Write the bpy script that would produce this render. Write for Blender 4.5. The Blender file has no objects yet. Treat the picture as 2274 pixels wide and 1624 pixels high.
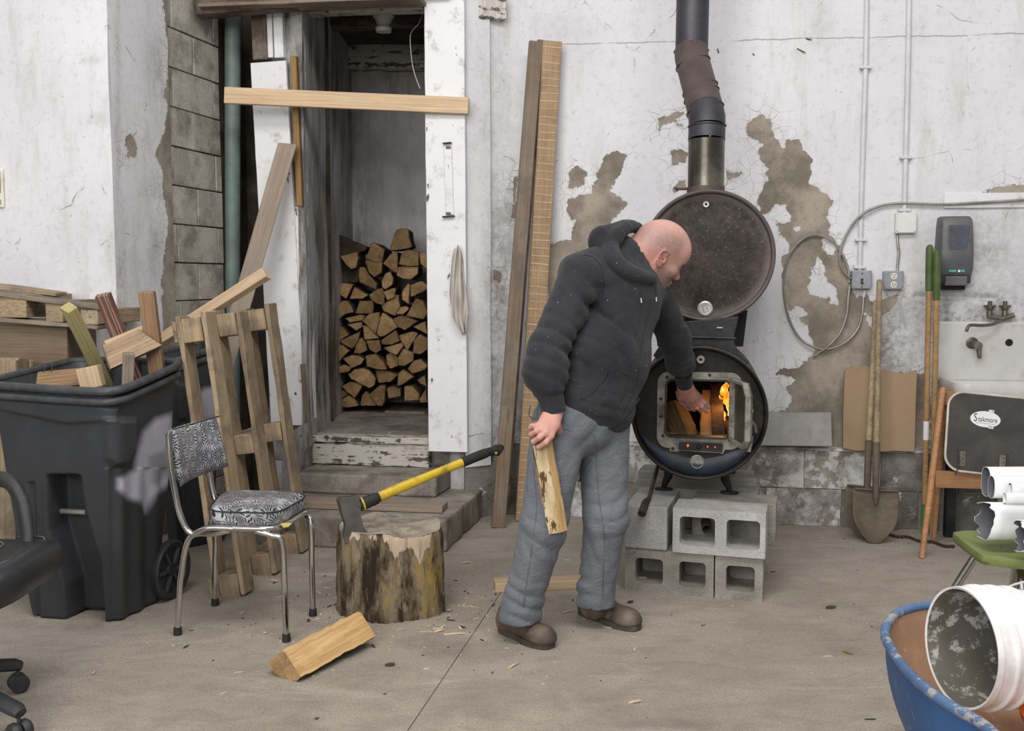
import bpy, bmesh, math, random
import numpy as np
from mathutils import Vector as V, Matrix as M
sc = bpy.context.scene
COL = sc.collection
rnd = random.Random(7)
# ---------------------------------------------------------------- camera, light, exposure
PITCH = math.radians(4.9); CH = 1.35; FPX = 2211.0
cd = bpy.data.cameras.new('camera'); cam = bpy.data.objects.new('camera', cd); COL.objects.link(cam)
cd.sensor_width = 36; cd.lens = 36 * FPX / 2274; cd.clip_start = 0.05; cd.clip_end = 100
cam.location = (0, 0, CH); cam.rotation_euler = (math.pi / 2 - PITCH, 0, 0)
sc.camera = cam
sc.view_settings.view_transform = 'Standard'; sc.view_settings.look = 'None'
sc.view_settings.exposure = 0.0; sc.view_settings.gamma = 1.0; sc.view_settings.use_curve_mapping = False
sc.cycles.use_denoising = True; sc.cycles.max_bounces = 6; sc.cycles.diffuse_bounces = 4
sc.cycles.sample_clamp_indirect = 4
w = bpy.data.worlds.new('hall_light'); sc.world = w; w.use_nodes = True
w.node_tree.nodes['Background'].inputs[0].default_value = (0.93, 0.96, 1.0, 1)
w.node_tree.nodes['Background'].inputs[1].default_value = 0.40
def area(name, loc, target, sx, sy, power, col):
    l = bpy.data.lights.new(name, 'AREA'); l.shape = 'RECTANGLE'; l.size = sx; l.size_y = sy; l.energy = power; l.color = col
    o = bpy.data.objects.new(name, l); COL.objects.link(o); o.location = loc
    o.rotation_euler = (V(target) - V(loc)).to_track_quat('-Z', 'Y').to_euler(); return o
area('daylight_from_loading_door', (-2.6, -3.4, 3.4), (-0.9, 5.0, 1.0), 5.0, 3.2, 365, (1.0, 0.985, 0.96))
area('hall_ceiling_lamps', (0.2, 1.4, 4.6), (0.3, 3.4, 0.0), 4.0, 1.2, 155, (1.0, 0.96, 0.91))
# ---------------------------------------------------------------- where the walls stand
CP, SP = math.cos(PITCH), math.sin(PITCH)
def ray(px, py):
    a = (px - 1137) / FPX; b = (812 - py) / FPX
    return V((a, CP + b * SP, b * CP - SP))
O3 = V((0, 0, CH))
YAW = math.radians(9.0); U = V((math.cos(YAW), -math.sin(YAW), 0)); W = V((math.sin(YAW), math.cos(YAW), 0)); UP = V((0, 0, 1))
WD = 5.587
def PY(px, py, Y): r = ray(px, py); return O3 + r * (Y / r.y)          # seen point at depth Y
def PW(px, py, d=0.0): r = ray(px, py); return O3 + r * ((WD - d) / r.dot(W))   # seen point, d in front of the wall
def PF(px, py, z=0.0): r = ray(px, py); return O3 + r * ((z - CH) / r.z)         # seen point at height z
def WR(s, d, z): return U * s + W * (WD - d) + UP * z
def S(px, py, d=0.0): p = PW(px, py, d); return (p.dot(U), p.z)
# ---------------------------------------------------------------- objects
WM = {}
def link(name, data, parent=None, frame=None):
    o = bpy.data.objects.new(name, data); COL.objects.link(o)
    frame = frame if frame is not None else (WM[parent.name] if parent else M())
    if parent: o.parent = parent; o.matrix_basis = WM[parent.name].inverted() @ frame
    else: o.matrix_basis = frame
    WM[o.name] = frame.copy(); return o
def tag(o, label=None, cat=None, group=None, kind=None):
    if label: o['label'] = label
    if cat: o['category'] = cat
    if group: o['group'] = group
    if kind: o['kind'] = kind
    return o
def thing(name, label, cat, loc, group=None):
    fr = loc if isinstance(loc, M) else M.Translation(V(loc))
    return tag(link(name, None, None, fr), label, cat, group)
def copy_tree(o, frame, label=None, group=None):
    def rec(x, par, fr):
        c = x.copy(); COL.objects.link(c); c.parent = par
        if par is None: c.matrix_basis = fr
        WM[c.name] = fr.copy()
        for ch in [k for k in bpy.data.objects if k.parent == x]:
            rec(ch, c, fr @ ch.matrix_basis)
        return c
    r = rec(o, None, frame)
    if label: r['label'] = label
    if group: r['group'] = group
    return r
def frame_from(origin, x, zhint):
    x = V(x).normalized(); z = V(zhint); z = (z - x * z.dot(x)).normalized(); y = z.cross(x)
    m = M((x, y, z)).transposed().to_4x4(); m.translation = V(origin); return m
def mesh_of(name, vs, fs, mats, mi=None, smooth=False):
    me = bpy.data.meshes.new(name); me.from_pydata([tuple(v) for v in vs], [], [tuple(f) for f in fs])
    for m in (mats if isinstance(mats, (list, tuple)) else [mats]): me.materials.append(m)
    if mi: me.polygons.foreach_set('material_index', mi)
    if smooth: me.polygons.foreach_set('use_smooth', [True] * len(me.polygons))
    me.update(); return me
class MB:
    def __init__(s): s.v = []; s.f = []; s.m = []
    def add(s, vs, fs, m=0):
        o = len(s.v); s.v += [V(x) for x in vs]; s.f += [tuple(i + o for i in f) for f in fs]; s.m += [m] * len(fs); return s
    def hexa(s, p, m=0):   # 8 points: bottom 4 ccw, top 4
        return s.add(p, [(3, 2, 1, 0), (4, 5, 6, 7), (0, 1, 5, 4), (1, 2, 6, 5), (2, 3, 7, 6), (3, 0, 4, 7)], m)
    def box(s, c, sz, fr=None, m=0):
        fr = fr or M(); c = V(c); x, y, z = sz[0] / 2, sz[1] / 2, sz[2] / 2
        return s.hexa([fr @ (c + V(k)) for k in ((-x, -y, -z), (x, -y, -z), (x, y, -z), (-x, y, -z), (-x, -y, z), (x, -y, z), (x, y, z), (-x, y, z))], m)
    def prism(s, pts, off, m=0, m2=None, taper=1.0):   # planar polygon extruded by vector off
        pts = [V(p) for p in pts]; off = V(off); n = len(pts); c = sum(pts, V()) / n
        q = [c + (p - c) * taper + off for p in pts]
        nrm = sum(((pts[i] - c).cross(pts[(i + 1) % n] - c) for i in range(n)), V())
        if nrm.dot(off) > 0: pts.reverse(); q.reverse()
        o = len(s.v); s.add(pts + q, [tuple(range(n)), tuple(range(2 * n - 1, n - 1, -1))], m)
        for i in range(n):
            j = (i + 1) % n; s.f.append((o + j, o + i, o + n + i, o + n + j)); s.m.append(m if m2 is None else m2)
        return s
    def tube(s, path, r, n=10, caps=True, closed=False, sx=1.0, m=0, up=None):
        P = [V(p) for p in path]; k = len(P); R = r if isinstance(r, (list, tuple)) else [r] * k
        T = []
        for i in range(k):
            a = P[(i - 1) % k] if (closed or i > 0) else P[i]; b = P[(i + 1) % k] if (closed or i < k - 1) else P[i]
            T.append((b - a).normalized())
        u = (V(up) if up else T[0].orthogonal()); u = (u - T[0] * u.dot(T[0])).normalized(); o = len(s.v)
        for i in range(k):
            if i: u = (u - T[i] * u.dot(T[i])).normalized()
            w_ = T[i].cross(u)
            for j in range(n):
                a = 2 * math.pi * j / n; s.v.append(P[i] + u * (math.cos(a) * R[i] * sx) + w_ * (math.sin(a) * R[i]))
        for i in range(k if closed else k - 1):
            a, b = o + i * n, o + ((i + 1) % k) * n
            for j in range(n): s.f.append((a + j, a + (j + 1) % n, b + (j + 1) % n, b + j)); s.m.append(m)
        if caps and not closed:
            s.f.append(tuple(o + j for j in range(n - 1, -1, -1))); s.f.append(tuple(o + (k - 1) * n + j for j in range(n))); s.m += [m, m]
        return s
    def lathe(s, prof, fr, n=32, m=0, a0=0.0, a1=None):   # prof: (r, z) pairs about local Z
        full = a1 is None; a1 = a1 if a1 is not None else 2 * math.pi; o = len(s.v); c = n if full else n + 1
        for r, z in prof:
            for j in range(c):
                a = a0 + (a1 - a0) * j / n; s.v.append(fr @ V((r * math.cos(a), r * math.sin(a), z)))
        for i in range(len(prof) - 1):
            for j in range(n):
                a, b = o + i * c, o + (i + 1) * c; k = (j + 1) % c
                s.f.append((a + j, a + k, b + k, b + j)); s.m.append(m)
        return s
    def build(s, name, mat, parent=None, frame=None, smooth=False, bevel=0, seg=2, sub=0, solid=0, angle=40):
        vs = s.v
        if frame is None:
            if parent is not None: frame = WM[parent.name]
            else:
                xs = [v.x for v in vs]; ys = [v.y for v in vs]; zs = [v.z for v in vs]
                frame = M.Translation(((min(xs) + max(xs)) / 2, (min(ys) + max(ys)) / 2, min(zs)))
            inv = frame.inverted(); vs = [inv @ v for v in vs]
        me = mesh_of(name, vs, s.f, mat, s.m if any(s.m) else None, smooth)
        if smooth and angle < 180:
            try: me.set_sharp_from_angle(angle=math.radians(angle))
            except Exception: pass
        o = link(name, me, parent, frame)
        if solid: k = o.modifiers.new('thick', 'SOLIDIFY'); k.thickness = solid; k.offset = 0
        if bevel: k = o.modifiers.new('bevel', 'BEVEL'); k.width = bevel; k.segments = seg; k.limit_method = 'ANGLE'; k.angle_limit = math.radians(35)
        if sub: k = o.modifiers.new('sub', 'SUBSURF'); k.levels = sub; k.render_levels = sub
        return o
def board(name, p0, p1, wd, th, mat, parent=None, zh=(0, 0, 1), bevel=0.003, rough=0.0, label=None, cat=None, group=None, cut=(0, 0), nx=8):
    """a plank from p0 to p1; zh: direction its wide face looks"""
    p0, p1 = V(p0), V(p1); L = (p1 - p0).length; fr = frame_from(p0, p1 - p0, zh); b = MB()
    vs = []; r = random.Random(int(L * 1e4) + len(name))
    for i in range(nx + 1):
        t = i / nx
        for k, (y, z) in enumerate(((-1, -1), (1, -1), (1, 1), (-1, 1))):
            x = t * L
            if i == 0: x += cut[0] * y * wd / 2
            if i == nx: x += cut[1] * y * wd / 2
            j = rough
            vs.append(V((x, y * wd / 2 + r.uniform(-j, j), z * th / 2 + r.uniform(-j, j))))
    fs = [(0, 1, 2, 3)[::-1], tuple(4 * nx + q for q in (0, 1, 2, 3))]
    for i in range(nx):
        for k in range(4): a = 4 * i; c = 4 * i + 4; fs.append((a + k, a + (k + 1) % 4, c + (k + 1) % 4, c + k))
    b.add(vs, fs); o = b.build(name, mat, parent, fr, bevel=bevel, seg=1)
    tag(o, label, cat, group); return o
def crv(pts, n=8, closed=False):   # catmull-rom through points
    P = [V(p) for p in pts]; k = len(P); out = []
    for i in range(k if closed else k - 1):
        g = lambda j: P[j % k] if closed else P[max(0, min(k - 1, j))]
        a, b, c, d = g(i - 1), g(i), g(i + 1), g(i + 2)
        for q in range(n):
            t = q / n; out.append(0.5 * ((2 * b) + (c - a) * t + (2 * a - 5 * b + 4 * c - d) * t * t + (3 * b - a - 3 * c + d) * t ** 3))
    if not closed: out.append(P[-1])
    return out
def rrect(w_, h, r, n=5):
    o = []
    for cx, cy, a in ((w_ / 2 - r, h / 2 - r, 0), (-w_ / 2 + r, h / 2 - r, 90), (-w_ / 2 + r, -h / 2 + r, 180), (w_ / 2 - r, -h / 2 + r, 270)):
        for i in range(n + 1):
            t = math.radians(a + 90 * i / n); o.append((cx + r * math.cos(t), cy + r * math.sin(t)))
    return o
def fattr(o, name, vals):
    a = o.data.attributes.new(name, 'FLOAT', 'POINT'); a.data.foreach_set('value', np.asarray(vals, dtype=np.float32))
# ---------------------------------------------------------------- materials (procedural)
class NT:
    def __init__(s, name, rough=0.6, metal=0.0, spec=0.4):
        s.m = bpy.data.materials.new(name); s.m.use_nodes = True; s.t = s.m.node_tree; s.b = s.t.nodes['Principled BSDF']
        s.set('Roughness', rough); s.set('Metallic', metal); s.set('Specular IOR Level', spec)
    def set(s, k, v):
        if hasattr(v, 'default_value') or isinstance(v, bpy.types.NodeSocket): s.t.links.new(v, s.b.inputs[k])
        else: s.b.inputs[k].default_value = (*v, 1) if isinstance(v, tuple) and s.b.inputs[k].type == 'RGBA' else v
        return s
    def nd(s, ty, ins=None, **kw):
        n = s.t.nodes.new(ty)
        for k, v in kw.items(): setattr(n, k, v)
        for k, v in (ins or {}).items():
            if isinstance(v, bpy.types.NodeSocket): s.t.links.new(v, n.inputs[k])
            else:
                if isinstance(v, tuple) and len(v) == 3 and n.inputs[k].type == 'RGBA': v = (*v, 1)
                n.inputs[k].default_value = v
        return n
    def co(s, kind='Object', scale=(1, 1, 1), rand=False):
        c = s.nd('ShaderNodeTexCoord').outputs[kind]
        if rand:
            r = s.nd('ShaderNodeObjectInfo').outputs['Random']
            k = s.nd('ShaderNodeCombineXYZ', {0: s.ma('MULTIPLY', r, 17.3), 1: s.ma('MULTIPLY', r, 31.7), 2: s.ma('MULTIPLY', r, 23.9)}).outputs[0]
            c = s.nd('ShaderNodeVectorMath', {0: c, 1: k}, operation='ADD').outputs[0]
        return s.nd('ShaderNodeMapping', {'Vector': c, 'Scale': scale}).outputs[0]
    def noise(s, v, scale=5.0, det=6.0, ro=0.6, dist=0.0):
        return s.nd('ShaderNodeTexNoise', {'Vector': v, 'Scale': scale, 'Detail': det, 'Roughness': ro, 'Distortion': dist}).outputs['Fac']
    def vor(s, v, scale=5.0, feat='F1', out='Distance', rand=1.0):
        return s.nd('ShaderNodeTexVoronoi', {'Vector': v, 'Scale': scale, 'Randomness': rand}, feature=feat).outputs[out]
    def ma(s, op, a, b=0.0, clamp=False):
        return s.nd('ShaderNodeMath', {0: a, 1: b}, operation=op, use_clamp=clamp).outputs[0]
    def ss(s, x, lo, hi):   # smooth step between lo and hi (lo may exceed hi)
        n = s.nd('ShaderNodeMapRange', {'Value': x, 'From Min': lo, 'From Max': hi}, interpolation_type='SMOOTHSTEP'); return n.outputs[0]
    def ramp(s, f, stops):
        n = s.nd('ShaderNodeValToRGB', {'Fac': f}); e = n.color_ramp.elements
        while len(e) < len(stops): e.new(0.5)
        for k, (p, c) in zip(e, stops): k.position = p; k.color = (*c, 1)
        return n.outputs['Color']
    def mix(s, f, a, b, mode='MIX'):
        n = s.nd('ShaderNodeMix', data_type='RGBA', blend_type=mode)
        for k, v in ((0, f), (6, a), (7, b)):
            if isinstance(v, bpy.types.NodeSocket): s.t.links.new(v, n.inputs[k])
            else: n.inputs[k].default_value = (*v, 1) if isinstance(v, tuple) else v
        return n.outputs[2]
    def at(s, name): return s.nd('ShaderNodeAttribute', attribute_name=name).outputs['Fac']
    def atc(s, name): return s.nd('ShaderNodeAttribute', attribute_name=name).outputs['Color']
    def bump(s, h, st=0.5, d=0.01, nrm=None):
        i = {'Height': h, 'Strength': st, 'Distance': d}
        if nrm: i['Normal'] = nrm
        n = s.nd('ShaderNodeBump', i).outputs[0]; s.set('Normal', n); return n
def plain(name, c, rough=0.6, metal=0.0, var=0.25, vs=8.0, bump=0.15, bs=60.0, bd=0.003, dirt=None, da=0.5, ds=6.0, rand=False, spec=0.4):
    n = NT(name, rough, metal, spec); v = n.co(rand=rand)
    f = n.noise(v, vs, 6); col = n.mix(n.ss(f, 0.3, 0.7), tuple(x * (1 - var) for x in c), tuple(min(1, x * (1 + var)) for x in c))
    if dirt: col = n.mix(n.ma('MULTIPLY', n.ss(n.noise(v, ds, 8, 0.7), 0.45, 0.68), da), col, dirt)
    n.set('Base Color', col)
    if bump: n.bump(n.noise(v, bs, 4), bump, bd)
    return n.m
def wood(name, a, b, rough=0.65, gs=1.0, ring=0.28, knots=True, dirt=None, da=0.5, bump=0.25, weather=0.0, spec=0.25):
    """boards: grain runs along local X"""
    n = NT(name, rough, 0, spec); v = n.co(scale=(1.6 * gs, 22 * gs, 22 * gs), rand=True); v1 = n.co(rand=True)
    g = n.noise(v, 1.6, 8, 0.65, 0.4); g2 = n.noise(n.co(scale=(5, 190, 190), rand=True), 1.0, 3, 0.6)
    wv = n.nd('ShaderNodeTexWave', {'Vector': n.co(scale=(0.35, 9, 9), rand=True), 'Scale': 2.0, 'Distortion': 9.0, 'Detail': 4.0, 'Detail Scale': 2.2}, bands_direction='Y').outputs['Fac']
    f = n.ma('ADD', n.ma('MULTIPLY', g, 1 - ring * 0.5), n.ma('MULTIPLY', wv, ring * 0.5))
    col = n.mix(n.ss(f, 0.25, 0.8), b, a); col = n.mix(n.ma('MULTIPLY', n.ss(g2, 0.5, 0.8), 0.5), col, tuple(x * 0.5 for x in b))
    if knots:
        k = n.vor(n.co(scale=(1.3, 7, 7), rand=True), 1.5); col = n.mix(n.ma('MULTIPLY', n.ss(k, 0.12, 0.03), 0.75), col, tuple(x * 0.4 for x in b))
    ckr = n.ss(n.noise(n.co(scale=(2.2, 60, 60), rand=True), 1.4, 6, 0.7, 0.3), 0.66, 0.72); col = n.mix(n.ma('MULTIPLY', ckr, 0.35 + weather * 0.5), col, tuple(x * 0.35 for x in b))
    if weather: col = n.mix(n.ma('MULTIPLY', n.ss(n.noise(v1, 3.5, 6), 0.35, 0.7), weather), col, (0.26, 0.235, 0.2))
    if dirt: col = n.mix(n.ma('MULTIPLY', n.ss(n.noise(v1, 7, 8, 0.7), 0.45, 0.65), da), col, dirt)
    h = n.nd('ShaderNodeHueSaturation', {'Value': n.ma('ADD', 0.82, n.ma('MULTIPLY', n.nd('ShaderNodeObjectInfo').outputs['Random'], 0.36)), 'Color': col}).outputs[0]
    n.set('Base Color', h); n.bump(n.ma('ADD', g, n.ma('MULTIPLY', g2, 0.5)), bump, 0.004); return n.m
MT = {}
MT['pine'] = wood('pale_pine', (0.68, 0.51, 0.34), (0.50, 0.35, 0.21), weather=0.15)
MT['pine_rough'] = wood('sawn_pine', (0.56, 0.40, 0.25), (0.34, 0.23, 0.14), weather=0.35, dirt=(0.13, 0.11, 0.09), da=0.35)
MT['pallet'] = wood('pallet_wood', (0.47, 0.355, 0.22), (0.27, 0.195, 0.12), weather=0.35, dirt=(0.10, 0.085, 0.065), da=0.55, bump=0.5)
MT['pallet_grey'] = wood('grey_pallet_wood', (0.33, 0.27, 0.2), (0.17, 0.135, 0.1), weather=0.5, dirt=(0.09, 0.075, 0.06), da=0.5, bump=0.5)
MT['plywood'] = wood('brown_plywood', (0.20, 0.145, 0.09), (0.13, 0.09, 0.055), weather=0.3, knots=False)
MT['yellow_wood'] = wood('yellow_green_lumber', (0.62, 0.55, 0.27), (0.42, 0.36, 0.16), knots=False)
MT['red_wood'] = wood('red_stained_batten', (0.42, 0.30, 0.24), (0.16, 0.075, 0.06), ring=0.9)
MT['brown_wood'] = wood('brown_batten', (0.38, 0.24, 0.13), (0.2, 0.12, 0.07))
MT['amber_wood'] = wood('amber_varnished_wood', (0.42, 0.26, 0.09), (0.24, 0.14, 0.05), rough=0.45)
MT['old_beam'] = wood('old_dark_beam', (0.15, 0.105, 0.075), (0.055, 0.04, 0.03), dirt=(0.3, 0.27, 0.23), da=0.4, bump=0.6)
MT['tall_board'] = wood('old_tall_board', (0.25, 0.185, 0.13), (0.145, 0.1, 0.07), weather=0.5, dirt=(0.08, 0.07, 0.06), da=0.5)
MT['tan_board'] = wood('tan_scored_board', (0.40, 0.28, 0.165), (0.28, 0.19, 0.11), knots=False, dirt=(0.16, 0.11, 0.08), da=0.4)
MT['grey_board'] = wood('dusty_plank', (0.40, 0.32, 0.25), (0.28, 0.22, 0.17), weather=0.5)
MT['handle'] = wood('tool_handle', (0.48, 0.30, 0.14), (0.33, 0.2, 0.09), knots=False, rough=0.5, dirt=(0.16, 0.12, 0.09), da=0.4)
MT['handle_old'] = wood('old_tool_handle', (0.46, 0.36, 0.22), (0.27, 0.205, 0.13), knots=False, dirt=(0.12, 0.1, 0.08), da=0.5)
MT['chair_wood'] = wood('chair_beech', (0.47, 0.25, 0.12), (0.33, 0.165, 0.08), knots=False, rough=0.45, dirt=(0.15, 0.1, 0.07), da=0.3)
def painted_wood(name, c, chip=(0.10, 0.085, 0.07), lo=0.62, grime=(0.36, 0.32, 0.27), ga=0.8):
    n = NT(name, 0.55); v = n.co(rand=True); vl = n.co(scale=(0.5, 7, 7), rand=True)
    f = n.noise(v, 2.2, 5); col = n.mix(f, tuple(x * 0.93 for x in c), c)
    col = n.mix(n.ma('MULTIPLY', n.ss(n.noise(v, 9, 9, 0.75), 0.52, 0.72), ga), col, grime)
    g = n.ma('ADD', n.ma('MULTIPLY', n.noise(vl, 4, 9, 0.7), 0.65), n.ma('MULTIPLY', n.noise(v, 22, 4), 0.35))
    m = n.ss(g, lo, lo + 0.015); col = n.mix(m, col, chip); n.set('Base Color', col)
    n.bump(n.ma('SUBTRACT', n.ma('MULTIPLY', n.noise(vl, 9, 5), 0.35), m), 0.5, 0.004); return n.m
MT['white_wood'] = painted_wood('white_painted_board', (0.80, 0.80, 0.82))
MT['white_wood_worn'] = painted_wood('worn_white_board', (0.56, 0.52, 0.47), lo=0.53, ga=0.95)
def plaster():
    n = NT('peeling_white_wall', 0.85, 0, 0.15); v = n.co(); pe = n.at('peel'); gr = n.at('grime')
    big = n.noise(v, 1.3, 5); fine = n.noise(v, 38, 6, 0.65); med = n.noise(v, 7, 8, 0.7)
    paint = n.mix(n.ss(big, 0.3, 0.7), (0.69, 0.69, 0.725), (0.76, 0.76, 0.785))
    paint = n.mix(n.ma('MULTIPLY', n.ss(n.noise(n.co(scale=(1, 1, 0.22)), 9, 8, 0.7), 0.48, 0.74), 0.45), paint, (0.47, 0.45, 0.42))
    paint = n.mix(n.ma('MULTIPLY', n.ss(n.noise(v, 26, 8, 0.75), 0.50, 0.72), 0.38), paint, (0.40, 0.38, 0.355))
    paint = n.mix(n.ma('MULTIPLY', n.ss(n.noise(v, 55, 3, 0.5), 0.70, 0.76), 0.6), paint, (0.18, 0.15, 0.12))
    g = n.ma('MULTIPLY', gr, n.ma('ADD', 0.35, n.ma('MULTIPLY', n.ss(n.ma('ADD', n.ma('MULTIPLY', med, 0.6), n.ma('MULTIPLY', fine, 0.4)), 0.38, 0.62), 0.95)), True)
    paint = n.mix(g, paint, (0.15, 0.13, 0.11))
    bare = n.mix(n.ss(n.noise(v, 4, 7, 0.65), 0.35, 0.65), (0.20, 0.172, 0.14), (0.39, 0.34, 0.28))
    bare = n.mix(n.ma('MULTIPLY', n.ss(fine, 0.5, 0.75), 0.5), bare, (0.17, 0.15, 0.125))
    bare = n.mix(n.ma('MULTIPLY', gr, 0.55, True), bare, (0.10, 0.09, 0.08))
    # peel: signed distance in metres, negative where the paint is gone
    e = n.ma('ADD', pe, n.ma('ADD', n.ma('MULTIPLY', n.ma('SUBTRACT', n.noise(v, 16, 3, 0.6), 0.5), 0.055), n.ma('MULTIPLY', n.ma('SUBTRACT', n.vor(v, 42), 0.5), 0.012)))
    keep = n.ss(e, -0.0012, 0.0012)
    near = n.ss(n.ma('ADD', pe, n.ma('MULTIPLY', med, 0.16)), 0.20, 0.07)
    wv = n.nd('ShaderNodeVectorMath', {0: v, 1: n.nd('ShaderNodeVectorMath', {0: n.nd('ShaderNodeTexNoise', {'Vector': v, 'Scale': 6.0}).outputs['Color'], 'Scale': 0.10}, operation='SCALE').outputs[0]}, operation='ADD').outputs[0]
    ck = n.ma('MULTIPLY', n.ss(n.vor(wv, 17, 'DISTANCE_TO_EDGE'), 0.022, 0.004), n.ma('MULTIPLY', near, n.ss(big, 0.40, 0.55)))
    lc = n.ma('MULTIPLY', n.ss(n.vor(wv, 1.3, 'DISTANCE_TO_EDGE'), 0.004, 0.0015), n.ss(med, 0.52, 0.62))
    xyz = n.nd('ShaderNodeSeparateXYZ', {0: v}); ca, cb = PW(1250, 99, -.06), PW(2274, 75, -.06); sl = (cb.z - ca.z) / (cb.x - ca.x)
    zl = n.ma('SUBTRACT', n.ma('SUBTRACT', xyz.outputs[2], n.ma('MULTIPLY', n.ma('SUBTRACT', xyz.outputs[0], ca.x), sl)), ca.z)
    zl = n.ma('ADD', zl, n.ma('MULTIPLY', n.ma('SUBTRACT', n.noise(v, 7, 6, 0.7), 0.5), 0.03)); hl = n.ma('MULTIPLY', n.ss(n.ma('ABSOLUTE', zl), 0.004, 0.0015), n.ss(xyz.outputs[0], 0.22, 0.3))
    lc = n.ma('MAXIMUM', lc, n.ma('MULTIPLY', hl, n.ss(n.noise(v, 3, 5), 0.35, 0.45)))
    crack = n.ma('MAXIMUM', n.ma('MULTIPLY', ck, 0.75), n.ma('MULTIPLY', lc, 0.6))
    paint = n.mix(crack, paint, (0.19, 0.17, 0.15))
    paint = n.mix(n.ma('MULTIPLY', n.ma('MULTIPLY', n.ss(e, 0.016, 0.0), n.ss(med, 0.4, 0.6)), 0.45), paint, (0.42, 0.37, 0.31))
    n.set('Base Color', n.mix(keep, bare, paint))
    h = n.ma('ADD', n.ma('MULTIPLY', keep, 1.0), n.ma('ADD', n.ma('MULTIPLY', fine, 0.18), n.ma('MULTIPLY', n.noise(v, 5, 3), 0.9)))
    h = n.ma('SUBTRACT', h, n.ma('MULTIPLY', crack, 0.5)); n.bump(h, 0.55, 0.007); return n.m
MT['plaster'] = plaster()
def block_mat(name, a, b, dirt, da=0.5, white=0.0, coarse=1.0, moss=0.0):
    n = NT(name, 0.95, 0, 0.1); v = n.co(rand=True)
    col = n.mix(n.ss(n.noise(v, 5, 6), 0.3, 0.7), a, b); col = n.mix(n.ma('MULTIPLY', n.ss(n.noise(v, 150, 2), 0.55, 0.7), 0.5), col, tuple(x * 0.45 for x in a))
    if white:
        col = n.mix(n.ss(n.noise(v, 6, 9, 0.7), 0.62 - white * 0.3, 0.68 - white * 0.3), col, (0.66, 0.65, 0.64))
    col = n.mix(n.ma('MULTIPLY', n.ss(n.noise(v, 4.5, 9, 0.7), 0.42, 0.66), da), col, dirt)
    n.set('Base Color', col); n.bump(n.ma('ADD', n.noise(v, 120, 3), n.ma('MULTIPLY', n.noise(v, 18, 5), 0.8)), 0.6 * coarse, 0.006); return n.m
MT['bare_block'] = block_mat('bare_grey_block', (0.40, 0.365, 0.325), (0.58, 0.54, 0.49), (0.09, 0.075, 0.055), 0.62)
MT['mortar_dark'] = block_mat('dark_mortar', (0.14, 0.12, 0.10), (0.24, 0.21, 0.18), (0.035, 0.028, 0.02), 0.8)
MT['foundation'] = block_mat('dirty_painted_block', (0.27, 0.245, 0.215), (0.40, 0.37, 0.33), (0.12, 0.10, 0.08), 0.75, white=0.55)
MT['foundation_dark'] = block_mat('dark_footing_block', (0.15, 0.14, 0.125), (0.26, 0.245, 0.22), (0.06, 0.055, 0.05), 0.7, white=0.12)  # darker copy of the footing block for some stretches
MT['cinder'] = block_mat('cinder_block', (0.40, 0.395, 0.39), (0.52, 0.515, 0.51), (0.24, 0.21, 0.18), 0.45)
MT['cinder_dirty'] = block_mat('sooty_cinder_block', (0.27, 0.25, 0.22), (0.38, 0.36, 0.33), (0.15, 0.13, 0.105), 0.6)
MT['step'] = block_mat('worn_concrete', (0.24, 0.215, 0.19), (0.40, 0.36, 0.32), (0.105, 0.088, 0.07), 0.7)
MT['alcove'] = block_mat('shaded_alcove', (0.05, 0.042, 0.035), (0.11, 0.09, 0.07), (0.02, 0.018, 0.015), 0.6)  # near-black tone puts the recess shade into the colour; niche ceiling shares it
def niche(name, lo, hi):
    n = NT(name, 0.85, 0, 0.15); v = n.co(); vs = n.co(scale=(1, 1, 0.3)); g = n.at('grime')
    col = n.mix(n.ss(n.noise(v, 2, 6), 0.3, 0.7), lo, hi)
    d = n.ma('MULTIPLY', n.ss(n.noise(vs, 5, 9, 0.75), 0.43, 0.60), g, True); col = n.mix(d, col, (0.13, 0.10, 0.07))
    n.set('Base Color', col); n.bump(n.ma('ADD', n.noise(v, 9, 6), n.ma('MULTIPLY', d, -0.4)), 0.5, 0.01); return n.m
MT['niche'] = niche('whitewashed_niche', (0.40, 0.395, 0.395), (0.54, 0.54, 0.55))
def floor_mat():
    n = NT('dusty_concrete_floor', 0.8, 0, 0.25); v = n.co(); big = n.noise(v, 0.7, 5); md = n.noise(v, 3.2, 8, 0.65)
    col = n.mix(n.ss(big, 0.35, 0.65), (0.30, 0.26, 0.212), (0.41, 0.357, 0.30)); col = n.mix(n.ma('MULTIPLY', n.ss(md, 0.4, 0.7), 0.55), col, (0.43, 0.38, 0.315))
    sw = n.noise(n.co(scale=(1.0, 2.6, 1)), 1.6, 8, 0.7, 0.8); col = n.mix(n.ma('MULTIPLY', n.ss(sw, 0.50, 0.72), 0.5), col, (0.53, 0.48, 0.41))
    col = n.mix(n.ma('MULTIPLY', n.ss(n.noise(n.co(scale=(1.0, 1.8, 1)), 5, 9, 0.75, 0.5), 0.46, 0.62), 0.35), col, (0.21, 0.18, 0.15))
    col = n.mix(n.ma('MULTIPLY', n.ss(n.noise(v, 120, 4, 0.7), 0.42, 0.62), 0.38), col, (0.16, 0.14, 0.118))
    col = n.mix(n.ma('MULTIPLY', n.ss(n.noise(v, 1.9, 4), 0.58, 0.7), 0.4), col, (0.15, 0.13, 0.112))
    col = n.mix(n.ma('MULTIPLY', n.ss(n.noise(v, 70, 4), 0.62, 0.74), 0.4), col, (0.1, 0.085, 0.07))
    col = n.mix(n.ss(n.noise(v, 14, 2, 0.4), 0.765, 0.79), col, (0.05, 0.045, 0.04))
    n.set('Base Color', col); n.bump(n.ma('ADD', n.noise(v, 90, 4), n.ma('MULTIPLY', n.noise(v, 8, 4), 0.6)), 0.4, 0.005); return n.m
MT['floor'] = floor_mat()
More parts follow.
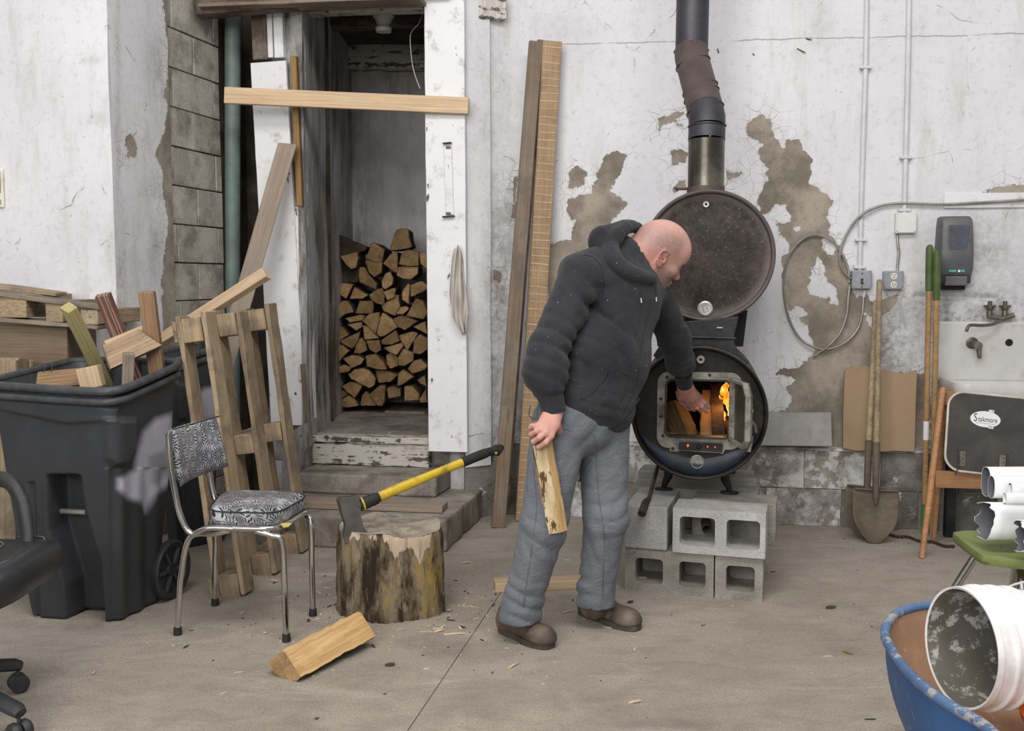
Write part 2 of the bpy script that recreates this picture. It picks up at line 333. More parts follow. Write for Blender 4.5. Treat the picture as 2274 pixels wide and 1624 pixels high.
MT['seam'] = plain('floor_seam_dirt', (0.15, 0.13, 0.105), 0.95)
def drum_mat():
    n = NT('sooty_drum_steel', 0.55, 0.25, 0.4); v = n.co(); r = n.at('rad')
    col = n.mix(n.ss(n.noise(v, 6, 9, 0.75), 0.35, 0.7), (0.010, 0.008, 0.007), (0.070, 0.050, 0.043))
    col = n.mix(n.ma('MULTIPLY', n.ss(n.noise(v, 90, 4, 0.7), 0.58, 0.72), 0.55), col, (0.30, 0.27, 0.22))
    col = n.mix(n.ma('MULTIPLY', n.ss(n.ma('ADD', r, n.ma('MULTIPLY', n.noise(v, 4, 5), 0.25)), 0.93, 1.1), 0.55), col, (0.20, 0.165, 0.155))
    n.set('Base Color', col); n.bump(n.noise(v, 60, 5), 0.2, 0.003); n.set('Roughness', n.ma('ADD', 0.4, n.ma('MULTIPLY', n.noise(v, 7, 5), 0.4))); return n.m
MT['drum'] = drum_mat()
MT['drum_black'] = plain('black_drum_end', (0.010, 0.009, 0.008), 0.5, 0.2, 0.2, dirt=(0.055, 0.045, 0.036), da=0.6)
MT['drum_blue'] = plain('blue_black_drum_end', (0.010, 0.016, 0.032), 0.4, 0.2, 0.4, dirt=(0.05, 0.045, 0.04), da=0.6)
MT['drum_side'] = plain('ribbed_drum_side', (0.10, 0.080, 0.068), 0.45, 0.4, 0.4, dirt=(0.25, 0.21, 0.18), da=0.35)
MT['cast'] = plain('black_cast_iron', (0.022, 0.022, 0.024), 0.5, 0.4, 0.3, dirt=(0.08, 0.075, 0.07), da=0.4)
MT['cast_grey'] = plain('ashy_cast_frame', (0.30, 0.285, 0.25), 0.7, 0.3, 0.3, dirt=(0.07, 0.055, 0.035), da=0.8, ds=14)
MT['door_iron'] = plain('rusty_door_iron', (0.085, 0.07, 0.05), 0.6, 0.4, 0.4, dirt=(0.25, 0.22, 0.18), da=0.4)
MT['silver'] = plain('dull_zinc', (0.42, 0.41, 0.39), 0.42, 0.7, 0.25, dirt=(0.15, 0.13, 0.11), da=0.5)
MT['pipe_dark'] = plain('blued_stove_pipe', (0.055, 0.055, 0.066), 0.5, 0.5, 0.2, dirt=(0.09, 0.08, 0.085), da=0.4)
MT['pipe_rust'] = plain('browned_stove_pipe', (0.115, 0.085, 0.078), 0.6, 0.4, 0.2, dirt=(0.07, 0.06, 0.06), da=0.4)
MT['pipe_low'] = plain('scorched_stove_pipe', (0.10, 0.09, 0.075), 0.32, 0.8, 0.4, vs=5, dirt=(0.28, 0.25, 0.2), da=0.5, ds=4)
MT['chrome'] = plain('worn_chrome', (0.62, 0.61, 0.59), 0.14, 1.0, 0.1, dirt=(0.25, 0.2, 0.15), da=0.3, bump=0.05)
MT['steel'] = plain('dusty_steel', (0.14, 0.115, 0.085), 0.8, 0.2, 0.25, dirt=(0.22, 0.185, 0.14), da=0.7, spec=0.15)
MT['axe_steel'] = plain('dark_axe_steel', (0.13, 0.125, 0.12), 0.5, 0.6, 0.3, dirt=(0.2, 0.18, 0.15), da=0.4)
MT['rod'] = plain('rusty_rod', (0.075, 0.06, 0.05), 0.6, 0.5, 0.3)
MT['nail'] = plain('grey_nail', (0.35, 0.35, 0.36), 0.4, 0.8)
MT['black_plastic'] = plain('black_plastic', (0.028, 0.029, 0.032), 0.5, 0, 0.2, dirt=(0.08, 0.075, 0.07), da=0.35)
MT['rubber'] = plain('black_rubber', (0.02, 0.02, 0.02), 0.7)
MT['yellow'] = plain('yellow_fibreglass', (0.66, 0.46, 0.03), 0.4, 0, 0.12, dirt=(0.13, 0.10, 0.04), da=0.7, ds=16)
MT['foam'] = plain('yellow_foam', (0.66, 0.50, 0.12), 0.9)
MT['green_grip'] = plain('olive_grip', (0.075, 0.115, 0.035), 0.55, dirt=(0.12, 0.13, 0.09), da=0.4)
MT['green_bright'] = plain('bright_green_ferrule', (0.06, 0.22, 0.04), 0.5)
MT['olive'] = plain('olive_green_plastic', (0.185, 0.225, 0.07), 0.6, 0, 0.15, dirt=(0.25, 0.26, 0.14), da=0.4)
MT['pvc_green'] = plain('grey_green_pipe', (0.165, 0.215, 0.20), 0.5, 0, 0.15, dirt=(0.09, 0.12, 0.11), da=0.4)
MT['white_metal'] = plain('white_enamel_gutter', (0.86, 0.87, 0.89), 0.35, 0, 0.03, bump=0)
MT['white_plastic'] = plain('white_bucket_plastic', (0.82, 0.81, 0.82), 0.4, 0, 0.05, dirt=(0.45, 0.42, 0.4), da=0.35, ds=14)
MT['conduit'] = plain('painted_conduit', (0.66, 0.66, 0.68), 0.5, 0, 0.05, dirt=(0.4, 0.38, 0.36), da=0.4)
MT['box_white'] = plain('painted_junction_box', (0.74, 0.74, 0.72), 0.5, 0, 0.05, dirt=(0.4, 0.37, 0.33), da=0.4)
MT['box_grey'] = plain('galvanised_box', (0.35, 0.36, 0.39), 0.4, 0.5, 0.2, dirt=(0.15, 0.14, 0.13), da=0.3)
MT['flex'] = plain('flexible_steel_conduit', (0.33, 0.31, 0.28), 0.45, 0.6, 0.25)
MT['ivory'] = plain('ivory_plastic', (0.72, 0.70, 0.58), 0.5)
MT['black'] = plain('dark_slot', (0.01, 0.01, 0.01), 0.8)
MT['porcelain'] = plain('dirty_porcelain', (0.62, 0.61, 0.59), 0.4, 0, 0.08, dirt=(0.33, 0.29, 0.24), da=0.65, ds=4)
MT['brass'] = plain('grimy_tap_metal', (0.17, 0.155, 0.125), 0.45, 0.7, 0.3)
MT['dispenser'] = plain('grey_dispenser_plastic', (0.105, 0.105, 0.115), 0.45, 0, 0.15, dirt=(0.2, 0.17, 0.15), da=0.4)
MT['dispenser_window'] = plain('smoky_window', (0.085, 0.09, 0.115), 0.25)
MT['teal'] = plain('teal_print', (0.08, 0.42, 0.38), 0.5)
MT['white'] = plain('white_print', (0.78, 0.78, 0.8), 0.6, var=0.03)
MT['ink'] = plain('black_ink', (0.03, 0.03, 0.035), 0.7)
MT['cardboard'] = plain('brown_cardboard', (0.36, 0.255, 0.155), 0.9, 0, 0.12, vs=3, dirt=(0.25, 0.175, 0.11), da=0.5, ds=3)
MT['paver'] = plain('grey_paver', (0.36, 0.345, 0.33), 0.9, 0, 0.12, dirt=(0.25, 0.22, 0.19), da=0.5)
MT['seat_under'] = plain('charcoal_seat_board', (0.055, 0.05, 0.048), 0.85, 0, 0.15, dirt=(0.2, 0.19, 0.15), da=0.15)
MT['piping'] = plain('cream_piping', (0.56, 0.53, 0.46), 0.6)
MT['lino'] = plain('black_vinyl_seat', (0.022, 0.022, 0.025), 0.38, 0, 0.15, vs=20, bs=140)
MT['seam_light'] = plain('seam_thread', (0.16, 0.16, 0.17), 0.7)
MT['rag'] = plain('beige_rag', (0.50, 0.455, 0.41), 0.95, 0, 0.1, bs=200)
MT['orange'] = plain('orange_plastic', (0.62, 0.12, 0.02), 0.5)
MT['bone'] = plain('white_wire', (0.6, 0.58, 0.54), 0.6)
MT['chip'] = plain('fresh_wood_chip', (0.62, 0.48, 0.33), 0.8, var=0.3, rand=True)
MT['chip_dark'] = plain('bark_crumb', (0.07, 0.055, 0.045), 0.9, var=0.3, rand=True)
# split firewood: pale split face, bark, end grain
def log_end():
    n = NT('log_end_grain', 0.85, 0, 0.15); v = n.co(rand=True)
    col = n.mix(n.ss(n.noise(v, 9, 7, 0.6), 0.3, 0.7), (0.22, 0.135, 0.062), (0.40, 0.265, 0.135)); col = n.mix(n.ma('MULTIPLY', n.ss(n.noise(v, 60, 4), 0.5, 0.7), 0.5), col, (0.18, 0.11, 0.055))
    col = n.mix(n.ma('MULTIPLY', n.ss(n.vor(v, 9, 'DISTANCE_TO_EDGE'), 0.02, 0.004), 0.5), col, (0.09, 0.055, 0.03))
    col = n.nd('ShaderNodeHueSaturation', {'Value': n.ma('ADD', 0.7, n.ma('MULTIPLY', n.nd('ShaderNodeObjectInfo').outputs['Random'], 0.6)), 'Color': col}).outputs[0]
    n.set('Base Color', col); n.bump(n.noise(v, 45, 5), 0.5, 0.004); return n.m
MT['log_end'] = log_end()
MT['log_split'] = wood('split_wood_face', (0.62, 0.42, 0.20), (0.40, 0.24, 0.10), knots=False, gs=1.3, bump=0.6)
MT['log_split_old'] = wood('aged_split_face', (0.30, 0.20, 0.10), (0.16, 0.10, 0.05), knots=False, gs=1.3, bump=0.6)
MT['bark'] = plain('dark_bark', (0.055, 0.042, 0.032), 0.95, 0, 0.4, vs=14, bump=0.9, bs=50, bd=0.01)
def birch(name, lo, hi):
    n = NT(name, 0.85, 0, 0.15); v = n.co(scale=(0.28, 1, 1), rand=True)
    col = n.mix(n.ss(n.noise(v, 11, 6), 0.35, 0.65), lo, hi); col = n.mix(n.ss(n.noise(v, 34, 8, 0.7, 1.2), 0.50, 0.56), col, (0.11, 0.06, 0.025))
    n.set('Base Color', col); n.bump(n.noise(v, 50, 6), 0.7, 0.005); return n.m
MT['bark_pale'] = birch('flaking_pale_bark', (0.45, 0.33, 0.15), (0.70, 0.60, 0.42))
def stump_bark():
    n = NT('stump_bark', 0.95, 0, 0.1); v = n.co(scale=(1, 1, 0.30)); pe = n.at('bare')
    col = n.mix(n.ss(n.noise(v, 9, 9, 0.75), 0.40, 0.60), (0.035, 0.025, 0.018), (0.25, 0.195, 0.125))
    col = n.mix(n.ma('MULTIPLY', n.ss(n.noise(v, 8, 7, 0.7), 0.57, 0.62), 0.75), col, (0.33, 0.23, 0.07))
    col = n.mix(n.ma('MULTIPLY', n.ss(n.noise(v, 30, 5), 0.6, 0.68), 0.5), col, (0.32, 0.28, 0.22))
    col = n.mix(n.ss(n.ma('ADD', pe, n.ma('MULTIPLY', n.ma('SUBTRACT', n.noise(n.co(scale=(1, 1, .22)), 20, 7, 0.6), 0.5), 2.2)), 0.48, 0.54), col, n.mix(n.noise(v, 14, 7), (0.36, 0.26, 0.18), (0.66, 0.54, 0.42)))
    n.set('Base Color', col); n.bump(n.noise(n.co(scale=(1, 1, 0.2)), 22, 8, 0.7), 0.9, 0.015); return n.m
MT['stump_bark'] = stump_bark()
MT['stump_top'] = plain('hacked_stump_top', (0.34, 0.29, 0.235), 0.95, 0, 0.25, vs=12, bump=0.9, bs=35, bd=0.01, dirt=(0.13, 0.11, 0.09), da=0.7, ds=9)
MT['charred'] = plain('charred_log', (0.03, 0.022, 0.016), 0.9, 0, 0.5, bump=0.8, bs=40, bd=0.01, dirt=(0.16, 0.10, 0.05), da=0.6)
MT['burn_wood'] = wood('firebox_plank', (0.42, 0.28, 0.15), (0.28, 0.18, 0.09), knots=False)
MT['burn_wood2'] = wood('firebox_split_log', (0.20, 0.14, 0.07), (0.09, 0.06, 0.03), knots=False, bump=0.7)
def fire():
    n = NT('flame', 1.0); v = n.co(scale=(1, 1, 0.6)); f = n.noise(v, 26, 4, 0.6, 0.8)
    n.set('Base Color', (0, 0, 0)); n.set('Emission Color', n.ramp(f, [(0.38, (1.0, 0.07, 0.0)), (0.5, (1.0, 0.25, 0.02)), (0.64, (1.0, 0.70, 0.28))])); n.set('Emission Strength', 2.6); return n.m
MT['fire'] = fire()
em = NT('ember'); em.set('Base Color', (0, 0, 0)).set('Emission Color', (1.0, 0.09, 0.015)).set('Emission Strength', 1.6); MT['ember'] = em.m
def denim():
    n = NT('grey_blue_denim', 0.9, 0, 0.15); v = n.co(); f = n.noise(v, 5, 6, 0.6)
    col = n.mix(n.ss(f, 0.3, 0.7), (0.105, 0.115, 0.135), (0.16, 0.173, 0.195)); col = n.mix(n.ma('MULTIPLY', n.ss(n.noise(v, 3.3, 6), 0.56, 0.72), 0.5), col, (0.26, 0.25, 0.24))
    col = n.mix(n.ma('MULTIPLY', n.noise(n.co(scale=(1, 1, 3)), 420, 2), 0.35), col, (0.26, 0.27, 0.29))
    n.set('Base Color', col); n.set('Sheen Weight', 0.08); n.bump(n.ma('ADD', n.ma('MULTIPLY', n.noise(v, 300, 2), 0.2), n.noise(n.co(scale=(1, 1, 1.6)), 11, 5, 0.6, 0.8)), 0.8, 0.016); return n.m
MT['denim'] = denim()
MT['denim_seam'] = plain('denim_seam', (0.115, 0.125, 0.145), 0.9)
def hoodie_mat(name, k=1.0):
    n = NT(name, 0.95, 0, 0.1); v = n.co(); f = n.noise(v, 4, 6)
    col = n.mix(n.ss(f, 0.3, 0.7), (0.018 * k, 0.019 * k, 0.023 * k), (0.038 * k, 0.039 * k, 0.045 * k)); col = n.mix(n.ma('MULTIPLY', n.noise(v, 380, 2), 0.25), col, (0.065, 0.065, 0.07))
    col = n.mix(n.ss(n.noise(v, 130, 2, 0.3), 0.765, 0.80), col, (0.45, 0.42, 0.36))
    n.set('Base Color', col); n.set('Sheen Weight', 0.12); n.bump(n.ma('ADD', n.ma('MULTIPLY', n.noise(v, 300, 2), 0.2), n.noise(v, 9, 4, 0.6, 0.9)), 0.65, 0.018); return n.m
MT['hoodie'] = hoodie_mat('charcoal_sweatshirt'); MT['rib'] = hoodie_mat('charcoal_ribbing', 0.8)
def skin():
    n = NT('skin', 0.48, 0, 0.4); v = n.co(); st = n.at('stubble'); rd = n.at('red')
    col = n.mix(n.noise(v, 9, 5), (0.54, 0.29, 0.235), (0.64, 0.375, 0.315)); col = n.mix(n.ma('MULTIPLY', rd, 0.6), col, (0.50, 0.17, 0.13))
    dots = n.ma('ADD', 0.55, n.ma('MULTIPLY', n.ss(n.noise(v, 330, 2), 0.4, 0.6), 0.5))
    col = n.mix(n.ma('MULTIPLY', n.ma('MULTIPLY', st, dots), 1.0, True), col, (0.13, 0.10, 0.10))
    n.set('Base Color', col); n.set('Subsurface Weight', 0.08); n.set('Subsurface Radius', (0.02, 0.008, 0.005)); n.set('Subsurface Scale', 0.3)
    n.bump(n.noise(v, 160, 4), 0.12, 0.003); return n.m
MT['skin'] = skin()
MT['eye'] = plain('dark_lash_hair', (0.09, 0.06, 0.05), 0.8)  # dark hair tone for the lash lines
MT['boot'] = plain('dusty_brown_leather', (0.085, 0.06, 0.045), 0.6, 0, 0.3, dirt=(0.20, 0.165, 0.13), da=0.7, ds=7)
MT['sole'] = plain('boot_sole', (0.06, 0.05, 0.042), 0.8, dirt=(0.16, 0.14, 0.11), da=0.5)
def vinyl():
    n = NT('leaf_print_vinyl', 0.35, 0, 0.45); sx = 17.0
    uv = n.nd('ShaderNodeMapping', {'Vector': n.nd('ShaderNodeTexCoord').outputs['UV'], 'Scale': (sx, sx, sx)}).outputs[0]
    vo = n.nd('ShaderNodeTexVoronoi', {'Vector': uv, 'Scale': 1.0, 'Randomness': 0.55}, voronoi_dimensions='2D', feature='F1')
    d = n.nd('ShaderNodeVectorMath', {0: uv, 1: vo.outputs['Position']}, operation='SUBTRACT').outputs[0]
    xyz = n.nd('ShaderNodeSeparateXYZ', {0: d}); an = n.ma('ARCTAN2', xyz.outputs[1], xyz.outputs[0]); dist = vo.outputs['Distance']
    pet = n.ma('SINE', n.ma('MULTIPLY', an, 14.0)); th = n.ma('ADD', -0.30, n.ma('MULTIPLY', n.ma('ABSOLUTE', n.ma('SUBTRACT', dist, 0.30)), 3.4))
    leaf = n.ss(n.ma('SUBTRACT', pet, th), -0.08, 0.08); leaf = n.ma('MULTIPLY', leaf, n.ss(dist, 0.03, 0.07))
    bg = n.mix(n.ss(n.noise(uv, 0.35, 2), 0.45, 0.55), (0.50, 0.50, 0.53), (0.28, 0.28, 0.30))
    n.set('Base Color', n.mix(leaf, bg, (0.03, 0.03, 0.035))); return n.m
MT['vinyl'] = vinyl()
def bin_mat():
    n = NT('dark_bin_plastic', 0.55, 0, 0.35); v = n.co(); s_ = n.at('spray')
    col = n.mix(n.ss(n.noise(v, 3, 5), 0.3, 0.7), (0.024, 0.027, 0.032), (0.04, 0.044, 0.05)); col = n.mix(n.ma('MULTIPLY', n.noise(v, 200, 3), 0.35), col, (0.09, 0.09, 0.09))
    col = n.mix(n.ma('MULTIPLY', s_, n.ma('ADD', 0.75, n.ma('MULTIPLY', n.noise(v, 20, 4), 0.3)), True), col, (0.56, 0.56, 0.66)); n.set('Base Color', col); n.bump(n.noise(v, 200, 3), 0.15, 0.002); return n.m
MT['bin'] = bin_mat()
MT['bin_rim'] = plain('scuffed_grey_rim', (0.060, 0.063, 0.068), 0.5, 0, 0.25, vs=20)
MT['gutter_in'] = plain('shaded_gutter_inside', (0.16, 0.165, 0.185), 0.5, 0, 0.1)  # darker grey than the outside, to paint the shade within the pipe mouths
def barrow(name, a, b, lo=0.56):
    n = NT(name, 0.5, 0, 0.4); v = n.co(); f = n.noise(v, 18, 9, 0.75)
    col = n.mix(n.ss(n.noise(v, 4, 5), 0.3, 0.7), a, tuple(x * 1.5 for x in a)); col = n.mix(n.ss(f, lo, lo + 0.07), col, b); n.set('Base Color', col); n.bump(f, 0.3, 0.003); return n.m
MT['barrow_blue'] = barrow('chipped_blue_paint', (0.022, 0.075, 0.20), (0.30, 0.32, 0.33), 0.62)
MT['barrow_in'] = barrow('cement_crusted_tray', (0.33, 0.205, 0.13), (0.52, 0.44, 0.36), 0.58)
MT['barrow_rim'] = barrow('worn_tray_rim', (0.06, 0.11, 0.21), (0.34, 0.32, 0.30), 0.51)
MT['bucket_in'] = barrow('mortar_crusted_bucket', (0.13, 0.12, 0.10), (0.52, 0.51, 0.48), 0.52)
# ---------------------------------------------------------------- the setting
def proj(P):
    P = np.asarray(P, dtype=float); x = P[:, 0]; y = P[:, 1]; z = P[:, 2] - CH
    dp = y * CP - z * SP; up = y * SP + z * CP
    return 1137 + FPX * x / dp, 812 - FPX * up / dp
def sdpoly(px, py, poly):
    p = np.array(poly, float); q = np.roll(p, -1, 0); d = np.full(px.shape, 1e9); ins = np.zeros(px.shape, bool)
    for (ax, ay), (bx, by) in zip(p, q):
        ex, ey = bx - ax, by - ay; L = ex * ex + ey * ey + 1e-9
        t = np.clip(((px - ax) * ex + (py - ay) * ey) / L, 0, 1); d = np.minimum(d, np.hypot(px - ax - t * ex, py - ay - t * ey))
        c = ((ay > py) != (by > py)) & (px < ex * (py - ay) / (ey + (abs(ey) < 1e-9) * 1e-9) + ax); ins ^= c
    return np.where(ins, -d, d)
def Z5(pts): return [(1680 + x / 3.69, 400 + y / 3.69) for x, y in pts]
BARE = [
 [(1657,279),(1685,255),(1700,262),(1710,262),(1711,284),(1724,309),(1741,328),(1744,316),(1754,312),(1774,311),(1787,329),(1800,352),(1802,379),(1795,406),(1819,419),(1838,436),(1853,446),(1843,465),(1832,481),(1845,495),(1838,519),(1860,540),(1872,570),(1883,600),(1895,650),(1913,674),(1912,698),(1926,706),(1936,735),(1942,800),(1955,830),(2060,830),(2070,900),(2060,995),(1850,995),(1700,992),(1708,925),(1735,910),(1754,905),(1760,883),(1742,863),(1769,845),(1742,833),(1724,832),(1742,818),(1777,815),(1798,798),(1807,775),(1794,739),(1783,720),(1759,706),(1745,663),(1737,614),(1734,570),(1750,562),(1753,541),(1728,515),(1722,495),(1712,480),(1692,472),(1680,452),(1693,422),(1697,406),(1716,409),(1701,387),(1704,374),(1686,352),(1685,333),(1695,322),(1670,309),(1657,290)],
 [(1345,345),(1365,333),(1390,345),(1383,372),(1366,400),(1358,425),(1396,452),(1372,480),(1350,500),(1400,490),(1425,560),(1300,640),(1222,720),(1215,545),(1268,530),(1278,492),(1255,470),(1262,445),(1310,430),(1325,400),(1332,372)],
 [(1265,375),(1285,368),(1303,385),(1292,412),(1262,420)], [(1462,268),(1500,247),(1522,250),(1505,262),(1480,275),(1463,292)],
 [(1492,335),(1515,333),(1527,345),(1524,358),(1500,368),(1490,372)], [(1493,420),(1505,404),(1522,404),(1524,425)], [(1648,385),(1612,382),(1618,410),(1606,414)],
 [(2180,428),(2230,410),(2320,418),(2320,432)], [(1500,270),(1515,270),(1516,284),(1504,283)], [(1142,400),(1150,380),(1148,470),(1140,490)], [(1103,600),(1118,612),(1116,628),(1104,620)],
 [(1905,660),(1925,655),(1945,690),(1960,668),(1998,652),(1992,678),(1975,690),(1952,706),(1930,700)]]
KEEP = [Z5(p) for p in ([(160,200),(240,205),(285,280),(280,345),(220,355),(150,330),(40,310),(100,260)], [(530,480),(575,480),(665,540),(670,590),(580,615),(540,560)],
 [(480,640),(515,635),(565,700),(550,770),(600,830),(650,890),(670,1020),(600,1010),(590,970),(440,940),(410,850),(440,790),(430,720),(480,700)],
 [(290,1030),(400,1050),(415,1110),(300,1135)], [(340,1190),(420,1190),(450,1290),(470,1370),(440,1470),(350,1480),(310,1420),(390,1300)], [(290,390),(340,385),(350,420),(320,425)])]
GRIME_SHADE = [(2150,700,190,70,.75),(2160,560,120,90,.42),(1985,760,75,110,.65),(1900,1100,330,110,.35),(2250,630,60,60,.3),(1110,700,34,330,.62),(1135,1000,60,160,.8),(1100,250,60,220,.22),(1250,80,60,60,.15),
 (1130,500,26,160,.45),(1240,1050,130,110,.6),(1815,60,40,60,.16),(2274,480,120,30,.2),(2100,840,50,60,.6),(1540,960,170,80,.3),(2235,960,190,120,.7),(2060,930,40,200,.5)]  # entries below the sink paint its shade onto the wall
def bumps(px, py, L):
    g = np.zeros(px.shape)
    for x, y, rx, ry, a in L: g = np.maximum(g, a * np.exp(-((px - x) / rx) ** 2 - ((py - y) / ry) ** 2))
    return g
def grid_wall(name, A, B, z0, z1, st, mat, kind='structure', peel=True, disp=None, parent=None, gadd=0.0):
    """vertical sheet from plan point A to plan point B, facing left-hand side of A->B reversed (towards the camera)"""
    A, B = V(A), V(B); n = max(1, int((B - A).length / st)); k = max(1, int((z1 - z0) / st))
    t, z = np.meshgrid(np.linspace(0, 1, n + 1), np.linspace(z0, z1, k + 1)); t = t.ravel(); z = z.ravel()
    P = np.stack([A.x + (B.x - A.x) * t, A.y + (B.y - A.y) * t, z], 1); px, py = proj(P)
    N = V((B.y - A.y, -(B.x - A.x), 0)).normalized()
    if disp is not None: P = P + np.outer(disp(P, px, py), np.array(N))
    i = np.arange(n)[None, :] + (n + 1) * np.arange(k)[:, None]; i = i.ravel()
    me = bpy.data.meshes.new(name); me.from_pydata(P.tolist(), [], np.stack([i, i + 1, i + n + 2, i + n + 1], 1).tolist()); me.materials.append(mat)
    me.polygons.foreach_set('use_smooth', [True] * len(me.polygons))
    o = link(name, me, parent); tag(o, kind=kind if parent is None else None)
    if peel:
        sd = np.full(px.shape, 1e3)
        for q in BARE: sd = np.minimum(sd, sdpoly(px, py, q))
        for q in KEEP: sd = np.maximum(sd, -sdpoly(px, py, q))
        fattr(o, 'peel', np.clip(sd / 400, -1, 1)); fattr(o, 'grime', np.clip(bumps(px, py, GRIME_SHADE) + gadd, 0, 1))  # grime here also carries the painted shade below the sink
    return o
def soft(P, px, py):   # uneven hand-laid plaster
    x, z = P[:, 0], P[:, 2]
    return 0.006 * np.sin(3.1 * x + 1.7 * np.sin(2.3 * z)) * np.sin(2.7 * z + 0.8 * x) + 0.003 * np.sin(11 * x + 2 * z) * np.sin(9 * z - 3 * x)
# floor: dirt bed with two poured slabs, the joint between them open
fb = MB().box((0, 4.0, -0.06), (14, 11, 0.08)); floor = tag(fb.build('floor', MT['seam'], frame=M()), kind='structure')
j0, j1 = PF(1130, 1290), PF(905, 1624); jd = (j1 - j0).normalized(); a0 = j0 - jd * 3; a1 = j0 + jd * 12; q = V((-jd.y, jd.x, 0)) * 0.0016
def slab(p0, p1, side):
    if side < 0: pts = [p0 - q, V((-7, p0.y + 3, 0)), V((-7, -2, 0)), p1 - q]
    else: pts = [p0 + q, p1 + q, V((7, -2, 0)), V((7, p0.y + 3, 0))]
    MB().prism([V((p.x, p.y, 0)) for p in pts], (0, 0, -0.03)).build('slab', MT['floor'], floor)
sgn = 1 if q.x > 0 else -1
if sgn < 0: q = -q
slab(a0, a1, -1); slab(a0, a1, 1)
WB = 0.06   # the wall stands this much behind its footing
sL = S(1090, 600, -WB)[0]; sC = sL - 0.10
A_, B_ = WR(sL, -WB, 0), WR(3.6, -WB, 0)
def wdisp(P, px, py):
    r = soft(P, px, py)
    # plaster sweeps forward towards the doorway casing at its left end
    k = np.clip(1 - (P[:, 0] - A_.x) / 0.30, 0, 1); r = r + 0.12 * k ** 3
    r -= 0.02 * np.clip(-sdpoly(px, py, [(2030,652),(2218,655),(2218,672),(2030,668)]) / 3, 0, 1)
    r -= 0.014 * np.clip(-sdpoly(px, py, [(2003,660),(2012,655),(2006,840),(1995,840)]) / 2, 0, 1)
    return r
wall_back = grid_wall('wall_back', A_, B_, 0.36, 3.6, 0.012, MT['plaster'], disp=wdisp)
# footing courses: real blocks with open joints, proud of the wall
for r_ in range(2):
    z0, z1 = (0.0, 0.205) if r_ == 0 else (0.210, 0.418); s = sL - 0.05 - 0.2 * r_; k = 0
    while s < 3.4:
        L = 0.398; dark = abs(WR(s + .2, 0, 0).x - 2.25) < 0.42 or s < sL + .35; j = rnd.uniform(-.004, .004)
        b = MB().box((0, 0, 0), (L, 0.14, z1 - z0)); fr = M((U, W, UP)).transposed().to_4x4(); fr.translation = WR(s + L / 2, -0.07 + j, (z0 + z1) / 2)
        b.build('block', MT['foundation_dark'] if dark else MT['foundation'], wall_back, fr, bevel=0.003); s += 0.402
MB().hexa([WR(sL - .1, -0.012, 0), WR(3.5, -0.012, 0), WR(3.5, -.15, 0), WR(sL - .1, -.15, 0), WR(sL - .1, -0.012, .415), WR(3.5, -0.012, .415), WR(3.5, -.15, .415), WR(sL - .1, -.15, .415)]).build('mortar', MT['foundation'], wall_back)
MB().hexa([WR(sL - .1, .004, .42), WR(3.5, .004, .42), WR(3.5, -.13, .42), WR(sL - .1, -.13, .42), WR(sL - .1, -.01, .432), WR(3.5, -.01, .432), WR(3.5, -.13, .445), WR(sL - .1, -.13, .445)]).build('mortar_cap', MT['foundation'], wall_back)
# left pier: bright front, long return face, bare block beyond the plaster
def LX(Y): return -1.8 + 0.257 * (Y - 5.4)
c0 = V((LX(4.88), 4.88, 0)); Uf = V((math.cos(YAW), -math.sin(YAW), 0))
wall_left = grid_wall('wall_left', c0 - Uf * 3.2 , c0, 0, 3.7, 0.03, MT['plaster'], disp=soft, peel=False)
P = np.array([tuple(v.co) for v in wall_left.data.vertices]); px, py = proj(P)
fattr(wall_left, 'peel', np.full(len(P), 1.0)); fattr(wall_left, 'grime', np.clip(bumps(px, py, [(60,160,60,30,.05),(205,130,20,10,.25),(215,265,20,12,.3),(250,560,20,60,.22),(160,500,60,60,.05),(110,700,300,40,.06)]) + .015, 0, 1))
yA, yB, yC = 4.88, 5.36, 5.84
ret = grid_wall('plaster_return', (LX(yA), yA, 0), (LX(yB), yB, 0), 0, 3.7, 0.012, MT['plaster'], peel=False, parent=wall_left, disp=soft)
P = np.array([tuple(v.co) for v in ret.data.vertices]); px, py = proj(P)
edge = 9 + np.interp(py, [0,60,100,160,215,235,290,330,345,380,430,470,490,540,620,700,900,1624], [352,358,366,364,356,362,358,342,338,352,356,358,366,358,352,352,350,350])
sd = np.minimum((edge - px) / 330, 1)
sd = np.minimum(sd, sdpoly(px, py, [(281,305),(290,299),(302,308),(305,330),(298,350),(283,352)]) / 400)
fattr(ret, 'peel', sd); fattr(ret, 'grime', np.clip(bumps(px, py, [(335,420,30,30,.3),(345,150,22,60,.35),(300,600,60,60,.15),(270,640,14,130,.4),(262,300,8,400,.25),(345,560,20,90,.3)]) + .04, 0, 1))
bd = V((LX(yC) - LX(yB), yC - yB, 0)).normalized(); bn = V((bd.y, -bd.x, 0))
zc = 0.0; row = 0
while zc < 3.6:
    h = 0.198; y = yB - 0.14 - (0.2 if row % 2 else 0.0); k = 0
    while y < yC:
        L = 0.39; y1 = min(y + L, yC + .03); y0 = max(y, yB - .10)
        if y1 - y0 > .05:
            p0 = V((LX(y0), y0, 0)) + bd * .004; p1 = V((LX(y1), y1, 0)); off = -0.012 + rnd.uniform(-.004, .003); fr = frame_from((p0 + p1) / 2 + bn * (off - .06) + UP * (zc + h / 2), bd, UP)
            MB().box((0, 0, 0), ((p1 - p0).length, .12, h + .004 - rnd.uniform(0, .003))).build('block', MT['bare_block'], wall_left, fr, bevel=0.004)
        y = y1 + .005
    zc += 0.207; row += 1
pm = [V((LX(yB - .1), yB - .1, 0)), V((LX(yC), yC, 0)), V((LX(yC), yC, 0)) - bn * .1, V((LX(yB - .1), yB - .1, 0)) - bn * .1]
MB().prism([p - bn * .028 for p in pm], (0, 0, 3.6)).build('mortar', MT['mortar_dark'], wall_left)
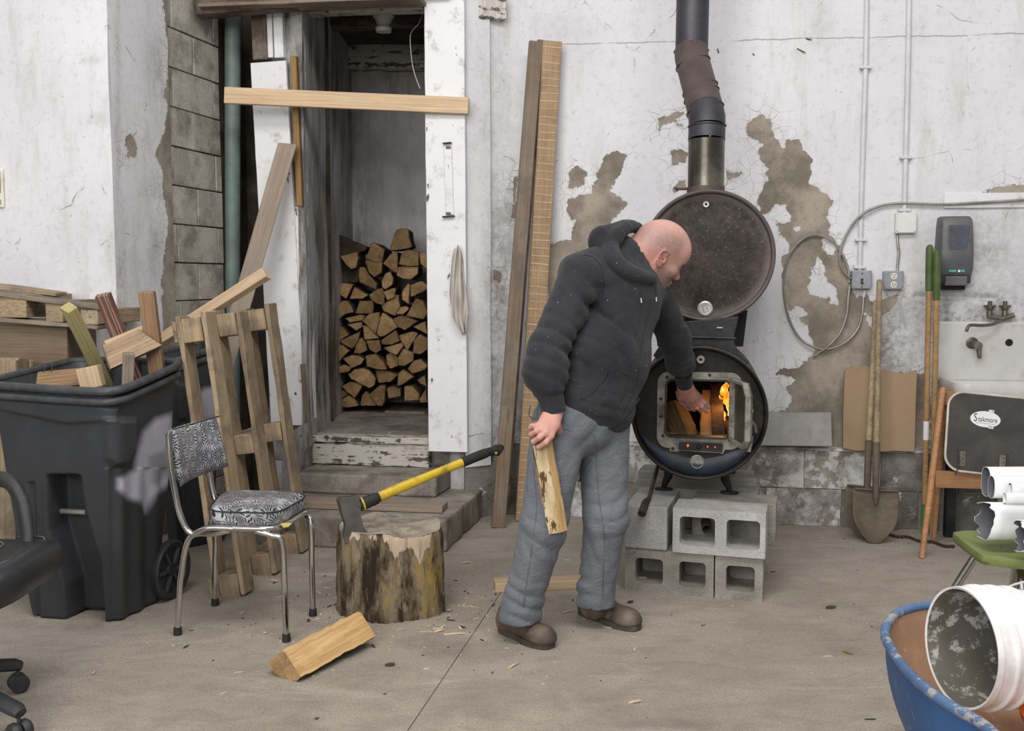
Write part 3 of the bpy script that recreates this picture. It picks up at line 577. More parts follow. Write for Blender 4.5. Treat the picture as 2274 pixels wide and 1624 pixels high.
# alcove, coloured dark for its shade, behind the green pipe, between pier and doorway
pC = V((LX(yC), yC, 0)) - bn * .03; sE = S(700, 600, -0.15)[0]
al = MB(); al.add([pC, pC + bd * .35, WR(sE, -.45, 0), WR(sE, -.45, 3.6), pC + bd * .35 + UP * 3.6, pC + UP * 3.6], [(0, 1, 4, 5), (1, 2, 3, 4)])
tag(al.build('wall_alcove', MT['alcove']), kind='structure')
# niche (doorway with the woodpile): side walls, back, ceiling
ZN = 0.453; X0, X1 = -1.155, -0.40
nf, nb = 5.62, 7.32
def nwall(nm, A, B, f, z1=3.05, gl=(0.2, 0.8)):
    o = grid_wall(nm, A, B, ZN - .05, z1, .04, MT['niche'], peel=False, disp=soft); P = np.array([tuple(v.co) for v in o.data.vertices]); px, py = proj(P)
    fattr(o, 'grime', f(px, py)); return o
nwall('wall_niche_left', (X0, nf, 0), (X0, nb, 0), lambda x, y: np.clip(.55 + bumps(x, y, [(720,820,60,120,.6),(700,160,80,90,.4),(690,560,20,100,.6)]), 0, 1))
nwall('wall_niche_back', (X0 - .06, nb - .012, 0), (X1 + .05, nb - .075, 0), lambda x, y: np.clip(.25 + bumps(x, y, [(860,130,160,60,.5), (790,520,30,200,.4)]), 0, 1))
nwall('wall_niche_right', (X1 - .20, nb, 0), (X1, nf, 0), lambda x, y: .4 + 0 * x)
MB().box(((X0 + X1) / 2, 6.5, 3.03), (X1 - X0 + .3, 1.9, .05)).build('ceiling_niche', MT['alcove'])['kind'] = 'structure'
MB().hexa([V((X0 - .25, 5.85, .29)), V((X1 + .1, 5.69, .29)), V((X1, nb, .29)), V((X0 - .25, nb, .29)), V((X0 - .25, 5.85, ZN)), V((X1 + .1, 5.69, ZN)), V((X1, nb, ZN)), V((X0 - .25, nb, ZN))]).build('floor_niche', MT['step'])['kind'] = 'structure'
for i, (y, z) in enumerate(((5.95, 2.965), (6.55, 2.99), (7.22, 2.93))):
    o = board('trim_%d' % (i + 1), (X0 - .02, y, z), (X1 + .05, y - .05, z + (.02, .01, -.02)[i]), (.13, .1, .17)[i], .07, MT['old_beam'] if i < 2 else MT['white_wood_worn'], zh=((0, 0, 1), (0, 0, 1), (0, -1, .1))[i], rough=.006); o['kind'] = 'structure'
# masonry jamb between alcove and niche, and the casing side wall right of the doorway
sJ0, sJ1 = S(560, 600, .05)[0], S(668, 600, .0)[0]
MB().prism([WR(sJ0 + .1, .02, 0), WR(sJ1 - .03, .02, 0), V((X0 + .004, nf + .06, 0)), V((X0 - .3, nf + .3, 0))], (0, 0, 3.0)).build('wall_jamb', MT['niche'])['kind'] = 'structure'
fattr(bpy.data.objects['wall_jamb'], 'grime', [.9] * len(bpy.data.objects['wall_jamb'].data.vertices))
pr0 = PW(1034, 900, .17); pr0.z = 0; sR = pr0.dot(U)
side = grid_wall('wall_door_side', WR(sR - .005, .17, 0), WR(sL + .02, -WB + .125, 0), .30, 3.6, .012, MT['plaster'], disp=soft, gadd=.0)
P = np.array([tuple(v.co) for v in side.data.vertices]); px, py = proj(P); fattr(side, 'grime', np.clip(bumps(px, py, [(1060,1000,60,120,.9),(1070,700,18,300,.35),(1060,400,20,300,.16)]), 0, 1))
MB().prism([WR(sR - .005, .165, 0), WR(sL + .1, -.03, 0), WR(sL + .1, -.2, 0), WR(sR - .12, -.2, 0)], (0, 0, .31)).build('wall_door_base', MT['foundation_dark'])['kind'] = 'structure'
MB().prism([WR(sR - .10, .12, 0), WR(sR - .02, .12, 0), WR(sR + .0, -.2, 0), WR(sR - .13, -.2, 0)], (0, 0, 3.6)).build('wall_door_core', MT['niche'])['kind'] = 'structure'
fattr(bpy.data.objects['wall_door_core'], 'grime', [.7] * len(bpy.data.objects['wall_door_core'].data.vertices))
# concrete steps
def solid(name, pts, z0, z1, mat, jit=.006, bev=.012):
    b = MB(); n = len(pts); P = []
    for i in range(n):
        a, c = V(pts[i]), V(pts[(i + 1) % n]); k = max(1, int((c - a).length / .07))
        P += [a + (c - a) * (t / k) for t in range(k)]
    P = [V((p.x + rnd.uniform(-jit, jit), p.y + rnd.uniform(-jit, jit), z0)) for p in P]; b.prism(P, (0, 0, z1 - z0)); return b.build(name, mat, bevel=bev)
f1 = PF(990, 1228); L1 = PF(640, 1210); r1 = PF(1075, 1158)
tag(solid('lower_step', [WR(L1.dot(U) - .16, .85, 0), WR(f1.dot(U), .85, 0), WR(r1.dot(U) - .02, .0, 0), WR(L1.dot(U) - .16, .0, 0)], 0, .165, MT['step']), 'wide worn lower concrete step with chipped right corner', 'step')
tag(solid('upper_step', [WR(L1.dot(U) - .14, .36, 0), WR(PF(972, 1104, .165).dot(U), .36, 0), WR(PF(972, 1104, .165).dot(U) + .03, .0, 0), WR(L1.dot(U) - .14, .0, 0)], .166, .277, MT['step']), 'narrow upper concrete step below the white painted doorway sill', 'step')
ts = S(676, 1000, .10)[0]; te = S(952, 1000, .10)[0]
t = thing('door_sill', 'worn white painted wooden sill with cracked boards under the woodpile doorway', 'sill', WR(ts, .07, .278))
board('riser_board', WR(ts + .01, .075, .345), WR(te, .08, .345), .128, .04, MT['white_wood_worn'], t, zh=-W, rough=.004, nx=14)
board('nosing_board', WR(ts - .02, .03, .432), WR(te + .005, .04, .432), .16, .038, MT['white_wood_worn'], t, zh=UP, rough=.005, nx=14)
# doorway casing: left board, studs, mouldings, right board, header
def WB3(px, py, d): return PW(px, py, d)
t = thing('left_door_casing', 'white painted leaning casing board left of the woodpile doorway with rotten foot', 'casing', WB3(630, 940, .1))
board('casing_board', WB3(597, 138, .12), WB3(642, 945, .10), .213, .028, MT['white_wood'], t, zh=-W, nx=20, rough=.0015)
board('jamb_strip', WB3(668, 150, .06), WB3(692, 930, .05), .045, .05, MT['white_wood'], t, zh=-W)
board('moulding', WB3(660, 460, .10), WB3(683, 925, .09), .022, .03, MT['white_wood'], t, zh=-W)
board('rotten_foot_strip', WB3(673, 808, .13), WB3(683, 938, .13), .03, .02, MT['tall_board'], t, zh=-W)
MB().tube([WB3(666, 812, .125), WB3(667, 845, .125)], .008, 8).build('hinge', MT['conduit'], t, smooth=True)
t = thing('door_studs', 'bare dark stud and two white studs above the left casing board', 'stud', WB3(600, 131, .05))
board('dark_stud', WB3(578, 15, .09), WB3(583, 135, .09), .085, .08, MT['old_beam'], t, zh=-W)
board('white_stud', WB3(603, 20, .06), WB3(606, 132, .06), .042, .10, MT['white_wood'], t, zh=-W)
board('white_stud', WB3(623, 18, .07), WB3(627, 132, .07), .055, .10, MT['white_wood'], t, zh=-W)
board('amber_strip', WB3(653, 125, .15), WB3(667, 458, .15), .036, .03, MT['amber_wood'], zh=-W, label='amber varnished wooden strip beside the left doorway casing', cat='strip', cut=(0, .2))
t = thing('right_door_casing', 'tall white painted board with chipped foot right of the woodpile doorway', 'casing', WB3(990, 1000, .2))
board('casing_board', WB3(987, -60, .19), WB3(996, 1003, .19), .222, .035, MT['white_wood'], t, zh=-W, nx=24, rough=.0015)
t = thing('door_header', 'dark weathered timber header across the top of the woodpile doorway', 'header', PW(700, 10, .25))
board('header_beam', PW(440, 5, .28), PW(1000, -38, .20), .16, .10, MT['old_beam'], t, zh=-W, rough=.006)
board('header_batten', PW(452, 20, .31), PW(940, 2, .28), .02, .16, MT['tall_board'], t, zh=-W, rough=.003)
board('soffit_board', PW(640, 26, .0), PW(945, 15, .0), .05, .10, MT['white_wood_worn'], t, zh=-W, rough=.003)
# broken ledge remnant right of the casing top
board('ledge_remnant', PW(1062, 14, .10), PW(1122, 18, .03), .035, .13, MT['white_wood_worn'], zh=UP, label='broken dirty ledge stub above right end of the doorway casing', cat='ledge', rough=.006)
# ---------------------------------------------------------------- left side of the scene
tag(MB().tube([PW(517, -40, -.02), PW(516, 700, -.02), PW(516, 1150, -.02)], .046, 24).build('drain_pipe', MT['pvc_green'], smooth=True), 'tall grey-green plastic drain pipe standing left of the doorway', 'pipe')
# --- rolling bin
def bilin(c, a, b):   # c: NL NR BR BL
    u, v = (a + 1) / 2, (b + 1) / 2
    return c[0] * (1 - u) * (1 - v) + c[1] * u * (1 - v) + c[2] * u * v + c[3] * (1 - u) * v
def make_bin():
    nr, br, bl, nl = PY(253, 872, 3.66), PY(406, 806, 4.22), PY(172, 800, 4.42), PY(-40, 853, 3.9)
    b_nr, b_nl, b_br = PF(262, 1384), PF(60, 1372), PF(362, 1332); b_bl = b_nl + (b_br - b_nr)
    top = [nl, nr, br, bl]; bot = [b_nl, b_nr, b_br, b_bl]
    t = thing('rolling_bin', 'large black wheeled bin with white spray paint patch full of scrap lumber', 'bin', (sum(bot, V()) / 4))
    NB = 360; ring = []
    for i in range(NB):
        th = 2 * math.pi * i / NB; c_, s_ = math.cos(th), math.sin(th); p = 7.0; r = (abs(c_) ** p + abs(s_) ** p) ** (-1 / p); ring.append((c_ * r, s_ * r))
    nz = 200; P = np.zeros((nz + 1, NB, 3)); ax = np.zeros((nz + 1, NB)); bx = ax.copy()
    for k in range(nz + 1):
        tt = k / nz; g = tt ** .85; cor = [bot[i].lerp(top[i], g) for i in range(4)]
        for q in (0, 1, 2, 3): cor[q].z = bot[q].z + (top[q].z - .03 - bot[q].z) * tt
        for i, (a, b) in enumerate(ring):
            sh = .96 if k < 2 else 1.0
            P[k, i] = bilin(cor, a * sh, b * sh); ax[k, i] = a; bx[k, i] = b
    F_ = P.reshape(-1, 3); px, py = proj(F_); a = ax.ravel(); b = bx.ravel()
    front = (b < -.8) ; right = (a > .85)
    inw = np.array((nr + (br - nr) - nr).normalized()); ctr = np.array(bilin(bot, 0, 0))
    st = lambda pl, w_: np.clip(-sdpoly(px, py, pl) / w_, 0, 1)
    rec = st([(104,1056),(176,1056),(184,1120),(205,1200),(220,1245),(232,1395),(150,1395),(143,1300),(108,1180)], 9) * (b < -.55)
    groove = st([(60,1070),(78,1070),(92,1390),(78,1390)], 6) * .25 * front
    lip = st([(-60,880),(250,902),(268,900),(262,938),(150,945),(30,920),(-60,900)], 8) * (b < -.3)
    cornb = st([(222,925),(305,925),(303,1005),(285,1035),(250,1040),(228,1020)], 12)
    flute = (np.sin((px - 262) * .17) * .006) * (a > .8) * (py > 1040)
    out = F_ - ctr; out[:, 2] = 0; out /= np.linalg.norm(out, axis=1)[:, None] + 1e-9
    for _ in range(4):
        for nm_ in (1,): r2 = rec.reshape(nz + 1, NB); r2 = (r2 + np.roll(r2, 1, 1) + np.roll(r2, -1, 1) + np.vstack([r2[1:], r2[-1:]]) + np.vstack([r2[:1], r2[:-1]])) / 5; rec = r2.ravel()
    F_ = F_ + np.outer(rec * .11, inw) + np.outer(groove * .06, inw) + out * (lip * .014 + cornb * .03 + flute)[:, None]
    fs = []
    for k in range(nz):
        for i in range(NB): j = (i + 1) % NB; fs.append((k * NB + i, k * NB + j, (k + 1) * NB + j, (k + 1) * NB + i))
    m = MB(); m.v = [V(x) for x in F_]; m.f = fs + [tuple(range(NB - 1, -1, -1))]; m.m = [0] * len(m.f)
    o = m.build('body', MT['bin'], t, smooth=True, angle=60); k = o.modifiers.new('thick', 'SOLIDIFY'); k.thickness = .006; k.offset = -1
    sp = np.clip(-sdpoly(px, py, [(303,1010),(318,960),(345,930),(382,918),(395,960),(398,1040),(380,1078),(345,1100),(325,1140),(312,1115),(285,1108),(262,1085),(262,1065),(298,1045)]) / 16 + .5, 0, 1) ** 1.2
    pt = np.clip(-sdpoly(px, py, [(322,1010),(372,990),(385,1050),(350,1085),(330,1080)]) / 14, 0, 1) * .45
    fattr(o, 'spray', np.clip(sp - pt, 0, 1) * (right | front))
    rimz = [top[0], top[1], top[2], top[3]]
    def rim(ex, dz): return [bilin(rimz, a_ * ex, b_ * ex) + UP * dz for a_, b_ in ring[::3]]
    m = MB(); m.tube(rim(1.035, 0), .017, 8, closed=True, up=UP); m.tube(rim(1.03, -.04), .015, 8, closed=True, up=UP)
    A, B = rim(1.0, .008), rim(.955, -.075); n = len(A); m.add(A + B, [(i, (i + 1) % n, n + (i + 1) % n, n + i) for i in range(n)])
    ro = m.build('rim', MT['bin_rim'], t, smooth=True, angle=60); fattr(ro, 'spray', [0] * len(ro.data.vertices))
    y0 = PY(105, 1134, 3.93); y1 = PY(192, 1138, 3.86)
    MB().tube([y0, y1], .011, 12).build('lift_bar', MT['silver'], t, smooth=True)
    nrm = V((b_br - b_nr).y * 1.0) if False else V(((b_br - b_nr).y, -(b_br - b_nr).x, 0)).normalized()
    for sd_, cpos in ((1, PF(380, 1329)),):
        c = cpos + UP * .125; fr = frame_from(c, (b_br - b_nr), nrm)
        wh = MB().lathe([(.0, .012), (.03, .014), (.032, .004), (.092, .004), (.096, .016), (.118, .022), (.125, .014), (.125, -.014), (.118, -.022), (.0, -.02)], fr, 40).build('wheel', MT['black_plastic'], t, smooth=True)
        for q in range(6):
            a_ = q * math.pi / 3; d = fr.to_3x3() @ V((math.cos(a_), math.sin(a_), 0)); MB().tube([c + d * .028 + nrm * .01, c + d * .095 + nrm * .01], .009, 6).build('spoke', MT['bin'], wh)
        MB().tube([c - nrm * .30, c - nrm * .01], .01, 10).build('axle', MT['silver'], t)
    return t
bin1 = make_bin()
b0 = WM[bin1.name]; bin2 = copy_tree(bin1, M.Translation(V((-1.66, 5.05, 0))) @ M.Rotation(math.radians(-30), 4, 'Z') @ M.Diagonal((.5, .5, 1.02, 1)), 'second, smaller black wheeled bin mostly hidden behind the leaning pallet')
# --- lumber sticking out of the bin
def stick(nm, mt, a, Ya, b, Yb, w_, th, lab, zh=(0, -1, .3), g='scrap lumber in the black bin', **k):
    return board(nm, PY(*a, Ya), PY(*b, Yb), w_, th, MT[mt], zh=zh, label=lab, cat='lumber', group=g, **k)
stick('scrap_lumber', 'yellow_wood', (152, 682), 4.05, (238, 860), 4.35, .045, .06, 'yellow green squared lumber leaning left out of the black bin', zh=(.75, -.9, .1))
stick('scrap_lumber', 'red_wood', (228, 654), 4.15, (310, 860), 4.32, .062, .035, 'red stained batten with a pale stripe leaning out of the bin')
stick('scrap_lumber', 'brown_wood', (326, 648), 4.1, (352, 850), 4.16, .062, .035, 'upright brown striped batten at back right of the bin')
stick('scrap_lumber', 'pine_rough', (236, 796), 4.0, (332, 752), 4.1, .10, .04, 'pale knotty short board lying over the back rim of the bin', zh=(.3, -1, .25), cut=(.2, -.5))
stick('scrap_lumber', 'pine', (240, 778), 4.14, (325, 742), 4.22, .04, .075, 'pale thick offcut lying behind the knotty board on the bin', zh=(0, -.3, 1))
stick('scrap_lumber', 'pallet_grey', (286, 784), 3.82, (282, 900), 3.86, .042, .03, 'short grey upright stick inside the bin near its front rim', zh=(.5, -1, 0))
t = thing('nailed_board', 'short brown board with bent nails and pale end block inside the bin', 'lumber', PY(150, 850, 3.95), 'scrap lumber in the black bin')
board('brown_board', PY(84, 848, 3.93), PY(190, 838, 3.93), .075, .03, MT['brown_wood'], t, zh=(0, -1, .6))
board('end_block', PY(196, 815, 3.88), PY(208, 862, 3.88), .085, .05, MT['pine'], t, zh=(0, -1, .3))
for a_, b_ in (((97, 828), (102, 812)), ((114, 826), (116, 808)), ((216, 832), (222, 834)), ((218, 843), (228, 848))):
    MB().tube([PY(*a_, 3.9), PY(*b_, 3.88)], .0022, 6).build('nail', MT['nail'], t)
for n_, (x, z_, ln) in enumerate(((-1.75, .42, .5), (-1.6, .55, .45))):   # lumber the visible pieces stand among
    board('scrap_lumber', (x, 3.98, z_), (x + .05, 4.3, z_ + .02), .09, .04, MT['pallet'], zh=(0, 0, 1), label=['lower plank lying deep inside the black bin', 'upper plank lying deep inside the black bin'][n_], cat='lumber', group='scrap lumber in the black bin')
# --- leaning block pallet
def block_pallet(cols_b, cols_t, lab, mt='pallet', nm='wooden_pallet'):
    t = thing(nm, lab, 'pallet', sum(cols_b, V()) / len(cols_b)); d = (cols_b[-1] - cols_b[0]).normalized(); up0 = (cols_t[0] - cols_b[0]).normalized(); nx = d.cross(up0).normalized()
    for cb, ct in zip(cols_b, cols_t):
        for s_ in (-1, 1): board('upright_board', cb + nx * s_ * .058 + up0 * .002, ct + nx * s_ * .058 + UP * rnd.uniform(-.01, .02), .10, .022, MT[mt], t, zh=nx, rough=.003, nx=12)
        for f in (.035, .5, .955):
            p = cb.lerp(ct, f); h = .052 if f != .5 else .045
            board('spacer_block', p - up0 * h, p + up0 * h, .095, .088, MT[mt], t, zh=nx, rough=.002, nx=2)
    for f in (.035, .5, .955):
        a, b = cols_b[0].lerp(cols_t[0], f), cols_b[-1].lerp(cols_t[-1], f); board('cross_board', a - d * .05 + nx * .082, b + d * .05 + nx * .082, .09, .018, MT[mt], t, zh=nx, rough=.003) if lab.startswith('flat') else board('cross_board', a - d * .045 - nx * .082, b + d * .045 - nx * .082, .09, .018, MT[mt], t, zh=nx, rough=.003)
    return t
cb = [PF(522, 1318), PF(592, 1272), PF(652, 1225)]; ct = [PY(434, 705, 4.27), PY(510, 695, 4.58), PY(575, 686, 4.88)]
block_pallet(cb, ct, 'weathered wooden block pallet leaning on edge behind the chrome chair')
cb2 = [V((-2.30, 4.5, 0)), V((-2.05, 4.42, 0)), V((-1.98, 4.1, 0))]
block_pallet([V((-2.77, 4.36, 0)), V((-2.49, 4.34, 0)), V((-2.21, 4.32, 0))], [V((-2.77, 4.44, 1.0)), V((-2.49, 4.42, 1.0)), V((-2.21, 4.40, 1.0))], 'upright pallet at left photo edge behind the office chair arm', nm='wooden_pallet')
# --- flat pallet on a plywood crate, far left
t = thing('wooden_pallet', 'grey pallet lying flat on the brown plywood crate', 'pallet', PY(100, 700, 4.62))
dp = V((.12, 1, 0)).normalized() * .34
def quadboard(nm, a, b, dep, th, mt, par): m = (V(b) - V(a)); u_ = m.cross(dep).normalized(); return board(nm, V(a) + dep / 2, V(b) + dep / 2, dep.length, th, MT[mt], par, zh=u_, rough=.002)
quadboard('top_board', PY(-260, 618, 4.5), PY(216, 684, 4.5), V((.02, .12, 0)), .02, 'pallet_grey', t)
quadboard('top_board', PY(-260, 612, 4.5) + V((.01, .15, .0)), PY(80, 655, 4.5) + V((.01, .15, .0)), V((.02, .12, 0)), .02, 'pallet', t)
quadboard('bottom_board', PY(-260, 690, 4.5), PY(212, 728, 4.5), V((.02, .12, 0)), .02, 'pallet_grey', t)
for x, y0, y1 in ((20, 654, 706), (118, 668, 716), (196, 688, 722)):
    a, b = PY(x, y0, 4.5), PY(x, y1, 4.5); board('stringer', (a + b) / 2 + V((0, .01, 0)), (a + b) / 2 + V((.03, .45, .0)), (a - b).length, (.08 if x != 20 else .15), MT['pallet'], t, zh=(1, 0, 0), rough=.002)
t = thing('plywood_crate', 'brown plywood crate under the grey flat pallet at far left', 'crate', (-2.55, 4.75, 0))
z1 = PY(100, 715, 4.56).z; xr = PY(147, 760, 4.56).x
for i in range(2): board('side_panel', (-3.1, 4.56 + .36 * i, z1 / 2), (xr - .02 * i, 4.56 + .36 * i, z1 / 2 - .02), z1, .018, MT['plywood'], t, zh=(0, -1, 0))
board('end_panel', (xr - .01, 4.57, z1 / 2 - .02), (xr - .01, 4.91, z1 / 2 - .02), z1 - .04, .018, MT['plywood'], t, zh=(1, 0, 0))
board('top_batten', PY(-20, 822, 4.40), PY(42, 832, 4.40), .05, .03, MT['pine_rough'], t, zh=(0, -1, 0))
# --- boards on and around the doorway
board('crossbar', PW(500, 212, .30), PW(1041, 236, .225), .088, .038, MT['pine'], zh=-W, nx=20, label='pale pine two by four nailed across the woodpile doorway', cat='board')
for p in ((582, 237), (600, 205)): pass
board('brace_board', PW(638, 320, .24), PF(392, 1185), .098, .036, MT['grey_board'], zh=(.35, -1, .2), nx=16, label='dusty plank leaning diagonally against the left doorway casing', cat='board', cut=(-.25, 0))
board('loose_stud', PY(592, 607, 4.72), PY(340, 768, 5.0), .06, .04, MT['pine'], zh=(0.3, -1, .7), nx=12, label='pale stud lying over the top of the leaning pallet', cat='board', cut=(-.3, 0))
board('step_plank', WR(PF(622, 1112, .185).dot(U), .66, .185), WR(PF(985, 1130, .185).dot(U), .655, .185), .135, .036, MT['grey_board'], nx=16, label='dusty plank lying flat on the lower concrete step', cat='board')
# --- chrome dinette chair
def dinette():
    A, B, C, D = PF(395, 1410), PF(636, 1425), PF(695, 1368), PF(478, 1345)
    t = thing('dinette_chair', 'chrome dinette chair in black and grey leaf-print vinyl beside the black bin', 'chair', (A + B + C + D) / 4)
    zr = .425; rr = .0115
    s0, s1, s2, s3 = PY(462, 1197, 3.66), PY(618, 1206, 3.63), PY(688, 1163, 3.96), PY(500, 1160, 4.02)
    for s_ in (s0, s1, s2, s3): s_.z = zr
    def leg(foot, s_, to, nm='leg'):
        k = s_.lerp(to, .32); k.z = zr - .005; k2 = s_.lerp(to, .10); k2.z = zr - .02; mid = foot.lerp(V((s_.x, s_.y, zr)), .66) ; mid.z = zr * .72
        dd = (foot - s_); dd.z = 0; mid2 = V((s_.x, s_.y, zr * .9)) + dd * .55; mid = V((s_.x, s_.y, zr * .55)) + dd * .85
        o = MB().tube(crv([foot + UP * .02, foot.lerp(mid, .5) + UP * .02, mid, mid2, k2, k], 8), rr, 12).build('leg', MT['chrome'], t, smooth=True)
        MB().tube([foot + UP * .001, foot + UP * .03], [.0165, .0145], 14).build('rubber_foot', MT['rubber'], o, smooth=True)
    leg(A, s0, s1); leg(B, s1, s0); leg(C, s2, s3); leg(D, s3, s2)
    cen = (s0 + s1 + s2 + s3) / 4
    # rounded seat outline
    def outline(f, z):
        o = []; q = [s0, s1, s2, s3]
        for i in range(48):
            th = 2 * math.pi * i / 48 + math.pi / 4; c_, s_ = math.cos(th), math.sin(th); r = (abs(c_) ** 5 + abs(s_) ** 5) ** (-1 / 5); p = bilin(q, c_ * r * f, s_ * r * f); o.append(V((p.x, p.y, z)))
        return o
    MB().tube(outline(1.02, zr + .004), .012, 10, closed=True, up=UP).build('seat_rail', MT['chrome'], t, smooth=True)
    rings = [(.93, .436), (1.0, .441), (1.03, .455), (1.03, .478), (1.0, .492), (.93, .500), (.75, .506), (.4, .511), (.05, .512)]
    m = MB(); 
    for f, z in rings: m.v += outline(f, z)
    for k in range(len(rings) - 1):
        for i in range(48): j = (i + 1) % 48; m.f.append((k * 48 + i, k * 48 + j, (k + 1) * 48 + j, (k + 1) * 48 + i)); m.m.append(0)
    m.f.append(tuple(len(m.v) - 48 + i for i in range(48))); m.m.append(0); m.f.append(tuple(range(47, -1, -1))); m.m.append(0)
    seat = m.build('seat', MT['vinyl'], t, smooth=True, angle=70)
    uv = seat.data.uv_layers.new(name='uv'); 
    for pl in seat.data.polygons:
        for li in pl.loop_indices:
            v = seat.data.vertices[seat.data.loops[li].vertex_index].co; uv.data[li].uv = (v.x + v.z * .6, v.y - v.z * .9)
    pp = outline(1.035, .490); MB().tube(pp, .003, 6, closed=True, up=UP).build('piping', MT['ink'], seat, smooth=True)
    tr = [PY(*p, 3.6) for p in ((594, 1171), (610, 1166), (640, 1168), (648, 1165), (630, 1176), (600, 1179))]
    ctr_ = PY(620, 1171, 3.6); a = [ctr_.lerp(PY(*p, 3.6), 1) for p in ((590, 1171), (612, 1165), (648, 1164), (640, 1172), (612, 1177))]
    e0 = outline(1.045, .462); k0 = [p for p in e0]; k0.sort(key=lambda p: abs(proj([p])[0][0] - 620) if p.y < cen.y else 9e9)
    yq = k0[0].y - .004; MB().prism([PY(*p, yq) for p in ((588, 1169), (605, 1164), (648, 1163), (641, 1171), (610, 1176))], (0, .012, 0)).build('torn_foam', MT['foam'], seat, bevel=.002)
    # backrest, gently curved
    q = [PY(401, 1080, 3.68), PY(506, 1036, 4.0), PY(478, 927, 3.99), PY(373, 957, 3.66)]
    m = MB(); n_, k_ = 16, 10; nb = (q[1] - q[0]).cross(q[3] - q[0]).normalized()
    if nb.x < 0: nb = -nb
    for sgn_, th_ in ((1, .022), (-1, .022)):
        for j in range(k_ + 1):
            for i in range(n_ + 1):
                u, v = i / n_, j / k_; e = min(u, 1 - u, v, 1 - v); p = q[0] * (1 - u) * (1 - v) + q[1] * u * (1 - v) + q[2] * u * v + q[3] * (1 - u) * v
                cu = -.035 * math.sin(math.pi * u); ed = th_ * min(1, (e / .10)) ** .4 if e > 0 else .004
                m.v.append(p + nb * (cu + sgn_ * ed))
    N_ = (n_ + 1) * (k_ + 1)
    for j in range(k_):
        for i in range(n_):
            a = j * (n_ + 1) + i; f = (a, a + 1, a + n_ + 2, a + n_ + 1); m.f.append(f); m.f.append(tuple(N_ + x for x in f[::-1])); m.m += [0, 0]
    per = [i for i in range(n_ + 1)] + [j * (n_ + 1) + n_ for j in range(1, k_ + 1)] + [k_ * (n_ + 1) + i for i in range(n_ - 1, -1, -1)] + [j * (n_ + 1) for j in range(k_ - 1, 0, -1)]
    for i in range(len(per)): a, b = per[i], per[(i + 1) % len(per)]; m.f.append((a, N_ + a, N_ + b, b)); m.m.append(0)
    bk = m.build('backrest', MT['vinyl'], t, smooth=True, angle=70); uv = bk.data.uv_layers.new(name='uv')
    for pl in bk.data.polygons:
        for li in pl.loop_indices: v = bk.data.vertices[bk.data.loops[li].vertex_index].co; uv.data[li].uv = (v.y + v.x * .8, v.z)
    MB().tube([q[3] + nb * .02 + UP * .003, q[2] + nb * .02 + UP * .003], .0025, 6).build('piping', MT['ink'], bk)
    for pts in ([(374, 965, 3.655), (380, 1040, 3.655), (390, 1100, 3.655), (402, 1150, 3.655), (425, 1185, 3.65), (462, 1199, 3.645), (520, 1200, 3.64)], [(462, 1000, 4.03), (466, 1060, 4.03), (478, 1110, 4.02), (495, 1143, 4.01), (540, 1150, 4.0)]):
        P_ = [PY(*p) for p in pts]; P_[-1].z = zr + .004; P_[-2].z = zr + .004
        MB().tube(crv(P_, 6), rr, 12).build('back_upright', MT['chrome'], t, smooth=True)
dinette()
# --- billets
def billet(nm, p0, p1, zh, sec, bark, mats, parent=None, lab=None, cat='firewood', group=None, nx=10, jit=.003, tw=0.0, seed=1, scale1=1.0):
    """split log: section sec [(y,z)] carried from p0 to p1; bark[i] tells whether side i..i+1 is bark"""
    p0, p1 = V(p0), V(p1); L = (p1 - p0).length; fr = frame_from(p0, p1 - p0, zh); r = random.Random(seed); n = len(sec); m = MB(); off = [0] * n
    for i in range(nx + 1):
        t = i / nx; s_ = 1 + (scale1 - 1) * t
        for k, (y, z) in enumerate(sec):
            j = jit * (1 if 0 < i < nx else .6); m.v.append(V((t * L + (r.uniform(-j, j) if i in (0, nx) else 0), y * s_ + r.uniform(-j, j) + tw * math.sin(2.4 * t + seed) * .01, z * s_ + r.uniform(-j, j))))
    for i in range(nx):
        for k in range(n): a, b = i * n, i * n + n; q = (k + 1) % n; m.f.append((a + k, b + k, b + q, a + q)); m.m.append(1 if bark[k] else 0)
    m.f.append(tuple(range(n))); m.f.append(tuple(nx * n + k for k in range(n - 1, -1, -1))); m.m += [2, 2]
    ar = sum(sec[k][0] * sec[(k + 1) % n][1] - sec[(k + 1) % n][0] * sec[k][1] for k in range(n))
    if ar > 0: m.f = [f[::-1] for f in m.f]
    m.f = [f[::-1] for f in m.f]
    o = m.build(nm, [MT[x] for x in mats], parent, fr, smooth=True, angle=30); tag(o, lab, cat if lab else None, group); return o
sec = [(-.058, .004), (-.075, .02), (-.012, .095), (.004, .100), (.066, .050), (.074, .038), (.055, .016), (.02, .002), (-.02, 0)]
p0, p1 = PF(632, 1508), PF(800, 1428); p1.z = .022
billet('split_log', p0, p1, UP, sec, [1, 0, 0, 1, 1, 1, 1, 1, 1], ['log_split', 'bark', 'log_end'], lab='split firewood log lying on the floor in front of the chopping block', nx=16, seed=5)
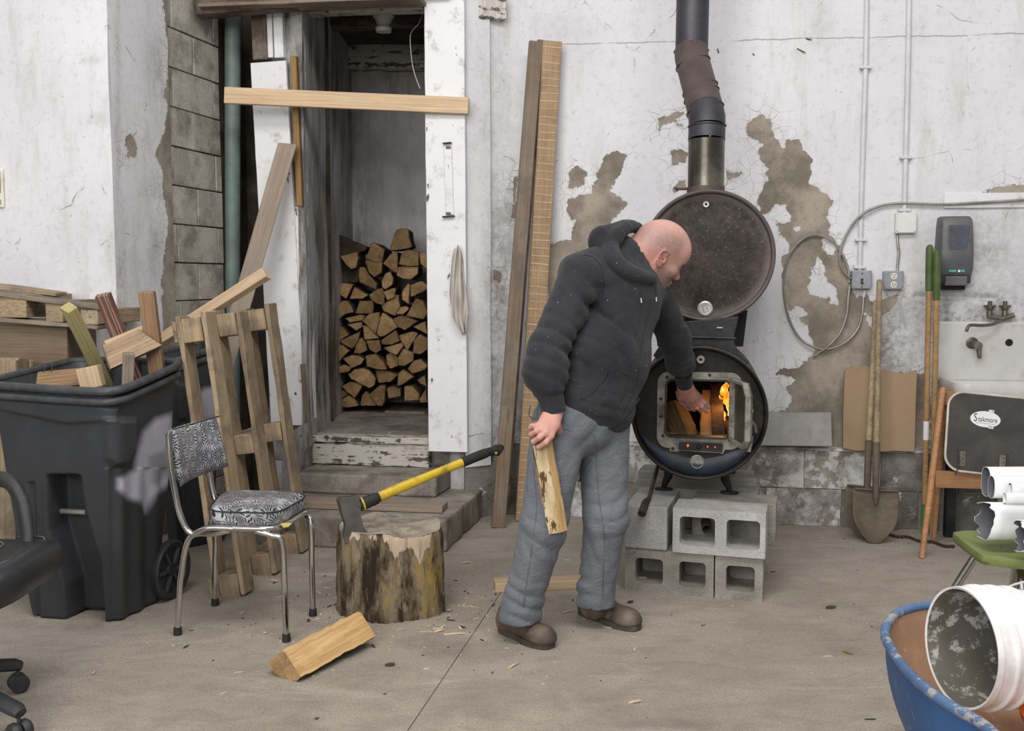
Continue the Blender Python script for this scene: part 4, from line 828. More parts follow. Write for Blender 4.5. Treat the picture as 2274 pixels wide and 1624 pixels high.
# --- chopping block
def stump():
    c = V((-.498, 4.03, 0)); m = MB(); n = 96; k = 40; r0 = random.Random(3); H = .345
    ph = [(r0.uniform(0, 6.28), a) for a in (.035, .03, .02, .018, .012, .01)]
    def rad(th): return .205 * (1 + sum(a * math.sin((i + 2) * th + p) for i, (p, a) in enumerate(ph)))
    bare = []
    for j in range(k + 1):
        t = j / k
        for i in range(n):
            th = 2 * math.pi * i / n; r = rad(th + .15 * t) * (1.03 - .02 * t + .05 * max(0, .12 - t) / .12 * 0); r += .004 * math.sin(23 * th + 5 * t) + .003 * math.sin(41 * th - 9 * t + 2)
            if t > .9: r *= 1 - .035 * ((t - .9) / .1) ** 2
            z = t * H
            if j == k: z += .010 * math.sin(3 * th + 1) + .006 * math.sin(7 * th)
            cam_th = math.atan2(-1, -.12); dd = abs((th - cam_th + math.pi) % (2 * math.pi) - math.pi)
            front = math.sin(5 * th) * .12 + math.sin(13 * th + 1) * .12 + math.sin(29 * th + 2) * .10 - .12
            bare.append(np.clip((t - .88 + .55 * math.exp(-((th - 4.95) / .33) ** 2) * .42 + .35 * math.exp(-((th - 5.45) / .22) ** 2)*.7) / .25 + front, 0, 1)); m.v.append(c + V((r * math.cos(th), r * math.sin(th), z)))
    for j in range(k):
        for i in range(n): q = (i + 1) % n; m.f.append((j * n + i, j * n + q, (j + 1) * n + q, (j + 1) * n + i)); m.m.append(0)
    m.f.append(tuple(range(n - 1, -1, -1))); m.m.append(0)
    t = thing('chopping_block', 'stout log chopping block with flaking bark and an axe in it', 'chopping block', c)
    o = m.build('trunk', MT['stump_bark'], t, smooth=True, angle=60); fattr(o, 'bare', bare)
    m = MB(); rr = 14; top = m.v
    ring0 = [V((rad(2 * math.pi * i / n + .15) * math.cos(2 * math.pi * i / n), rad(2 * math.pi * i / n + .15) * math.sin(2 * math.pi * i / n), 0)) for i in range(n)]
    for j in range(rr + 1):
        f = 1 - j / rr
        for i in range(n):
            th = 2 * math.pi * i / n; p = ring0[i] * (f * .985); z = H + (.010 * math.sin(3 * th + 1) + .006 * math.sin(7 * th)) * f + .006 * math.sin(31 * p.x + 2) * math.sin(27 * p.y) * (1 - f ** 4) + .0015; m.v.append(c + V((p.x, p.y, z)))
    for j in range(rr):
        for i in range(n): q = (i + 1) % n; m.f.append((j * n + i, j * n + q, (j + 1) * n + q, (j + 1) * n + i)); m.m.append(0)
    m.build('chopped_top', MT['stump_top'], t, smooth=True)
stump()
# --- axe
def axe():
    g0, g1 = PY(800, 1122, 3.90), PY(1112, 992, 4.18); ax = (g1 - g0).normalized()
    t = thing('axe', 'yellow handled axe with black grip stuck in the chopping block', 'axe', PY(790, 1190, 3.9))
    edge = (PY(793, 1204, 3.9) - PY(778, 1112, 3.9)).normalized(); side = ax.cross(edge).normalized()
    Ya = 3.90
    prof = [(750,1112),(755,1105),(792,1101),(797,1120),(799,1145),(806,1170),(819,1188),(800,1203),(765,1208),(762,1190),(765,1165),(756,1135)]
    m = MB(); nn = len(prof); 
    for s_ in (-1, 1):
        for (x, y) in prof:
            tt = (y - 1101) / 107.; hw = .026 * (1 - tt) ** .8 + .0012; m.v.append(PY(x, y, Ya) + side * hw * s_)
    m.f = [tuple(range(nn)), tuple(range(2 * nn - 1, nn - 1, -1))] + [(i, nn + i, nn + (i + 1) % nn, (i + 1) % nn) for i in range(nn)]; m.m = [0] * len(m.f)
    if side.y < 0: m.f = [f[::-1] for f in m.f]
    m.build('head', MT['axe_steel'], t, bevel=.002)
    ln = (g1 - g0).length
    P_ = lambda f, d=0: g0 + (g1 - g0) * f + UP * d
    MB().tube(crv([P_(-.02), P_(.02), P_(.06), P_(.12), P_(.145)], 4), [.018] * 4 + [.021] * 4 + [.02] * 4 + [.016] * 5, 14, sx=1.25, up=UP).build('collar', MT['rubber'], t, smooth=True)
    MB().tube(crv([P_(.012), P_(.022)], 2), .0225, 14, sx=1.25, up=UP).build('collar_band', MT['yellow'], t, smooth=True)
    MB().tube(crv([P_(.13), P_(.3, .002), P_(.5, .002), P_(.74)], 6), [.0165] * 10 + [.0145] * 9, 14, sx=1.25, up=UP).build('shaft', MT['yellow'], t, smooth=True)
    pts = [P_(.715), P_(.8), P_(.9, -.002), P_(.955, -.006), P_(.985, -.012), P_(1.0, -.02)]
    MB().tube(crv(pts, 4), [.0165] * 8 + [.0145] * 4 + [.017] * 4 + [.02] * 4 + [.011], 14, sx=1.3, up=UP).build('grip', MT['rubber'], t, smooth=True)
    e = P_(.965, -.016); MB().tube([e - V((0, .021, 0)), e + V((0, .021, 0))], .006, 10).build('grip_hole', MT['yellow'], t)
axe()
# --- bark piece on the block, offcut plank on the floor
billet('bark_strip', PY(812, 1196, 3.93), PY(876, 1193, 3.96), UP, [(.012, 0), (.01, .012), (-.01, .013), (-.012, 0)], [1] * 4, ['bark', 'bark', 'log_split'], lab='curl of dark bark lying on top of the chopping block', cat='bark', nx=6)
board('floor_plank', PF(1098, 1310) + UP * .02 + V((.0, .0, 0)), PF(1300, 1305) + UP * .02 + V((0, .02, 0)), .085, .04, MT['pine'], zh=UP, nx=8, label='short pale plank lying on the floor behind the man', cat='board')
# --- firewood pile: every billet traced by its own cut end
PILE = '''340,130 380,120 460,155 545,190 530,215 480,230 400,240 370,265 340,260 d|380,250 440,235 485,225 490,265 475,320 445,328 410,295|345,290 375,275 410,300 450,335 490,320 500,360 490,410 400,415 345,405 d|545,245 575,168 600,170 655,208 640,285 600,285 540,262|535,280 640,290 635,350 590,380 560,350|500,320 530,320 560,370 605,420 600,455 560,440 500,410 495,370|710,135 730,90 760,80 805,82 808,130 825,190 800,200 690,215|648,295 690,240 735,225 735,355 700,335|745,300 760,240 800,210 865,225 865,308 800,310|745,315 865,313 860,360 820,395 770,390 730,370|870,230 920,230 920,330 880,300|640,400 660,360 690,345 710,390 700,430 660,455 640,440|650,470 700,448 725,450 720,505 670,525|560,490 610,455 640,450 655,500 650,555 600,540 570,515|345,425 400,418 460,425 440,465 415,515 375,485|435,515 470,440 520,470 555,490 520,515|765,470 800,420 810,430 805,545 765,520|812,430 885,405 920,430 920,455 830,500 818,500|350,620 360,560 395,525 430,530 450,560 465,600 410,610 355,655|475,605 500,530 580,528 585,560 580,605|640,560 720,490 740,495 750,560 720,620 650,590|725,610 752,565 790,560 812,575 770,612|790,620 850,515 895,530 920,600 895,640|410,635 500,615 530,620 515,648 440,662|420,672 515,655 520,690 480,715|515,650 560,610 620,598 625,640 600,730|607,735 627,640 642,602 700,640 735,690 660,740 630,750|705,640 760,618 860,655 780,710 740,690|835,690 905,655 920,735|340,700 390,690 430,740 375,775 342,800|375,775 505,715 490,780 455,825 400,800|520,680 560,690 620,760 530,770|465,850 480,790 510,755 540,790 545,835 500,855|540,775 625,770 635,830 600,855 560,830|635,775 725,712 745,780 700,798 640,800|740,745 820,720 862,730 800,835 770,800|830,850 840,770 875,735 920,760 920,830 880,858|650,820 760,790 770,810 730,865 690,850|340,810 390,805 435,840 390,880 355,930 345,900|395,885 450,865 500,868 530,890 510,920 450,945|541,870 600,862 650,910 665,955 620,955 545,935|667,865 700,845 735,880 738,930 690,950 670,920|740,870 770,820 835,850 835,900 780,930 742,930|800,950 840,900 880,890 920,930 905,955 830,980|345,945 400,925 450,940 430,970 350,978|430,985 470,955 520,945 560,960 600,1010 590,1050 560,1070 500,1040 450,1015|598,960 650,960 735,990 715,1010 690,1030 620,1038|735,1055 740,980 770,955 835,1000 760,1050|858,1020 905,990 920,1060 880,1045|388,1060 440,1035 490,1035 520,1050 470,1130 430,1100|335,1100 360,1070 385,1070 430,1105 370,1150 345,1170|370,1158 430,1112 470,1132 495,1180 430,1192 380,1187|505,1180 515,1120 540,1090 600,1150 605,1180|562,1110 625,1055 660,1060 655,1150 640,1182 610,1177|668,1070 700,1058 755,1075 755,1120 680,1135|780,1060 830,1060 870,1110 865,1145 780,1150|870,1140 910,1080 920,1160 880,1160'''
rows = []
for e in PILE.split('|'):
    q = e.split(); dark = q[-1] == 'd'; q = q[:-1] if dark else q; pts = [tuple(float(c) for c in a.split(',')) for a in q]
    rows.append((pts, dark, sum(p[0] for p in pts) / len(pts), sum(p[1] for p in pts) / len(pts)))
order = sorted(range(len(rows)), key=lambda i: -rows[i][3]); ORD = ['first', 'second', 'third', 'fourth', 'fifth', 'sixth', 'seventh', 'eighth', 'ninth', 'tenth']
lays = []; cur = []
for i in order:
    if cur and abs(rows[cur[0]][3] - rows[i][3]) > 72: lays.append(cur); cur = []
    cur.append(i)
lays.append(cur); NAMES = {}
for L_, lay in enumerate(lays):
    lay.sort(key=lambda i: rows[i][2])
    for k, i in enumerate(lay): NAMES[i] = (ORD[k], ORD[L_] if L_ < 10 else 'top')
for i, (pts, dark, cx, cy) in enumerate(rows):
    r = random.Random(i * 7 + 1); Y = 6.70 + r.uniform(-.035, .035) + (.05 if dark else 0); P_ = []
    for k, (x, y) in enumerate(pts):   # dense outline, slightly bowed
        nxt = pts[(k + 1) % len(pts)]; x0, y0 = cx + (x - cx) * 1.045, cy + (y - cy) * 1.045; x1, y1 = cx + (nxt[0] - cx) * 1.045, cy + (nxt[1] - cy) * 1.045
        for f in (0, .33, .67): P_.append(PY((x0 + (x1 - x0) * f) / 2.8 + 620 + r.uniform(-.5, .5), (y0 + (y1 - y0) * f) / 2.8 + 480 + r.uniform(-.5, .5), Y))
    c = sum(P_, V()) / len(P_); off = V((r.uniform(-.008, .008), .38, r.uniform(-.006, .006))); m = MB(); m.prism(P_, off, 0, 1, taper=r.uniform(.9, 1.0))
    fr = M.Translation(c); m.v = [v - c for v in m.v]
    a, l_ = NAMES[i]; shape = 'wedge' if len(pts) <= 5 else ('thick' if (max(p[0] for p in pts) - min(p[0] for p in pts)) > 130 else 'chunky')
    o = m.build('firewood_billet', [MT['bark'] if dark else MT['log_end'], MT['bark'] if i % 3 == 0 or dark else MT['log_split_old']], frame=fr, bevel=.004, seg=1)
    tag(o, ('dark ' if dark else 'pale ' + shape + ' ') + 'firewood end, %s from left in the %s layer from bottom of woodpile' % (a, l_), 'firewood', 'firewood stacked in the doorway niche')  # dark ends take the bark colour and sit further back
board('pile_batten', PY(855, 896, 6.66), PY(945, 898, 6.66), .05, .018, MT['pallet_grey'], label='thin grey batten under the right bottom of the woodpile', cat='batten')
bpy.data.objects['pile_batten'].matrix_basis.translation.z = ZN + .012
# --- small fittings on and above the doorway
t = thing('thermometer_bracket', 'narrow white wall bracket with dark end clips on the right casing', 'bracket', PW(995, 480, .23))
board('backing_strip', PW(994, 325, .214), PW(999, 478, .214), .045, .006, MT['white_wood'], t, zh=-W)
for y in (319, 482):
    board('end_clip', PW(983 if y < 400 else 982, y, .225), PW(1003 if y < 400 else 1010, y - 2, .225), .008, .02, MT['rod'], t, zh=-W)
    board('end_plate', PW(990, y + (8 if y < 400 else -8), .222), PW(1001, y + (8 if y < 400 else -8), .222), .014, .008, MT['tall_board'], t, zh=-W)
m = MB(); n_, k_ = 22, 16
for s_ in (0, 1):
    pass
prof = [(550, 1010, 1021), (570, 1005, 1027), (620, 1001, 1031), (650, 999, 1036), (690, 1002, 1039), (705, 1004, 1037), (720, 1014, 1036), (738, 1026, 1034)]
for j in range(n_ + 1):
    y = 550 + 188 * j / n_; xl = np.interp(y, [p[0] for p in prof], [p[1] for p in prof]); xr_ = np.interp(y, [p[0] for p in prof], [p[2] for p in prof])
    for i in range(k_ + 1):
        u = i / k_; dd = .235 + .016 * math.sin(u * 12 + y * .02) + .012 * math.sin(u * 5 - y * .05) * min(1, (y - 545) / 60) + .01 * math.sin(u * math.pi); m.v.append(PW(xl + (xr_ - xl) * u, y + 6 * math.sin(u * 7), dd))
for j in range(n_):
    for i in range(k_): a = j * (k_ + 1) + i; m.f.append((a, a + k_ + 1, a + k_ + 2, a + 1)); m.m.append(0)
tag(m.build('hanging_rag', MT['rag'], smooth=True, angle=180, solid=.004), 'beige cloth rag hanging on the right doorway casing', 'rag')
t = thing('ceiling_lamp_holder', 'old white porcelain lamp holder on the niche ceiling', 'lamp holder', (-.86, 6.15, 2.93))
c = PY(852, 52, 6.1); fr = M.Translation(c)
MB().lathe([(0, .07), (.05, .07), (.065, .04), (.05, .02), (.038, -.01), (.05, -.03), (.045, -.05), (0, -.05)], fr, 24).build('porcelain_body', MT['porcelain'], t, smooth=True)
tag(MB().tube(crv([PY(941, -12, 6.0), PY(938, 30, 5.95), PY(930, 52, 5.9), PY(916, 68, 5.85), PY(911, 85, 5.8), PY(914, 130, 5.8), PY(921, 165, 5.8), PY(933, 197, 5.8)], 6), .003, 6).build('dangling_wire', MT['bone'], smooth=True), 'thin white wire dangling from the niche ceiling', 'wire')
# --- tall boards leaning right of the doorway
board('tall_board', PW(1190, 93, .05), PF(1106, 1172), .075, .036, MT['tall_board'], zh=(.12, -1, .05), nx=24, label='tall weathered brown board leaning on the wall beside the doorway', cat='board')
board('tall_board', PW(1201, 90, .03), PW(1122, 1120, .10), .04, .045, MT['old_beam'], zh=(.12, -1, .05), nx=24, label='tall dark narrow board sandwiched between two leaning boards', cat='board')
t = thing('scored_board', 'tall tan scored plank with round top leaning on the wall', 'board', PF(1182, 1150))
sb0, sb1 = PW(1226, 92, .03), WR(PF(1170, 1150).dot(U), .14, .0)
pk = board('plank', sb0, sb1, .105, .03, MT['tan_board'], t, zh=(.1, -1, .05), nx=30, rough=.001); pf = WM[pk.name]; LL = (sb1 - sb0).length
for i in range(62):
    x = LL * (i + .8) / 63.; y0, y1 = rnd.uniform(-.052, -.044), rnd.uniform(.044, .052); MB().box((x, (y0 + y1) / 2, .0155), (.0045, y1 - y0, .002), pf).build('raised_line', MT['pine'], t, frame=pf) if False else board('raised_line', pf @ V((x, y0, .0158)), pf @ V((x + rnd.uniform(-.004, .004), y1, .0158)), .0045, .0022, MT['pine'], t, zh=pf.to_3x3() @ V((0, 0, 1)), bevel=0, nx=1)
# --- office chair
def office():
    c = V((-1.80, 3.02, 0)); t = thing('office_chair', 'black office armchair on casters cropped by left photo edge', 'chair', c)
    MB().lathe([(.0, .1), (.045, .1), (.05, .13), (.028, .16), (.026, .40), (.0, .40)], M.Translation(c), 20).build('gas_column', MT['black_plastic'], t, smooth=True)
    tips = [PF(42, 1536), PF(44, 1646)]; angs = [math.atan2((p - c).y, (p - c).x) for p in tips]
    a0 = angs[0]; R_ = (tips[0] - c).length
    allt = [tips[0], tips[1]] + [c + V((math.cos(a0 + q * 1.2566), math.sin(a0 + q * 1.2566), 0)) * R_ for q in (1, 2, 3)]
    for tp in allt:
        tp = V((tp.x, tp.y, 0)); d = (tp - c).normalized(); 
        MB().tube([c + d * .03 + UP * .125, c.lerp(tp, .5) + UP * .115, tp - d * .01 + UP * .093, tp + d * .01 + UP * .085], [.030, .028, .026, .019], 10, sx=.8, up=UP).build('base_leg', MT['black_plastic'], t, smooth=True)
        cs = thing('x', None, None, tp); bpy.data.objects.remove(cs); q = V((-d.y, d.x, 0))
        m = MB(); 
        for s_ in (-1, 1): m.lathe([(0, -.014), (.024, -.014), (.030, -.006), (.030, .006), (.024, .014), (0, .014)], frame_from(tp + UP * .030 + q * .017 * s_, d, q), 20)
        m.tube([tp + UP * .03, tp + UP * .085], .006, 8); m.build('caster', MT['black_plastic'], t, smooth=True)
    # padded seat
    sc_ = V((-1.71, 2.98, .47)); m = MB(); n = 48; rg = [(.80, -.085), (.93, -.07), (1.0, -.03), (1.0, .01), (.95, .035), (.84, .05), (.82, .046), (.6, .052), (.3, .055), (.02, .055)]
    for f, z in rg:
        for i in range(n):
            th = 2 * math.pi * i / n; c_, s_ = math.cos(th), math.sin(th); r = (abs(c_) ** 3.2 + abs(s_) ** 3.2) ** (-1 / 3.2); m.v.append(sc_ + V((c_ * r * f * .285, s_ * r * f * .27, z - .04 * max(0, c_ * r * f) ** 2 * 0 + (.02 * math.cos(th * 2) if f > .7 else 0))))
    for k in range(len(rg) - 1):
        for i in range(n): j = (i + 1) % n; m.f.append((k * n + i, k * n + j, (k + 1) * n + j, (k + 1) * n + i)); m.m.append(0)
    m.f.append(tuple(range(n - 1, -1, -1))); m.m.append(0); m.f.append(tuple(len(m.v) - n + i for i in range(n))); m.m.append(0)
    st_ = m.build('seat', MT['lino'], t, smooth=True, angle=180)
    for f, z in ((.83, .052), (.45, .056)):
        pts = []
        for i in range(-9, 10):
            th = i / 9 * 1.2; c_, s_ = math.cos(th), math.sin(th); r = (abs(c_) ** 3.2 + abs(s_) ** 3.2) ** (-1 / 3.2); pts.append(sc_ + V((c_ * r * f * .285, s_ * r * f * .27, z + (.012 * math.cos(th * 2) if f > .7 else 0))))
        MB().tube(pts, .0022, 6).build('stitching', MT['seam_light'], st_)
    MB().box((-1.72, 2.98, .385), (.3, .28, .03)).build('seat_plate', MT['black_plastic'], t, bevel=.01)
    arm = crv([PY(-60, 1062, 3.22), PY(-10, 1062, 3.22), PY(25, 1075, 3.2), PY(48, 1115, 3.18), PY(58, 1170, 3.15), PY(58, 1215, 3.12), PY(30, 1250, 3.1), PY(-40, 1262, 3.05)], 6)
    MB().tube(arm, .026, 14, sx=.75, up=(0, 1, 0)).build('armrest', MT['black_plastic'], t, smooth=True)
    arm2 = [p + V((-.12, -.52, 0)) for p in arm]; MB().tube(arm2, .026, 14, sx=.75, up=(0, 1, 0)).build('armrest', MT['black_plastic'], t, smooth=True)
    m = MB(); bx = -2.09
    m.add([V((bx, 2.75, .55)), V((bx - .02, 3.25, .55)), V((bx - .16, 3.22, 1.05)), V((bx - .14, 2.78, 1.05))], [(0, 1, 2, 3)]); m.build('backrest', MT['lino'], t, solid=.09, bevel=.04, seg=5)
    MB().tube([V((-1.85, 3.0, .39)), V((-2.08, 3.0, .42)), V((-2.16, 3.0, .65))], .022, 10).build('back_bar', MT['black_plastic'], t)
office()
# print pinned to the left wall at the photo's edge
Lw = lambda px, py: (lambda r: O3 + r * ((c0.dot(W) - .006) / r.dot(W)))(ray(px, py))
t = thing('wall_print', 'small framed print with red brown picture at left photo edge', 'print', Lw(-20, 460))
board('frame', Lw(-50, 418), Lw(8, 418), .19, .012, MT['ivory'], t, zh=-W); o = board('picture', Lw(-46, 405) - W * .007, Lw(3, 405) - W * .007, .105, .003, MT['red_wood'], t, zh=-W)
for y in (445, 449, 453): board('caption_line', Lw(-40, y) - W * .007, Lw(5, y) - W * .007, .003, .002, MT['ink'], t, zh=-W, bevel=0, nx=1)
# ---------------------------------------------------------------- block plinth
def cell_block(nm, x0, w_, h, dep, cells, fr, mat, lab, grp='concrete blocks under the stove', rad=.018, parent=None):
    """hollow block in frame fr (x right, y up, z to the front); cells: (xa, xb, margin) with a rounded core each"""
    m = MB()
    def ring(xa, xb, mg, z):
        hw, hh = (xb - xa) / 2, h / 2; cx = (xa + xb) / 2; ins, out = [], []
        mx, my, ox = mg; iw, ih = hw - mx, hh - my; n = 6
        for q, (sx, sy) in enumerate(((1, 1), (-1, 1), (-1, -1), (1, -1))):
            for i in range(n + 1):
                a = math.radians(90 * q + 90 * i / n); ix = sx * (iw - rad) + rad * math.cos(a); iy = sy * (ih - rad) + rad * math.sin(a); ins.append(V((cx + ox + ix, iy, z)))
                if i == n // 2: o = (sx * hw, sy * hh)
                elif (i < n // 2) == (q % 2 == 0): o = (sx * hw, iy)
                else: o = (ix + ox, sy * hh)
                out.append(V((cx + max(-hw, min(hw, o[0])), o[1], z)))
        return ins, out
    for xa, xb, mg in cells:
        i0, o0 = ring(xa, xb, mg, 0); i1, o1 = ring(xa, xb, mg, -dep); n = len(i0); b = len(m.v); m.v += i0 + o0 + i1 + o1
        for k in range(n):
            j = (k + 1) % n; m.f += [(b + k, b + n + k, b + n + j, b + j), (b + 2 * n + k, b + 2 * n + j, b + 3 * n + j, b + 3 * n + k), (b + k, b + j, b + 2 * n + j, b + 2 * n + k), (b + n + k, b + 3 * n + k, b + 3 * n + j, b + n + j)]
    m.m = [0] * len(m.f); F2 = fr @ M.Translation((x0, h / 2, 0)); o = m.build(nm, mat, parent, F2, smooth=True, angle=30); tag(o, lab, 'block', grp); return o
BL, BR = PF(1388, 1311), PF(1693, 1339); e_ = (BR - BL).normalized(); g_ = V((-e_.y, e_.x, 0)); BF = M((e_, UP, e_.cross(UP))).transposed().to_4x4(); BF.translation = BL
mg = (.034, .03, 0); Wt = (BR - BL).length
def at(dx, dz, dy, rot=0.0): return BF @ M.Translation((dx, dy, -dz)) @ M.Rotation(rot, 4, 'Y')
cell_block('cinder_block', 0, .38, .188, .19, [(0, .20, (.040, .039, .004)), (.20, .38, (.034, .039, 0))], at(0.0, 0, 0), MT['cinder_dirty'], 'sooty two hole block at lower left of the stove plinth')
cell_block('cinder_block', 0, Wt - .385, .185, .19, [(0, Wt - .385, (.040, .038, .006))], at(.385, .004, 0), MT['cinder_dirty'], 'sooty single hole block at lower right of the stove plinth')
cell_block('cinder_block', 0, .385, .192, .19, [(0, .20, (.026, .034, .004)), (.20, .385, (.024, .034, .002))], at(Wt - .378, -.012, .190), MT['cinder'], 'clean two hole block at upper right of the stove plinth')
b = MB().box((.0925, .095, -.195), (.185, .190, .39)); o = b.build('cinder_block', MT['cinder'], frame=at(-.004, -.008, .190), bevel=.008, seg=3); tag(o, 'solid faced block set end on at upper left of the stove plinth', 'block', 'concrete blocks under the stove')
k = 0
for row in range(1, 5):
    for lev in (0, 1):
        nm = ['second', 'third', 'fourth', 'rear'][row - 1]
        b = MB().box((Wt / 2, .094, 0), (Wt - .012, .187, .185)); o = b.build('cinder_block', MT['cinder_dirty'], frame=at(.004 - .024 * row, .105 + .195 * row + .0, .19 * lev + (.001 if lev else 0)) if not (lev and row == 1) else at(.1, .3, .191), bevel=.006)
        if lev and row == 1:
            o.data = (lambda mm: (mm.box((Wt / 2 + .05, .094, 0), (Wt - .22, .187, .185)), mesh_of('cinder_block', mm.v, mm.f, MT['cinder_dirty']))[1])(MB())
        tag(o, '%s row block, %s course, of the stove plinth' % (nm, ['lower', 'upper'][lev]), 'block', 'concrete blocks under the stove')
t = thing('rusty_pipe_offcut', 'short rusty pipe lying inside the upper hollow block', 'pipe', PY(1570, 1180, 4.25))
MB().tube([PY(1570, 1176, 4.25), PY(1566, 1150, 4.42)], .02, 16, caps=False).build('pipe_wall', MT['rod'], t, smooth=True, solid=.004)
MB().box((0, 0, 0), (.035, .02, .028)).build('wood_block', MT['pine'], frame=M.Translation(PY(1427, 1288, 4.30)) , bevel=.002); tag(bpy.data.objects['wood_block'], 'small pale wooden offcut inside lower left block hole', 'offcut')
# ---------------------------------------------------------------- double barrel stove
SA = math.radians(11); sR_ = V((math.cos(SA), -math.sin(SA), 0)); sA_ = V((math.sin(SA), math.cos(SA), 0))
def sframe(c): m = M((sR_, UP, -sA_)).transposed().to_4x4(); m.translation = c; return m
cL, cU = PY(1552, 919, 4.32), PY(1572, 568, 4.50); FLw, FUp = sframe(cL), sframe(cU); RD = .2925; DL = .86
stove = thing('barrel_stove', 'double barrel wood stove with open firebox door on the concrete blocks', 'stove', (cL.x, cL.y + .4, .38))
def loc(fr, px, py, dz=0.0):   # seen point on the plane dz in front of the drum face, in drum coordinates
    n = -sA_; c = fr.translation + n * dz; r = ray(px, py); p = O3 + r * ((c - O3).dot(n) / r.dot(n)); return fr.inverted() @ p
def fpt(fr, px, py, dz): return fr @ loc(fr, px, py, dz)
def drum(nm, fr, hole=None, sidem='drum_side'):
    # side with rolled rims and ribs; z runs backwards
    prof = [(RD, .0), (RD + .004, -.006), (RD + .001, -.014), (RD - .006, -.02)]
    for z in (.22, .29, .36, .52, .59, .66):
        prof += [(RD - .006, -z + .02), (RD + .004, -z + .006), (RD + .004, -z - .006), (RD - .006, -z - .02)]
    prof += [(RD - .006, -DL + .02), (RD + .003, -DL + .008), (RD, -DL), (0, -DL + .01)]
    body = MB().lathe(prof, fr, 96).build(nm, MT[sidem], stove, smooth=True, angle=50)
    return body
def head(fr, parent, hole=None, mat='drum', nm='drum_head'):
    m = MB(); n = 96; rs = [(RD + .001, 0), (RD - .004, .004), (RD - .010, .002), (RD - .014, -.008), (RD - .017, -.022), (RD - .04, -.026)]
    if hole is None: rs += [(RD * f, -.026 + .004 * math.cos(f * 3)) for f in (.8, .7, .68, .5, .3, .1, .001)]
    rad = []
    for r, z in rs:
        for i in range(n): a = 2 * math.pi * i / n; m.v.append(V((r * math.cos(a), r * math.sin(a), z))); rad.append(r / RD)
    if hole:
        (hx, hy, hw, hh, hr) = hole
        for i in range(n):
            a = 2 * math.pi * i / n; c_, s_ = math.cos(a), math.sin(a); p = 6; q = (abs(c_ / hw) ** p + abs(s_ / hh) ** p) ** (-1 / p); m.v.append(V((hx + c_ * q, hy + s_ * q, -.026))); rad.append(.4)
        for i in range(n):
            a = 2 * math.pi * i / n; c_, s_ = math.cos(a), math.sin(a); p = 6; q = (abs(c_ / hw) ** p + abs(s_ / hh) ** p) ** (-1 / p); m.v.append(V((hx + c_ * q, hy + s_ * q, -.055))); rad.append(.4)
    for k in range(len(m.v) // n - 1):
        for i in range(n): j = (i + 1) % n; m.f.append((k * n + i, k * n + j, (k + 1) * n + j, (k + 1) * n + i)); m.m.append(0)
    m.f = [f[::-1] for f in m.f]
    o = m.build(nm, MT[mat], parent, fr, smooth=True, angle=50); fattr(o, 'rad', rad); return o
dl = drum('lower_drum', FLw); du = drum('upper_drum', FUp)
h0, h1 = loc(FLw, 1478, 843), loc(FLw, 1622, 975); hx, hy = (h0.x + h1.x) / 2, (h0.y + h1.y) / 2; hw, hh = abs(h1.x - h0.x) / 2, abs(h1.y - h0.y) / 2
head(FLw, dl, (hx, hy, hw, hh, .03), 'drum_black'); head(FUp, du)
# inside lining of the firebox
m = MB().lathe([(RD - .012, -.03), (RD - .012, -DL + .03), (0, -DL + .03)], FLw, 48); m.f = [f[::-1] for f in m.f]; m.build('firebox_lining', MT['charred'], dl, smooth=True, angle=50)
# blue-black crescent below the door
m = MB(); n = 40; 
for i in range(n + 1):
    a = math.radians(205 + 130 * i / n); u = abs(i / n * 2 - 1); x0, y0 = (RD - .018) * math.cos(a), (RD - .018) * math.sin(a); yi = -.205 + .11 * u ** 1.6
    yi = min(yi, y0 + .14); yi = max(yi, y0 + .001)
    m.v += [V((x0, y0, -.018)), V((x0 * .985, (y0 * .6 + yi * .4), -.012)), V((x0 * .97, yi, -.0255))]
for i in range(n):
    for k in range(2): a = i * 3 + k; m.f.append((a, a + 3, a + 4, a + 1)); m.m.append(0)
m.build('lower_crescent', MT['drum_blue'], dl, FLw, smooth=True, angle=180)
# bungs
def bung(fr, px, py, r, par, big):
    c = loc(fr, px, py, -.018); F2 = fr @ M.Translation((c.x, c.y, -.024))
    m = MB().lathe([(r * 1.25, 0), (r * 1.2, .004), (r * 1.02, .006), (r, .012), (r * .86, .012), (r * .82, .005), (0, .005)], F2, 32); o = m.build('bung', MT['silver'], par, smooth=True, angle=30)
    fr2 = F2 @ M.Rotation(math.radians(20 if big else 45), 4, 'Z')
    if big:
        mm = MB().tube([fr2 @ V((-.3 * r, -.55 * r, .006)), fr2 @ V((-.3 * r, .5 * r, .006)), fr2 @ V((.35 * r, .55 * r, .006)), fr2 @ V((.35 * r, -.4 * r, .006))], r * .07, 6, closed=True); mm.build('bung_grip', MT['silver'], par)
    else: MB().box((0, 0, .006), (r * .8, r * .8, .002), fr2).build('bung_socket', MT['black'], par)
bung(FUp, 1568, 454, .0125, du, False); bung(FUp, 1566, 686, .029, du, True); bung(FLw, 1556, 799, .015, dl, False); bung(FLw, 1548, 1027, .027, dl, True)
